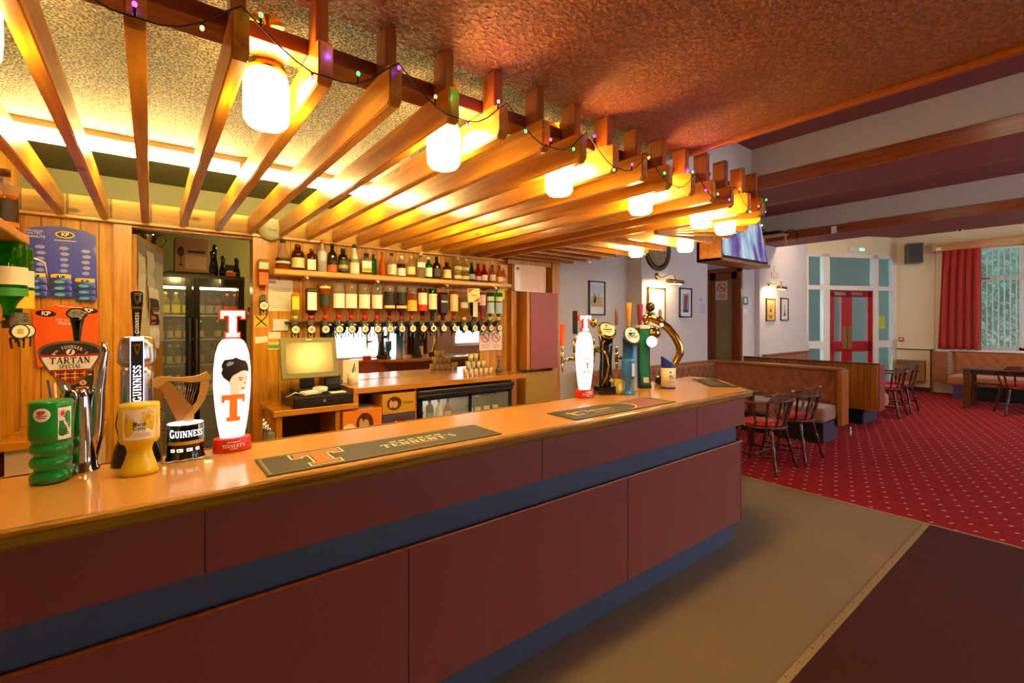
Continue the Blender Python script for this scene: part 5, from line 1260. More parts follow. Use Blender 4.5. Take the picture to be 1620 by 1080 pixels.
# stacked shot tumblers
def tumbler():
    t = thing('shot_cup', 'x', 'cup'); MB().lathe([(.020, 0), (.0215, .002), (.026, .068), (.0245, .068), (.020, .004), (0, .004)], 16).build('cup', mat('stacked_metal_cup', 'C8B890', .28, .5), t, world=False); return t
c0 = None; k = 0
for lvl, row in enumerate(((0, 1, 2, 3, 4, 5), (.5, 1.5, 2.5, 3.5), (1, 2))):
    for cx_ in row:
        k += 1; loc = (2.30+.056*cx_, 3.66-.0*lvl, 1.1045+.0685*lvl); lab = 'small metal cup in the pyramid on the back worktop, %s row, %s from the left' % (('bottom', 'middle', 'top')[lvl], ('first', 'second', 'third', 'fourth', 'fifth', 'sixth')[row.index(cx_)])
        if c0 is None: c0 = tumbler(); c0.location = loc; c0['label'] = lab; c0['group'] = 'pyramid of small cups'
        else: dup(c0, loc, None, lab, 'pyramid of small cups')
t = thing('wire_ornament', 'small wire cockerel-like ornament with a red top at the right of the worktop', 'ornament', (2.775, 3.78, 1.1045))
b = MB(); b.lathe([(0, 0), (.035, 0), (.038, .02), (.02, .05), (.012, .09), (.018, .11), (.01, .13), (0, .132)], 16, T(2.775, 3.78, 1.1045)); b.build('body', solid('6A6450', .4), t)
b = MB(); [b.sphere((2.755+.018*j, 3.78, 1.1045+.15+.006*(j % 2)), .012, 6) for j in range(3)]; b.build('red_crest', solid('D83C1C'), t)
# flat signs and papers on the pine wall
yw = 3.998
line = lambda w_, n, cx_, z0, dz, h_=.004: [rect(w_, h_, cx_, z0-dz*k) for k in range(n)]
card('price_list', 'printed price list pinned to the pine wall above the till', 'paper', [(.71, 1.69), (.893, 1.69), (.893, 1.935), (.71, 1.935)], [solid('F0E6CC'), grey_ink], lambda b, M: sheet(b, line(.15, 12, .80, 1.87, .014, .003)+[rect(.05, .02, .745, 1.915)], M), yw)
card('warning_sticker', 'yellow square sticker with a black cross on the door post', 'sign', [(.617, 1.565), (.715, 1.565), (.715, 1.655), (.617, 1.655)], [solid('E8C020'), black], lambda b, M: sheet(b, [[(.625, 1.573), (.633, 1.570), (.708, 1.647), (.700, 1.651)], [(.625, 1.645), (.633, 1.650), (.708, 1.573), (.700, 1.570)]], M), 3.974)
card('note', 'small blank white note on the door post below the yellow sticker', 'note', [(.625, 1.44), (.712, 1.45), (.708, 1.495), (.622, 1.49)], [solid('F4ECDC'), grey_ink], lambda b, M: None, 3.974)
t = thing('wall_socket_plate', 'white blank switch plate on the pine wall above the till', 'switch', (.80, 3.99, 1.58))
MB().rbox(.748, .858, 3.984, 3.9995, 1.535, 1.625, .004).build('plate', white_pl, t); MB().cyl((.765, 3.985, 1.58), (.765, 3.982, 1.58), .004, n=8).cyl((.841, 3.985, 1.58), (.841, 3.982, 1.58), .004, n=8).build('screw', dark_grey, t)
card('rating_card', 'small colour-banded rating card below the switch plate', 'card', [(.70, 1.39), (.805, 1.39), (.805, 1.525), (.70, 1.525)], [solid('F0E8D4'), solid('E8A020'), ], lambda b, M: sheet(b, [rect(.09, .03, .752, 1.46)], M), yw)
card('rating_card', 'green and yellow stripes of the rating card leaflet on the pine wall', 'card', [(.71, 1.40), (.795, 1.40), (.795, 1.435), (.71, 1.435)], [solid('50A848'), solid('E8D030')], lambda b, M: sheet(b, [rect(.08, .010, .752, 1.43)], M), yw-.004)
n_ = MB(); M = face_south(2.812, 3.978, 1.41); sheet(n_.m(0), [rect(.29, .20)], M)
for sx_ in (-.07, .07): nosmoke(n_, M @ T(sx_, .035, 0), .052)
sheet(n_.m(2), line(.09, 3, -.07, -.045, .014)+line(.09, 3, .07, -.045, .014), M, .001)
tag(n_.build('no_smoking_sign', [solid('F4E4DC'), sign_red, solid('B09890')]), 'white notice with two no smoking roundels at the right end of the mirror', 'sign')
n_ = MB(); M = face_south(2.485, 3.80, 1.865) @ Matrix.Rotation(.05, 4, 'Z'); n_.m(0).box(-.07, .07, -.068, .068, -.003, 0, M); sheet(n_.m(1), [[(-.06, .062), (.01, .062), (-.06, .02)], [(.06, -.062), (-.01, -.062), (.06, -.02)]], M, .001); sheet(n_.m(2), [oval(.04, .01, 0, 0)], M, .001)
tag(n_.build('cocktail_card', [solid('F4EC98'), solid('E05818'), solid('D8C050')]), 'cream card with orange corners hung over the optic bottles', 'card')
n_ = MB(); M = face_south(2.985, 3.99, 2.10); n_.m(0).box(-.06, .06, -.15, .12, -.002, 0, M); sheet(n_.m(1), [[(-.045, -.02), (.045, -.02), (0, .10)]], M, .001); sheet(n_.m(2), [rect(.008, .05, 0, .03)], M, .0015); sheet(n_.m(1), [rect(.09, .008, 0, -.06), rect(.09, .008, 0, -.10)], M, .001)
tag(n_.build('warning_sign', [solid('EDC89C'), solid('C8401C'), black]), 'pale warning notice with a red triangle at the right end of the shelf', 'sign')
n_ = MB(); M = face_south(2.955, 3.99, 1.90); n_.box(-.05, .05, -.05, .05, -.002, 0, M); tag(n_.build('note', solid('E8E040')), 'yellow note on the pine wall under the shelf end', 'note')
t = thing('framed_certificate', 'framed pink licence certificate above the mauve cupboard', 'picture', (3.27, 3.9, 2.08))
b = MB(); x0, x1, z0, z1_ = 3.055, 3.50, 1.935, 2.222
b.box(x0, x1, 3.885, 3.90, z0, z0+.014); b.box(x0, x1, 3.885, 3.90, z1_-.014, z1_); b.box(x0, x0+.014, 3.885, 3.90, z0, z1_); b.box(x1-.014, x1, 3.885, 3.90, z0, z1_); b.box(x0, x1, 3.90, 3.925, z0, z1_)
b.build('frame', solid('E8D8C0', .35), t)
b = MB(); M = face_south((x0+x1)/2, 3.896, (z0+z1_)/2); sheet(b.m(0), [rect(.42, .26)], M); sheet(b.m(1), [rect(.035, .022, -.17, .10)], M, .001); sheet(b.m(2), line(.32, 8, .02, .07, .022, .002), M, .001); b.build('print', [mat('pink_certificate', 'E8C4B0', .25, coat=.6), solid('503828'), solid('C09888')], t)
t = thing('wall_cupboard', 'tall mauve wall cupboard at the right end of the back bar', 'cupboard', (3.4, 3.86, 1.1))
MB().rbox(3.155, 3.598, 3.80, 3.995, 1.095, 1.928, .003).build('carcass', pine_plain, t); MB().rbox(3.20, 3.59, 3.786, 3.80, 1.10, 1.925, .002).build('door', mauve_lam, t)
t = thing('base_cupboard', 'olive-yellow faced base cupboard below the mauve wall cupboard', 'cupboard', (3.4, 3.9, 0))
MB().rbox(3.17, 3.598, 3.86, 3.995, .0, 1.06, .003).build('carcass', pine_plain, t); MB().rbox(3.175, 3.592, 3.845, 3.86, .05, 1.03, .002).build('door', mat('olive_panel', 'B08A28', .4), t)
# dome bell light on the frieze
t = thing('alarm_dome', 'round greenish-white dome on the frieze above the door post', 'dome', (.725, 3.9, 2.31))
MB().lathe([(.085, 0), (.085, .012), (.078, .03), (.055, .055), (0, .068)], 28, T(.725, 3.955, 2.315) @ Matrix.Rotation(PI/2, 4, 'X')).build('dome', mat('dome_plastic', 'D8DCB8', .25, coat=.4), t)
b = MB(); sheet(b, [rect(.06, .01)], face_south(.725, 3.885, 2.30)); b.build('lettering', solid('B08060'), t)
# snack cards
blue_card = mat('snack_card_blue', '3040C8', .35, coat=.3, var=.35, vscale=7)
t = thing('snack_card', 'blue snack card on the pine wall with packets of peanuts hanging from it', 'snack display', (-.43, 3.98, 1.97))
b = MB(); top = [(-.276, 2.155), (-.33, 2.178), (-.43, 2.195), (-.53, 2.185), (-.588, 2.165)]
b.prism([(-.590, 1.765), (-.270, 1.752)]+top, .003, T(0, 3.99, 0) @ Matrix.Rotation(PI/2, 4, 'X')); b.build('backing_card', blue_card, t)
ylw = solid('F0C820'); pkt = mat('packet_foil', '4C5CB0', .25, .3, var=.5, vscale=50)
M = face_south(0, 3.986, 0); b = MB()
sheet(b.m(0), [oval(.045, .022, -.42, 2.145)], M, .002); sheet(b.m(1), [oval(.036, .016, -.42, 2.145)], M, .003); sheet(b.m(2), shift(flat_text('KP', .03, .03), -.42, 2.145), M, .004)
sheet(b.m(2), shift(flat_text('ORIGINAL', .018), -.555, 2.155)+shift(flat_text('SALTED', .018), -.555, 2.14)+shift(flat_text('PEANUTS', .02, .01), -.550, 2.120)+[rect(.10, .004, -.42, 2.108)], M, .002)
for cx_, zt in ((-.53, 2.06), (-.425, 2.06), (-.325, 2.05)):
    for j in range(5): sheet(b.m(3), [oval(.022-.001*j, .011, cx_+.004*(j % 2), zt-.035*j)], M, .0015+.0003*j)
b.build('print', [ylw, black, white_print, mat('pale_peg_hook', '98A4E0', .4)], t)
pk0 = None
for ci, cx_ in enumerate((-.545, -.435, -.325)):
    for rj in range(3):
        zz = 1.862-.038*rj-(.02 if ci == 2 else 0)
        lab = 'foil packet of peanuts, %s row of the %s column on the blue card' % (('top', 'middle', 'bottom')[rj], ('left', 'middle', 'right')[ci])
        loc = (cx_, 3.975-.014*(2-rj), zz)
        if pk0 is None:
            pk0 = thing('peanut_packet', lab, 'packet', loc, 0, 'peanut packets on the blue card')
            t2 = bmesh.new(); bmesh.ops.create_grid(t2, x_segments=8, y_segments=6, size=.5)
            b2 = MB(); 
            for sgn in (-1, 1):
                g_ = [[b2._v((-.046+.092*i/8, sgn*.011*math.sin(PI*i/8)**.6*math.sin(PI*j/6)**.7, -.035+.07*j/6)) for i in range(9)] for j in range(7)]
                for j in range(6):
                    for i in range(8): b2.m(0 if j < 4 else 1).face([g_[j][i], g_[j][i+1], g_[j+1][i+1], g_[j+1][i]])
            t2.free(); bmesh.ops.remove_doubles(b2.bm, verts=list(b2.bm.verts), dist=.0002); b2.build('packet', [pkt, ylw], pk0, world=False)
            b2 = MB(); M2 = face_south(0, -.0118, .018); sheet(b2.m(0), [oval(.020, .008)], M2); sheet(b2.m(1), flat_text('KP', .013, .02), M2, .0008); sheet(b2.m(2), [oval(.024, .009, -.006, -.032)], M2, -.0006); b2.build('print', [black, white_print, solid('58A8D8')], pk0, world=False)
        else: dup(pk0, loc, None, lab, 'peanut packets on the blue card')
n_ = MB(); MO = T(-.41, 3.972, 1.53) @ Matrix.Rotation(PI/2, 4, 'X') @ Matrix.Rotation(-.10, 4, 'Z')
n_.m(0).prism([(-.11, -.21), (.175, -.21), (.15, -.02), (.135, .165), (.05, .188), (-.03, .180), (-.165, .13)], .003, MO)
for cx_, cy_ in ((-.105, .115), (.085, .155)): sheet(n_.m(1), [oval(.045, .020, cx_, cy_)], MO, .0045); sheet(n_.m(2), shift(flat_text('KP', .034, .04), cx_, cy_), MO, .0055)
sheet(n_.m(2), shift(flat_text('DRY ROASTED', .018), -.0, .082)+shift(flat_text('PEANUTS', .022, .01), -.0, .062)+[rect(.11, .004, 0, .168)], MO, .0045)
tag(n_.build('snack_card', [solid('E85A14', .4), black, white_print]), 'empty orange dry roasted snack card pinned to the pine wall', 'snack display')
n_ = MB(); MO = T(-.33, 3.90, 1.15) @ Matrix.Rotation(PI/2+.12, 4, 'X'); n_.m(0).box(-.055, .05, -.17, .16, -.006, 0, MO); sheet(n_.m(1), [oval(.016, .016, .0, .08-.045*k) for k in range(5)]+[rect(.08, .01, 0, .13)], MO, .001); sheet(n_.m(2), [oval(.009, .009, .0, .08-.045*k) for k in range(5)], MO, .002)
tag(n_.build('leaflet_board', [solid('2A2A22'), solid('D8D0A0'), solid('B86A28')]), 'dark leaflet board with a column of round pictures behind the ale font', 'board')
t = thing('pen_pot', 'dark pot of pens on the side worktop behind the green tin', 'pot', (-.45, 3.86, .981))
MB().lathe([(0, 0), (.04, 0), (.042, .12), (.038, .12), (.036, .006)], 18, T(-.45, 3.86, .981)).build('pot', dark_grey, t)
for i, cc in enumerate(('24409C', 'E8D8B0', '241C18')): MB().cyl((-.45+.01*i, 3.86, 1.0), (-.48+.03*i, 3.85, 1.26-.02*i), .006, n=8).build('pen', solid(cc), t)
# left wall shelf with bottles and the big inverted green bottles
t = thing('side_shelf', 'pine shelf on the left side wall of the bar', 'shelf', (-.53, 2.8, 1.99)); MB().rbox(-.618, -.452, 2.3, 3.14, 1.962, 2.005, .010).build('board', MATS['shelf_pine'], t)
for x, y, txt, lb in ((-.508, 2.99, 'square bourbon bottle with a dark label on the left side shelf', '241C18'), (-.54, 2.80, 'amber whisky bottle partly cut off on the left side shelf', 'E8D8B0')):
    place(make_bottle('spirit_bottle', 'square', .042, .27, 'clear', 'amber', .8, '4A2414', lb, (.14, .5), ('E87020', .06, .13)), (x, y, 2.0055), txt, 'bottles on the side shelf', .5)
for x, y, txt in ((-.500, 3.02, 'large dark green whisky bottle upside down at the left edge'), (-.505, 3.20, 'green bottle upside down with a yellow paper tag at the left edge')):
    place(make_bottle('optic_bottle', 'round', .058, .36, 'green', None, 0, None, 'E8E0C0', (.30, .52), ('F0D030', .56, .80) if '3.20' in str(y)+'0' else ('3A9A40', .56, .66), False, True), (x, y, 1.955), txt, 'large bottles on the side wall', .6)
    dup(op0, (x, y+.02, 1.56), .6, 'optic under the ' + txt.split(' upside')[0] + ' on the side wall', 'optics on the side wall')
MB_ = MB(); MB_.tube([(-.615, 3.28, 1.90), (-.50, 3.28, 1.94), (-.42, 3.28, 1.90), (-.405, 3.28, 1.78)], .004, 8).tube([(-.615, 3.05, 1.60), (-.55, 3.05, 1.60), (-.50, 3.10, 1.60)], .006, 8); tag(MB_.build('bottle_clip', steel), 'bent wire clip holding the green bottles on the side wall', 'clip')
# red-striped bottle on the post with its own optic
place(make_bottle('optic_bottle', 'square', .036, .25, 'clear', 'amber', .7, None, 'E86A1C', (.40, .78), ('F0D8A0', .10, .3), True, True), (.667, 3.91, 2.075), 'square amber bottle with a slanting orange label hung on the door post', 'bottle on the post', 0)
dup(op0, (.667, 3.94, 1.725), None, 'optic on the door post under the orange-labelled bottle', 'optic on the post')
# kettle-like taps and bottles at the end of the till shelf
t = thing('bar_tool_rack', 'cluster of chrome bar tools at the left of the till counter', 'bar tools', (.66, 3.44, .6))
b = MB(); b.rbox(.60, .655, 3.42, 3.50, .0, .86, .004); b.build('stand', solid('7C8468', .5), t)
b = MB(); [b.cyl((.575+.015*j, 3.41-.01*j, .80+.03*j), (.585+.012*j, 3.40, .97-.02*j), .007, n=8) or b.sphere((.585+.012*j, 3.40, .97-.02*j), .014, 6) for j in range(4)]; b.build('tools', chrome, t)

# ------------------------------------------------------------------ storeroom
t = thing('display_fridge', 'tall black double-door display fridge in the storeroom', 'fridge', (.27, 5.2, 0))
fx0, fx1, fy0, fy1, fz = -.13, .70, 5.0, 5.55, 2.03; b = MB()
b.box(fx0, fx0+.03, fy0+.04, fy1, .1, fz); b.box(fx1-.03, fx1, fy0+.04, fy1, .1, fz); b.box(fx0, fx1, fy1-.03, fy1, .1, fz); b.box(fx0, fx1, fy0+.04, fy1, 0, .14); b.box(fx0, fx1, fy0+.02, fy1, fz-.09, fz)
b.build('cabinet', black, t)
MB().box(fx0+.03, fx1-.03, fy1-.04, fy1-.032, .14, fz-.09).build('back_lining', mat('fridge_lining', '3C3826', .5), t)
for a, c_ in ((fx0+.004, .292), (.298, fx1-.004)):
    f_ = MB(); f_.rbox(a, a+.05, fy0, fy0+.035, .16, fz-.035, .004); f_.rbox(c_-.05, c_, fy0, fy0+.035, .16, fz-.035, .004); f_.box(a+.05, c_-.05, fy0, fy0+.035, .16, .22); f_.box(a+.05, c_-.05, fy0, fy0+.035, fz-.10, fz-.035)
    o = f_.build('door', black_gloss, t); MB().box(a+.05, c_-.05, fy0+.012, fy0+.017, .22, fz-.10).build('pane', cooler_glass, o)
    hx = c_-.022 if a < .2 else a+.022; MB().tube([(hx, fy0, 1.0), (hx, fy0-.03, 1.03), (hx, fy0-.03, 1.60), (hx, fy0, 1.63)], .010, 8).build('handle', dark_grey, o)
for z in (1.665, 1.45, 1.22, .95, .65): MB().box(fx0+.03, fx1-.03, fy0+.05, fy1-.04, z-.008, z).build('shelf', steel, t)
MB().box(fx0+.06, fx1-.06, fy0+.06, fy0+.075, fz-.13, fz-.11).build('light_tube', glow('fridge_lamp', (1, .88, .5), 14), t)
fb = {}
def fridge_row(z, side, n, gl, cap, lb, h, group, txt, r=.031):
    xs = (fx0+.08, .255) if side == 'left' else (.36, .50 if n == 3 and z > 1.6 else fx1-.07)
    words = ('first', 'second', 'third', 'fourth', 'fifth', 'sixth')
    for i in range(n):
        x = xs[0]+(xs[1]-xs[0])*i/max(1, n-1); lab = '%s, %s %s' % (txt.replace(' of the tall fridge', ''), side, words[i])
        key = (gl, cap, lb)
        if key not in fb: fb[key] = place(make_bottle('fridge_bottle', 'round', r, h, gl, None, 0, cap, lb, (.1, .45)), (x, fy0+.12, z), lab, group)
        else: dup(fb[key], (x, fy0+.12, z), None, lab, group)
fridge_row(1.666, 'left', 5, 'yellow', 'C8B040', 'E8D848', .205, 'bottles on the top fridge shelf', 'yellow-labelled bottle on the top shelf of the tall fridge')
fridge_row(1.666, 'right', 3, 'brown', '1C1814', 'A8988C', .205, 'bottles on the top fridge shelf', 'dark bottle on the top shelf of the tall fridge')
for i, x in enumerate((.57, .63)):
    lab = 'brown bottle with a round orange label on the top shelf, %s of two' % ('left', 'right')[i]
    if i == 0: ob = place(make_bottle('fridge_bottle', 'round', .027, .205, 'brown', None, 0, 'C85820', 'F06018', (.08, .42)), (x, fy0+.12, 1.666), lab, 'orange-labelled fridge bottles')
    else: dup(ob, (x, fy0+.12, 1.666), None, lab, 'orange-labelled fridge bottles')
fridge_row(1.451, 'left', 6, 'clear', 'B87038', 'C8A060', .17, 'bottles on the second fridge shelf', 'clear bottle with amber contents on the second shelf of the tall fridge', .025)
fridge_row(1.451, 'right', 3, 'dkgreen', 'C8B040', 'C8B058', .17, 'bottles on the second fridge shelf', 'dark bottle with a tan label on the second shelf of the tall fridge', .026)
fridge_row(1.221, 'left', 6, 'green', 'D8B850', 'B8A850', .18, 'bottles on the third fridge shelf', 'green bottle on the third shelf of the tall fridge', .024)
fridge_row(1.221, 'right', 4, 'black', '24201C', '4C4430', .18, 'bottles on the third fridge shelf', 'black bottle on the third shelf of the tall fridge', .026)
fridge_row(.951, 'left', 6, 'green', 'D8B850', 'B8A850', .18, 'bottles on the fourth fridge shelf', 'green bottle on the fourth shelf of the tall fridge', .024)
fridge_row(.951, 'right', 4, 'clear', 'C8A878', 'C8B890', .18, 'bottles on the fourth fridge shelf', 'clear bottle on the fourth shelf of the tall fridge', .026)
t = thing('glassware_box', 'cardboard box with a printed stem glass on top of the tall fridge', 'box', (.27, 5.2, 2.031))
MB().rbox(.168, .42, 5.06, 5.35, 2.052, 2.36, .003).build('carton', solid('B88C68', .7), t)
b = MB(); M = face_south(.272, 5.058, 2.20); sheet(b.m(0), [oval(.022, .045, -.06, .03), rect(.006, .08, -.06, -.04), oval(.022, .006, -.06, -.085)], M); sheet(b.m(0), [rect(.13, .022, .055, .035)], M); sheet(b.m(1), [rect(.16, .12, .05, -.06)], M, -.0003); b.build('print', [solid('4A3048'), solid('D8B088')], t)
b = MB(); [b.rbox(.08+.02*k, .47-.01*k, 5.03, 5.4, 2.031+.007*k, 2.037+.007*k, .001) for k in range(3)]; tag(b.build('tray_stack', dark_grey), 'flat dark trays under the glassware box on the fridge', 'trays')
t = thing('trophy_cup', 'silver trophy cup with looped handles above the notice board', 'trophy', (.0, 5.2, 2.031))
b = MB(); b.lathe([(0, 0), (.05, 0), (.05, .03), (.02, .05), (.014, .10), (.03, .13), (.07, .19), (.085, .27), (.095, .32), (.088, .32), (.07, .2), (0, .15)], 28, T(-.04, 5.17, 2.08)); b.build('cup', chrome, t)
MB(T(-.04, 0, 0)).tube([(.08, 5.17, 2.36), (.13, 5.17, 2.38), (.15, 5.17, 2.33), (.12, 5.17, 2.28), (.06, 5.17, 2.25)], .006, 8).tube([(-.08, 5.17, 2.36), (-.13, 5.17, 2.38), (-.15, 5.17, 2.33), (-.12, 5.17, 2.28), (-.06, 5.17, 2.25)], .006, 8).build('handle', chrome, t)
MB().rbox(-.11, .03, 5.10, 5.24, 2.032, 2.08, .004).build('plinth', black_gloss, t)
t = thing('pump_head', 'black plastic pump clips and taps standing on the fridge', 'bar tools', (.55, 5.2, 2.031))
for i, (x, h) in enumerate(((.455, .24), (.475, .30), (.54, .20), (.655, .19))): MB().lathe([(.03, 0), (.032, .05), (.022, h*.5), (.016, h*.6), (.018, h*.8), (.022, h*.93), (.010, h)], 14, T(x, 5.15+.02*(i % 2), 2.031)).build('pump', black_gloss, t)
MB().rbox(.55, .665, 5.16, 5.22, 2.10, 2.15, .006).build('bracket', black, t); MB().rbox(.555, .635, 5.08, 5.14, 2.031, 2.075, .008).build('red_tub', solid('D84818', .3), t)
t = thing('chest_freezer', 'pale grey appliance standing right of the tall fridge', 'appliance', (.84, 5.25, 0)); MB().rbox(.715, 1.25, 5.0, 5.55, 0, 1.655, .01).build('body', mat('pale_grey_enamel', 'A8A890', .4), t); MB().rbox(.715, 1.25, 4.985, 5.55, 1.657, 1.70, .006).build('lid', mat('pale_grey_enamel', 'A8A890', .4), t)
b = MB(); b.rbox(.74, .82, 5.02, 5.12, 1.701, 1.75, .01); b.m(1).rbox(.80, .86, 5.04, 5.10, 1.75, 1.77, .008); tag(b.build('carton', [solid('3C6088'), solid('C85830')]), 'small blue and red packet on the grey appliance', 'packet')
# open door leaf with notices
MD = T(-.095, 4.06, 0) @ rotz(math.atan2(.70, .155))
t = thing('door_4', None, None, (-.095, 4.06, 0)); del_keys = None; struct(t)
MB(MD).rbox(0, .72, -.02, .02, .01, 2.2, .003).build('door_leaf', pine_plain, t)
t = thing('notice_board', 'sheaf of paper notices and a calendar pinned on the open storeroom door', 'notices', (-.095, 4.06, 1.2))
def leaf_sheet(x0, x1, z0, z1_, off, col, nm='notice'):
    n = 6; b = MB(MD); A_, B_ = [], []
    for i in range(n+1):
        z = z0+(z1_-z0)*i/n; w_ = .004*math.sin(i*1.9); A_.append(b._v((x0, -.0205-off-w_*.5, z))); B_.append(b._v((x1, -.0205-off-w_, z)))
    for i in range(n): b.face([A_[i], B_[i], B_[i+1], A_[i+1]])
    return b.build(nm, solid(col, .8), t)
leaf_sheet(.0, .70, 1.90, 2.19, .001, '8C7C6C'); leaf_sheet(.02, .20, 1.62, 2.10, .004, 'D8C8A0'); leaf_sheet(.22, .42, 1.86, 2.12, .006, 'C8B898'); leaf_sheet(.05, .27, 1.25, 1.70, .005, 'D0B888'); leaf_sheet(.43, .69, 1.45, 2.10, .004, 'B0A084')
leaf_sheet(.26, .55, 1.40, 1.86, .009, 'E8D8B8', 'calendar'); leaf_sheet(.275, .53, 1.58, 1.78, .012, '30241C', 'calendar_picture'); leaf_sheet(.30, .42, 1.585, 1.65, .014, 'C85820', 'calendar_picture'); leaf_sheet(.34, .50, 1.68, 1.72, .014, 'B06030', 'calendar_picture'); leaf_sheet(.27, .54, 1.41, 1.56, .011, 'EFE4CC', 'calendar')
# ------------------------------------------------------------------ seating in the hall
velvet = mat('brown_velvet', '96562E', .85, sheen=.5, var=.12, vscale=12)
velvet_seat = mat('faded_seat_velvet', 'A06A50', .85, sheen=.5, var=.15, vscale=10)
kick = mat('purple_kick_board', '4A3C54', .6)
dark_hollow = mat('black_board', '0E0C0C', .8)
cap_wood = wood('bench_capping', 'B0703C', '8C5028', axis=1, scale=4, knots=False)
end_wood = wood('bench_end', 'C07034', 'A05820', axis=2, scale=4, knots=False)
def tufted(mb, M, W_, Hh, amp=.05, cw=.155, ch_=.13):
    """buttoned upholstery: local x along width, y up, z outwards"""
    nx, ny = max(8, int(W_/.022)), max(6, int(Hh/.022)); g = []
    for j in range(ny+1):
        row = []
        for i in range(nx+1):
            x, y = W_*i/nx, Hh*j/ny
            u, v = x/cw, y/ch_
            d1_ = min(math.hypot((u-round(u))*cw, (v-2*round(v/2))*ch_), math.hypot((u-.5-round(u-.5))*cw, (v-1-2*round((v-1)/2))*ch_))
            cr = abs(math.sin(PI*(u+v/2)))*abs(math.sin(PI*(u-v/2)))
            z = amp*(min(1, d1_/.05)**.6*.55+.45*cr**.4)
            e = min(1, min(x, W_-x)/.03, min(y, Hh-y)/.03); z *= .4+.6*e
            row.append(mb._v(M @ Vector((x, y, z))))
        g.append(row)
    for j in range(ny):
        for i in range(nx):
            f = mb.face([g[j][i], g[j][i+1], g[j+1][i+1], g[j+1][i]])
            if f: f.smooth = True
    return mb
# near bay: back along X=7.55 facing the bar, returning along the wall
t = thing('banquette', 'buttoned brown velvet corner banquette in the bay nearest the bar', 'bench', (7.2, 3.2, 0))
o = tufted(MB(), Matrix(((0, 0, -1, 7.56), (-1, 0, 0, 4.12), (0, 1, 0, .46), (0, 0, 0, 1))), 1.82, .475).build('backrest', velvet, t, clean=False)
tufted(MB(), Matrix(((1, 0, 0, 4.45), (0, 0, -1, 4.12), (0, 1, 0, .46), (0, 0, 0, 1))), 3.10, .475).build('backrest', velvet, t, clean=False)
MB().rbox(7.56, 7.63, 2.27, 4.19, .19, .935, .004).build('back_board', end_wood, t)
MB().rbox(7.49, 7.68, 2.25, 4.19, .935, .968, .006).build('capping', cap_wood, t)
MB().rbox(4.4, 7.55, 4.10, 4.195, .935, .965, .006).build('capping', wood('bench_capping_x', 'B0703C', '8C5028', axis=0, scale=4, knots=False), t)
MB().rbox(7.40, 7.66, 2.225, 2.285, .19, .938, .005).build('end_panel', end_wood, t)
b = MB(); b.rbox(6.98, 7.55, 2.30, 4.15, .27, .46, .045); b.build('seat_cushion', velvet_seat, t)
b = MB(); b.rbox(4.45, 6.97, 3.62, 4.15, .27, .46, .045); b.build('seat_cushion', velvet_seat, t)
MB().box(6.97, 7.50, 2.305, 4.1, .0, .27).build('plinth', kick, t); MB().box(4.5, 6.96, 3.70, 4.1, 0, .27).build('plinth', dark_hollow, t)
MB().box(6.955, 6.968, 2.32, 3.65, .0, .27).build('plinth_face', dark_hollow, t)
# second bay behind: planked back facing the bar
t = thing('banquette', 'banquette behind a honey pine planked back panel, in the second bay', 'bench', (9.0, 3.1, 0))
MB().rbox(8.72, 8.76, 2.17, 4.19, .25, .955, .003).build('back_board', panel_wood, t)
MB().rbox(8.70, 8.80, 2.15, 4.19, .955, .975, .004).build('capping', mat('dark_capping', '5A2C18', .35), t)
MB().rbox(8.76, 9.02, 2.145, 2.17, .25, .955, .004).build('end_panel', mauve_lam, t)
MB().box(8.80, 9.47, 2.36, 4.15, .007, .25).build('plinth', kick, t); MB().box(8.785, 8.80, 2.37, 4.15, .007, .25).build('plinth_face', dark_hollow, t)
MB().rbox(8.80, 9.45, 2.19, 4.15, .25, .46, .045).build('seat_cushion', velvet_seat, t)
tufted(MB(), Matrix(((0, 0, 1, 8.77), (1, 0, 0, 2.19), (0, 1, 0, .46), (0, 0, 0, 1))), 1.95, .47).build('backrest', velvet, t, clean=False)
t = thing('banquette', 'long low velvet bench top seen along the wall beside the glazed screen', 'bench', (10.9, 4.0, 0))
tufted(MB(), Matrix(((1, 0, 0, 9.5), (0, 0, -1, 4.19), (0, 1, 0, .46), (0, 0, 0, 1))), 2.2, .49).build('backrest', velvet, t, clean=False)
MB().rbox(9.5, 11.72, 4.13, 4.195, .95, .972, .004).build('capping', MATS['bench_capping_x'], t)
MB().rbox(9.5, 11.65, 3.65, 4.12, .27, .46, .04).build('seat_cushion', velvet_seat, t); MB().box(9.55, 11.6, 3.72, 4.1, .007, .27).build('plinth', kick, t)
# window bench
t = thing('banquette', 'buttoned tan velvet bench under the window with the red curtain', 'bench', (13.8, .8, 0))
tufted(MB(), Matrix(((0, 0, -1, 14.14), (-1, 0, 0, 2.12), (0, 1, 0, .46), (0, 0, 0, 1))), 4.6, .50, cw=.21, ch_=.17).build('backrest', mat('tan_velvet', 'B46C34', .85, sheen=.5, var=.1, vscale=12), t, clean=False)
tufted(MB(), Matrix(((0, 0, 1, 13.62), (0, 1, 0, 0), (0, 0, 0, 0), (0, 0, 0, 1))) if False else Matrix(((-1, 0, 0, 14.12), (0, 0, -1, 2.16), (0, 1, 0, .30), (0, 0, 0, 1))), .50, .66, .015).build('side_upholstery', MATS['tan_velvet'], t, clean=False)
MB().rbox(13.60, 14.13, 2.17, 2.40, .30, .97, .008).build('arm', velvet, t)
MB().rbox(14.08, 14.19, -2.5, 2.42, .965, .99, .004).build('capping', white_paint, t)
MB().rbox(13.35, 14.12, -2.4, 2.12, .29, .475, .045).build('seat_cushion', MATS['tan_velvet'], t); MB().box(13.30, 14.1, -2.4, 2.02, .007, .29).build('plinth', kick, t); MB().box(13.285, 13.30, -2.4, 1.80, .007, .29).build('plinth_face', dark_hollow, t)

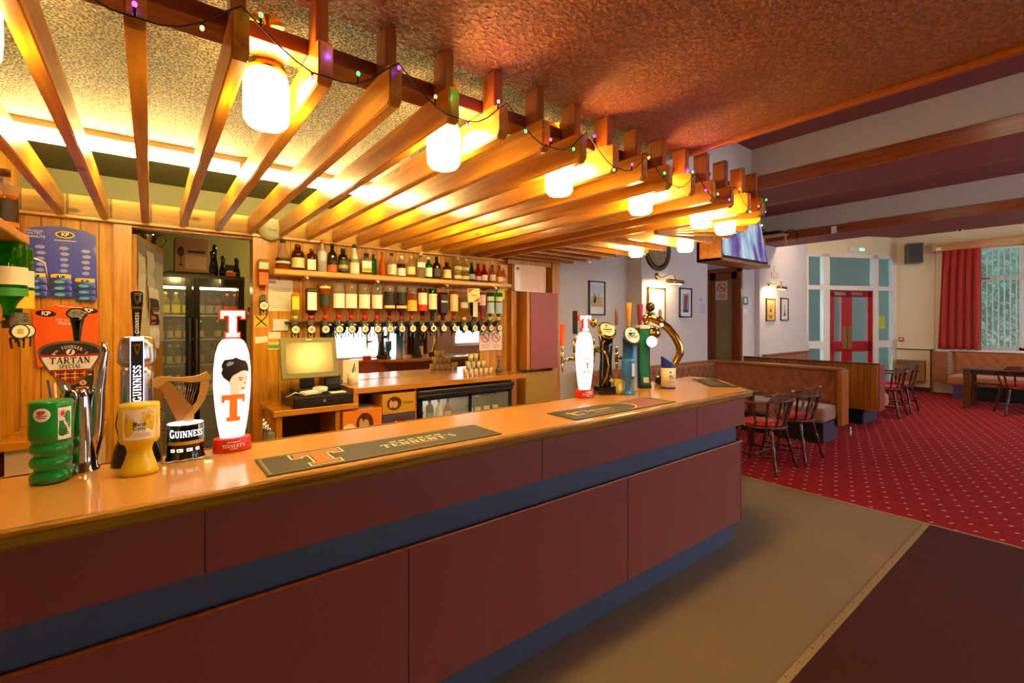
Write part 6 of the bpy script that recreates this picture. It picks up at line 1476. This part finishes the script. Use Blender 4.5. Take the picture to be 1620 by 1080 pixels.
# captain's chair
def turned(mb, p, q_, r, n=10):
    P, Q = Vector(p), Vector(q_); d = Q-P; Lh = d.length; z = d.normalized(); a = z.orthogonal().normalized(); c_ = z.cross(a)
    M = Matrix((a, c_, z)).transposed().to_4x4(); M.translation = P
    prof = [(r*.62, 0), (r*.7, .06), (r*.95, .16), (r*.55, .20), (r*.85, .23), (r*.5, .26), (r*.8, .36), (r*1.0, .52), (r*.85, .62), (r*.55, .66), (r*.9, .69), (r*.6, .73), (r*1.0, .82), (r*.9, .95), (r*.7, 1)]
    mb.lathe([(x, u*Lh) for x, u in prof], n, M); return mb
def make_chair():
    t = thing('captains_chair', 'x', 'chair')
    b = MB(); b.lathe([(0, .435), (.19, .435), (.225, .445), (.235, .460), (.232, .472), (.21, .478), (0, .470)], 32, None, 1.05, 1.0); b.build('seat', dark_wood, t, world=False)
    b = MB(); b.lathe([(.19, .474), (.198, .486), (.185, .505), (.12, .514), (0, .517)], 28, None, 1.02, 1.0); b.build('cushion', mat('red_seat_vinyl', 'D41C30', .4), t, world=False)
    leg = [((.15, -.15), (.24, -.24)), ((-.15, -.15), (-.24, -.24)), ((.15, .15), (.22, .24)), ((-.15, .15), (-.22, .24))]
    for (a, b_), (c_, d_) in leg: turned(MB(), (c_, d_, 0), (a, b_, .445), .021).build('leg', dark_wood, t, world=False)
    def lp(i, z): (a, b_), (c_, d_) = leg[i]; k = z/.445; return (c_+(a-c_)*k, d_+(b_-d_)*k, z)
    for i, j in ((0, 2), (1, 3)): turned(MB(), lp(i, .17), lp(j, .17), .013).build('stretcher', dark_wood, t, world=False)
    m1 = [(lp(0, .17)[k]+lp(2, .17)[k])/2 for k in range(3)]; m2 = [(lp(1, .17)[k]+lp(3, .17)[k])/2 for k in range(3)]; turned(MB(), m1, m2, .013).build('stretcher', dark_wood, t, world=False)
    arc_ = []
    for i in range(25):
        a = PI*(-.08)+PI*1.16*i/24; x, y = .285*math.cos(a), -.03-.245*math.sin(a)
        if i < 3 or i > 21: y += .02*(3-i if i < 3 else i-21)
        arc_.append((x, y, .725+.03*max(0, math.sin(a))))
    MB().tube(arc_, .029, 10, flat=.5).build('arm_rail', crest_wood, t, world=False)
    b = MB(); n = 14
    rows = []
    for i in range(n+1):
        a = PI*.17+PI*.66*i/n; k = math.sin((i/n)*PI); rows.append((.280*math.cos(a), -.03-.245*math.sin(a), .735, .745+.088*min(1, k*2.2)-.018*math.exp(-((i-n/2)/1.2)**2)))
    for i in range(n):
        x0, y0, a0, b0 = rows[i]; x1, y1, a1, b1 = rows[i+1]
        def off(x, y, s_): L_ = math.hypot(x, y+.03); return (x*(1+s_/L_), (y+.03)*(1+s_/L_)-.03)
        p = [off(x0, y0, -.013), off(x1, y1, -.013), off(x1, y1, .013), off(x0, y0, .013)]
        lo = [b._v((*p[0], a0)), b._v((*p[1], a1)), b._v((*p[2], a1)), b._v((*p[3], a0))]; hi = [b._v((*p[0], b0)), b._v((*p[1], b1)), b._v((*p[2], b1)), b._v((*p[3], b0+.004))]
        b.face(hi); b.face(lo[::-1]); b.face([lo[0], lo[1], hi[1], hi[0]]); b.face([lo[2], lo[3], hi[3], hi[2]])
        if i == 0: b.face([lo[3], lo[0], hi[0], hi[3]])
        if i == n-1: b.face([lo[1], lo[2], hi[2], hi[1]])
    bmesh.ops.remove_doubles(b.bm, verts=list(b.bm.verts), dist=.0005); b.build('crest', crest_wood, t, world=False)
    for i in range(7):
        a = PI*.02+PI*.96*i/6; turned(MB(), (.205*math.cos(a), -.01-.195*math.sin(a), .47), (.283*math.cos(a), -.03-.243*math.sin(a), .73+.03*math.sin(a)), .0155, 8).build('spindle', dark_wood, t, world=False)
    return t
ch0 = make_chair()
CH = [(5.35, 2.36, .0, "captain's chair with a red seat nearest the end of the bar counter"), (6.00, 2.32, .0, "captain's chair with a red seat, second from the bar, by the end of the banquette"),
      (10.00, 2.38, .0, "dark captain's chair with a pink-red seat beside the pine-backed bay, nearer the camera"), (10.68, 2.36, .0, "dark captain's chair with a pink-red seat in front of the wall heater"),
      (11.84, .96, -1.15, "dark captain's chair with a pink seat pulled up to the long table by the window")]
for i, (x, y, a, lab) in enumerate(CH):
    if i == 0: ch0.location = (x, y, .0065); ch0.rotation_euler = (0, 0, a); ch0.scale = (1.07, 1.05, 1.02); ch0['label'] = lab; ch0['group'] = "captain's chairs"
    else: dup(ch0, (x, y, .0065), a, lab, "captain's chairs")
# tables
def table(x0, x1, y0, y1, h, label, leg=.035, top_m=None):
    t = thing('pub_table', label, 'table', ((x0+x1)/2, (y0+y1)/2, .0065))
    MB().rbox(x0, x1, y0, y1, h-.035, h, .008).build('table_top', top_m or mat('dark_polished_top', '4A3238', .12, coat=.6), t)
    MB().rbox(x0+.06, x1-.06, y0+.06, y1-.06, h-.11, h-.036, .004).build('apron', crest_wood, t)
    for x in (x0+.07, x1-.07):
        for y in (y0+.07, y1-.07): MB().rbox(x-leg, x+leg, y-leg, y+leg, .0065, h-.036, .006).build('leg', crest_wood, t)
    return t
table(5.15, 6.25, 2.80, 3.40, .72, 'dark polished table in the bay nearest the bar, behind two chairs')
table(9.85, 10.95, 2.85, 3.45, .72, 'dark polished table in the second bay in front of the glazed screen')
t = table(11.95, 12.72, -.3, 1.70, .76, 'long wooden table with a bluish shiny top in front of the window bench', .05, mat('blue_sheen_top', '5A5C74', .12, coat=.6))
MB().rbox(12.02, 12.07, -.2, 1.62, .46, .50, .004).build('rail', crest_wood, t)

# ------------------------------------------------------------------ window dressing
curtain_m = mat('red_curtain', 'C02818', .75, sheen=.3, var=.06, vscale=3)
t = thing('curtain', 'long red curtain hanging at the left of the window', 'curtain', (14.05, 2.0, 1.0))
b = MB(); n, m_ = 90, 16; g_ = []
for j in range(m_+1):
    z = 3.30-2.29*j/m_; row = []; wd = .60+.085*(j/m_)**.8; 
    for i in range(n+1):
        u = i/n; y = 2.305+.08*(j/m_)-(wd)*u; am = .022+.038*min(1, j/4)
        x = 14.06+am*math.sin(u*2*PI*5.2+.5*math.sin(j*.25))+.014*math.sin(u*31+j*.1); row.append(b._v((x, y, z)))
    g_.append(row)
for j in range(m_):
    for i in range(n):
        f = b.face([g_[j][i], g_[j][i+1], g_[j+1][i+1], g_[j+1][i]]); f.smooth = True
o = b.build('cloth', curtain_m, t, clean=False); sd = o.modifiers.new('thick', 'SOLIDIFY'); sd.thickness = .006
t = thing('pelmet', 'timber pelmet board above the red curtain and window', 'pelmet', (14.1, .7, 3.3))
MB().rbox(13.99, 14.02, -1.6, 2.47, 3.20, 3.36, .004).build('board', wood('pelmet_wood', 'C88830', 'A86820', axis=1, scale=4), t)
MB().box(14.02, 14.198, 2.44, 2.47, 3.20, 3.36).build('return_end', MATS['pelmet_wood'], t); b = MB(); sheet(b, [rect(.09, .07)], face_west(13.988, 2.36, 3.25)); b.build('label', white_pl, t)
t = thing('vertical_blind', 'white vertical slat blind hanging open in the window', 'blind', (14.16, .6, 2.1))
MB().box(14.14, 14.18, -.85, 1.72, 3.15, 3.19).build('head_rail', white_pl, t)
slat_m = mat('blind_slat', 'F4F6F4', .7, trans=.25)
for k in range(30):
    y = 1.70-.0865*k; MB(T(14.16, y, 0) @ rotz(.32)).box(-.044, .044, -.0008, .0008, 1.06, 3.14).build('blind_slat', slat_m, t)
# planting outside the window
leafm = mat('hedge_leaf', '6CA490', .6, var=.5, vscale=3); leafl = mat('hedge_leaf_pale', 'D8ECE4', .6, var=.3, vscale=3)
b = MB()
for j in range(13):
    for i in range(16):
        y, z = -1.4+.32*i, .3+.3*j; x = 16.75+.12*math.sin(i*2.3+j*1.7); b.m(0).poly([(x, y, z), (x+.03, y+.34, z), (x, y+.34, z+.32), (x-.03, y, z+.32)])
for k in range(13000):
    y = random.uniform(-1.2, 3.4); z = random.uniform(.5, 3.9); x = 16.2+random.uniform(-.45, .45)+.3*math.sin(y*4+z*3)
    s_ = random.uniform(.025, .07); v = Vector((random.gauss(0, 1), random.gauss(0, 1), random.gauss(0, 1))).normalized(); a = v.orthogonal().normalized()*s_; c_ = v.cross(a).normalized()*s_*.5; p = Vector((x, y, z))
    b.m(1 if random.random() < .34+.3*(z < 1.7) else 0).poly([p-a, p+c_, p+a, p-c_])
tag(b.build('garden_hedge', [leafm, leafl], clean=False), 'leafy blue-green hedge growing outside the window', 'hedge', None, 'stuff')
struct(boxo('floor_outside', mat('outside_ground', '8C9484', .9), 14.4, 24, -6, 9, -.1, -.06))

# ------------------------------------------------------------------ pictures, lamps and fittings on the white walls
def frame_pic(label, X0_, X1_, z0, z1_, y, draw, mats, fw=.022, fcol='2C2830', th=.025, mount='F0ECE8'):
    t = thing('framed_picture', label, 'picture', ((X0_+X1_)/2, y, (z0+z1_)/2))
    b = MB(); b.box(X0_, X1_, y-th, y-.002, z0, z0+fw).box(X0_, X1_, y-th, y-.002, z1_-fw, z1_).box(X0_, X0_+fw, y-th, y-.002, z0, z1_).box(X1_-fw, X1_, y-th, y-.002, z0, z1_); b.build('frame', fcol if not isinstance(fcol, str) else solid(fcol, .35), t)
    b = MB(); b.box(X0_+fw*.5, X1_-fw*.5, y-.012, y-.004, z0+fw*.5, z1_-fw*.5); b.m(1); M = face_south((X0_+X1_)/2, y-.0125, (z0+z1_)/2); draw(b, M, X1_-X0_, z1_-z0); b.build('print', [mat('mount_'+mount, mount, .2, coat=.5)]+mats, t)
    return t
frame_pic('dark-framed picture on the white wall behind the black and gold tap', 4.80, 5.14, 1.70, 2.185, 4.45, lambda b, M, w_, h_: (sheet(b.m(1), [rect(w_*.72, h_*.32, 0, h_*.24)], M, .001), sheet(b.m(2), [rect(w_*.72, h_*.30, 0, -h_*.10), oval(.03, .07, -.05, .0)], M, .002), sheet(b.m(3), [oval(.012, .05, -.06, .02), oval(.012, .05, .03, .02)], M, .003)), [solid('B4C4D4', .3), solid('C8A878', .4), solid('8C9098')], fcol='343038')
frame_pic('narrow dark-framed picture with a deep red panel beside the notice sheet', 6.62, 6.97, 1.68, 2.155, 4.2, lambda b, M, w_, h_: (sheet(b.m(1), [rect(w_*.5, h_*.62, .01, .0)], M, .001), sheet(b.m(2), [[(-.05, -.10), (.02, -.10), (.06, .12), (-.02, .12)]], M, .002), sheet(b.m(3), [rect(w_*.4, .05, .0, -.13)], M, .002)), [solid('8894A4'), solid('8C3434'), solid('3A4450')], mount='E4E4EC')
frame_pic('gold-framed bright mirror-like picture of a dark figure under the brass picture lamp', 5.80, 6.235, 1.50, 2.125, 4.2, lambda b, M, w_, h_: (sheet(b.m(1), [oval(.03, .03, -.03, .23), rect(.11, .008, -.02, .12), rect(.08, .006, -.02, .10)], M, .001), sheet(b.m(2), [oval(.045, .06, .085, -.07), [(-.0, -.24), (.17, -.24), (.17, -.17), (.12, -.12), (.05, -.12), (.0, -.17)]], M, .002), sheet(b.m(3), [oval(.035, .02, -.08, -.08), oval(.02, .03, -.06, -.10)], M, .002), sheet(b.m(4), [oval(.034, .05, .085, -.065)], M, .003)), [solid('C8C8CC'), solid('40343A'), solid('7CA098'), solid('A07868')], fcol=gold, mount='F4F4F4')
t = thing('round_plaque', 'round dark-rimmed wall plaque high on the white wall beyond the canopy', 'plaque', (6.05, 4.18, 2.66))
MB().lathe([(.24, 0), (.32, .0), (.325, .02), (.30, .035), (.25, .028), (.24, .012)], 40, T(6.05, 4.197, 2.70) @ Matrix.Rotation(PI/2, 4, 'X'), cap=False).build('rim', mat('dark_rim', '4A4238', .35, .2), t)
MB().lathe([(0, .012), (.245, .012)], 40, T(6.05, 4.197, 2.70) @ Matrix.Rotation(PI/2, 4, 'X'), cap=False).build('face', mat('mottled_brass_face', 'A08458', .5, .15, var=.9, vscale=30, bump=.5, bscale=40), t)
def pic_lamp(label, x, z, wd, y=4.2):
    t = thing('picture_lamp', label, 'wall lamp', (x, y, z))
    MB().lathe([(0, .03), (.03, .022), (.05, .008), (.052, 0)], 20, T(x-wd*.62, y, z+.02) @ Matrix.Rotation(PI/2, 4, 'X')).build('wall_plate', brass, t)
    MB().tube([(x-wd*.62, y-.02, z+.02), (x-wd*.45, y-.07, z+.0), (x-wd*.2, y-.12, z+.05), (x, y-.14, z+.06), (x+wd*.05, y-.15, z-.04)], .007, 8).build('arm', brass, t)
    MB().cyl((x-wd/2, y-.16, z-.06), (x+wd/2, y-.16, z-.06), .032, n=18).build('shade', brass, t)
    MB().box(x-wd*.42, x+wd*.42, y-.16, y-.142, z-.094, z-.090).build('bulb', glow('picture_lamp_glow', (1, .75, .4), 60), t)
pic_lamp('brass picture lamp over the gold-framed picture', 6.28, 2.28, .40)
pic_lamp('smaller brass wall lamp with a curved arm on the far pier', 10.02, 2.36, .36, 4.2)
L = bpy.data.lights.new('picture_lamp_bulb', 'AREA'); L.shape = 'RECTANGLE'; L.size = .3; L.size_y = .02; L.energy = 7; L.color = (1, .72, .38)
for x, z in ((5.98, 2.17), (9.82, 2.25)):
    o = bpy.data.objects.new('picture_lamp_bulb', L); C.objects.link(o); o.location = (x, 4.06, z); o.rotation_euler = (math.radians(30), 0, 0)
frame_pic('small wooden-framed tan picture on the pier under the far brass lamp', 9.66, 10.06, 1.63, 2.09, 4.2, lambda b, M, w_, h_: (sheet(b.m(1), [rect(.03, .12, -.03, .08), rect(.03, .12, .05, .08), rect(.12, .05, 0, -.14)], M, .001), sheet(b.m(2), [oval(.04, .03, 0, -.02)], M, .001)), [solid('8C6428'), solid('3A2C18')], fcol='8A5A28', mount='CCA468')
frame_pic('small dark-framed line drawing on the white wall left of the glazed screen', 10.44, 10.81, 1.64, 2.12, 4.25, lambda b, M, w_, h_: sheet(b.m(1), [oval(.03, .05, 0, .06), oval(.05, .08, .01, -.06), rect(.12, .04, 0, -.12), rect(.10, .006, 0, -.19)], M, .001), [solid('9098A0')], mount='ECE4E0')
b = MB(); b.rbox(9.9, 10.25, 4.19, 4.2, 2.52, 2.62, .002).box(10.03, 10.05, 4.192, 4.2, 2.62, 2.76); tag(b.build('wall_plate', mat('pink_wall_plate', 'E0C4BC', .7)), 'pale pink blank plate on the pier above the far brass lamp', 'plate')
# television in its timber box
t = thing('television', 'wall television showing a bluish picture, tilted down in its timber box', 'television', (4.95, 2.5, 2.45), .0)
M = T(5.0, 2.43, 2.54) @ Matrix.Rotation(-.16, 4, 'X')
MB().rbox(-.50, .50, -.02, .03, -.29, .29, .006, M).build('case', black, t)
def tv_mat():
    m = bpy.data.materials.new('television_picture'); m.use_nodes = True; n, l = m.node_tree.nodes, m.node_tree.links; b_ = n['Principled BSDF']; b_.inputs['Base Color'].default_value = (.01, .01, .02, 1); b_.inputs['Roughness'].default_value = .15
    tc = n.new('ShaderNodeTexCoord'); mp = n.new('ShaderNodeMapping'); mp.inputs['Rotation'].default_value = (0, .5, 0); mp.inputs['Scale'].default_value = (7, 1, 2); l.new(tc.outputs['Object'], mp.inputs[0]); nz = n.new('ShaderNodeTexNoise'); nz.inputs['Scale'].default_value = .9; nz.inputs['Detail'].default_value = 5; l.new(mp.outputs[0], nz.inputs['Vector']); cr = n.new('ShaderNodeValToRGB')
    for p_, c_ in ((.30, '2A2450'), (.42, '7C5CA8'), (.52, 'A8C8D8'), (.62, 'D8E8F0'), (.70, 'B03080')):
        if p_ == .30: cr.color_ramp.elements[0].position = p_; cr.color_ramp.elements[0].color = hexc(c_)
        elif p_ == .70: cr.color_ramp.elements[-1].position = p_; cr.color_ramp.elements[-1].color = hexc(c_)
        else: e = cr.color_ramp.elements.new(p_); e.color = hexc(c_)
    l.new(nz.outputs['Fac'], cr.inputs[0]); l.new(cr.outputs[0], b_.inputs['Emission Color']); b_.inputs['Emission Strength'].default_value = .8; return m
MB().box(-.48, .48, -.0225, -.0205, -.27, .27, M).build('screen', tv_mat(), t)
t = thing('television_box', 'timber framed box holding the tilted television under the white bulkhead', 'box', (5.0, 2.5, 2.3))
bx = wood('television_box_wood', 'B87430', '96561C', axis=0, scale=4, knots=False)
MB().rbox(4.42, 5.50, 2.34, 2.60, 2.215, 2.245, .003).rbox(4.42, 4.45, 2.34, 2.60, 2.215, 2.80, .003).rbox(4.42, 5.50, 2.565, 2.60, 2.215, 2.85, .003).build('frame', bx, t)
MB().box(5.44, 5.50, 2.56, 2.60, 2.6, 2.85).build('bracket', dark_grey, t)
# recorder on its shelf by the beam
t = thing('bracket_shelf', 'small pale timber bracket shelf fixed to the face of the far beam', 'shelf', (9.2, 3.9, 3.2))
MB().rbox(9.12, 9.378, 3.66, 4.16, 3.215, 3.24, .003).build('board', wood('shelf_pale', 'D8A868', 'B88848', axis=1, knots=False), t); MB().rbox(9.33, 9.378, 3.70, 3.73, 3.05, 3.215, .003).rbox(9.33, 9.378, 4.08, 4.11, 3.05, 3.215, .003).build('bracket', MATS['shelf_pale'], t)
t = thing('disc_player', 'slim black player on the bracket shelf with a looping cable', 'player', (9.2, 3.9, 3.24))
MB().rbox(9.13, 9.36, 3.74, 4.13, 3.241, 3.30, .004).build('case', black, t); MB().tube([(9.36, 3.74, 3.27), (9.37, 3.64, 3.33), (9.37, 3.55, 3.28), (9.37, 3.50, 3.16), (9.37, 3.53, 3.10)], .006, 6).tube([(9.2, 4.1, 3.30), (9.2, 4.2, 3.36), (9.25, 4.12, 3.42), (9.3, 4.0, 3.31)], .006, 6).build('cable', black, t)
b = MB(); b.rbox(9.36, 9.378, 2.90, 2.98, 3.15, 3.27, .003); tag(b.build('junction_box', white_pl), 'small white box on the timber fascia of the far beam', 'box')
# loudspeaker, camera, heater, call point
t = thing('wall_speaker', 'grey loudspeaker high on the wall left of the red curtain', 'speaker', (14.0, 2.8, 3.2)); M = T(14.02, 2.80, 3.20) @ rotz(.45)
MB(M).rbox(-.15, .12, -.14, .14, -.23, .23, .01).build('case', mat('speaker_grey', '6C645C', .5), t); MB(M).box(-.156, -.151, -.125, .125, -.21, .21).build('grille', mat('speaker_grille', '484440', .7, bump=.6, bscale=200), t); MB(M).box(.10, .22, -.02, .02, -.03, .03).build('bracket', dark_grey, t)
t = thing('security_camera', 'small white dome camera under the beam above the window', 'camera', (14.1, 2.0, 3.6)); MB().lathe([(.07, .05), (.075, .0), (.06, -.05), (0, -.07)], 20, T(14.10, 2.02, 3.66)).rbox(14.08, 14.2, 1.97, 2.07, 3.68, 3.74, .004).build('housing', white_pl, t); MB().sphere((14.04, 2.02, 3.64), .03, 8).build('lens', black_gloss, t)
t = thing('wall_heater', 'tan wall heater with a grey top grille behind the dark chairs', 'heater', (14.1, 2.87, .45)); MB().rbox(14.0, 14.138, 2.60, 3.12, .24, .72, .006).build('case', mat('tan_heater', 'A8742C', .45), t)
b = MB(); [b.box(13.992, 14.0, 2.68, 3.10, .62+.014*k, .628+.014*k) for k in range(6)]; b.m(1).box(13.996, 14.0, 2.68, 3.10, .615, .705); b.build('grille', [steel, solid('5A5C64')], t)
t = thing('call_point', 'small red fire alarm call point on the cream wall', 'alarm', (14.16, 3.05, 1.2)); MB().rbox(14.16, 14.199, 3.01, 3.10, 1.155, 1.245, .004).build('box', solid('D8301C', .35), t); MB().box(14.157, 14.16, 3.03, 3.08, 1.185, 1.22).build('glass', white_print, t)
b = MB(); b.box(14.10, 14.2, 2.46, 3.14, .965, .985); b.m(1).box(14.125, 14.14, 2.50, 2.53, .0, .97); struct(b.build('trim_9', [mat('dark_ledge', '5C3A24', .4), mat('brown_pipe', '7C4420', .4)]))
b = MB(); b.box(14.12, 14.14, 2.53, 3.14, .006, .10); struct(b.build('baseboard_right', mat('brown_skirting', '3C2418', .4)))
b = MB(); [b.tube([(14.18, 2.44, 3.2), (14.18, 2.46, 2.2), (14.185, 2.46, 1.0)], .006, 6)]; tag(b.build('wall_cable', solid('D8C49C')), 'thin cable running down the cream wall beside the red curtain', 'cable')
# small white object on the carpet at the foot of the bench end
b = MB(); b.lathe([(.012, 0), (.014, .05), (.008, .08), (.012, .12), (0, .125)], 10, T(7.78, 2.24, .007)); tag(b.build('plug_end', white_pl), 'small white fitting on the carpet at the foot of the bench end panel', 'fitting')
# curtains and panels beside the front windows (seen in the bar mirror)
dk = mat('dark_curtain', '4A1C24', .8, sheen=.3)
for i, (xa, xb, za, zb, lab) in enumerate(((4.90, 5.45, .55, 2.75, 'dark red curtain right of the front window reflected in the bar mirror'), (2.55, 3.15, .55, 2.75, 'dark red curtain left of the front window reflected in the bar mirror'))):
    b = MB(); n = 40; r0 = []; r1 = []
    for k in range(n+1): x = xa+(xb-xa)*k/n; y = -2.5+.03*math.sin(k*1.1); r0.append(b._v((x, y, za))); r1.append(b._v((x, y, zb)))
    for k in range(n): b.face([r0[k], r0[k+1], r1[k+1], r1[k]])
    t = thing('curtain', lab, 'curtain', ((xa+xb)/2, -2.5, za)); o = b.build('cloth', dk, t); o.modifiers.new('thick', 'SOLIDIFY').thickness = .006
for o in list(bpy.data.objects):
    if o.get('label') == 'x': del o['label']
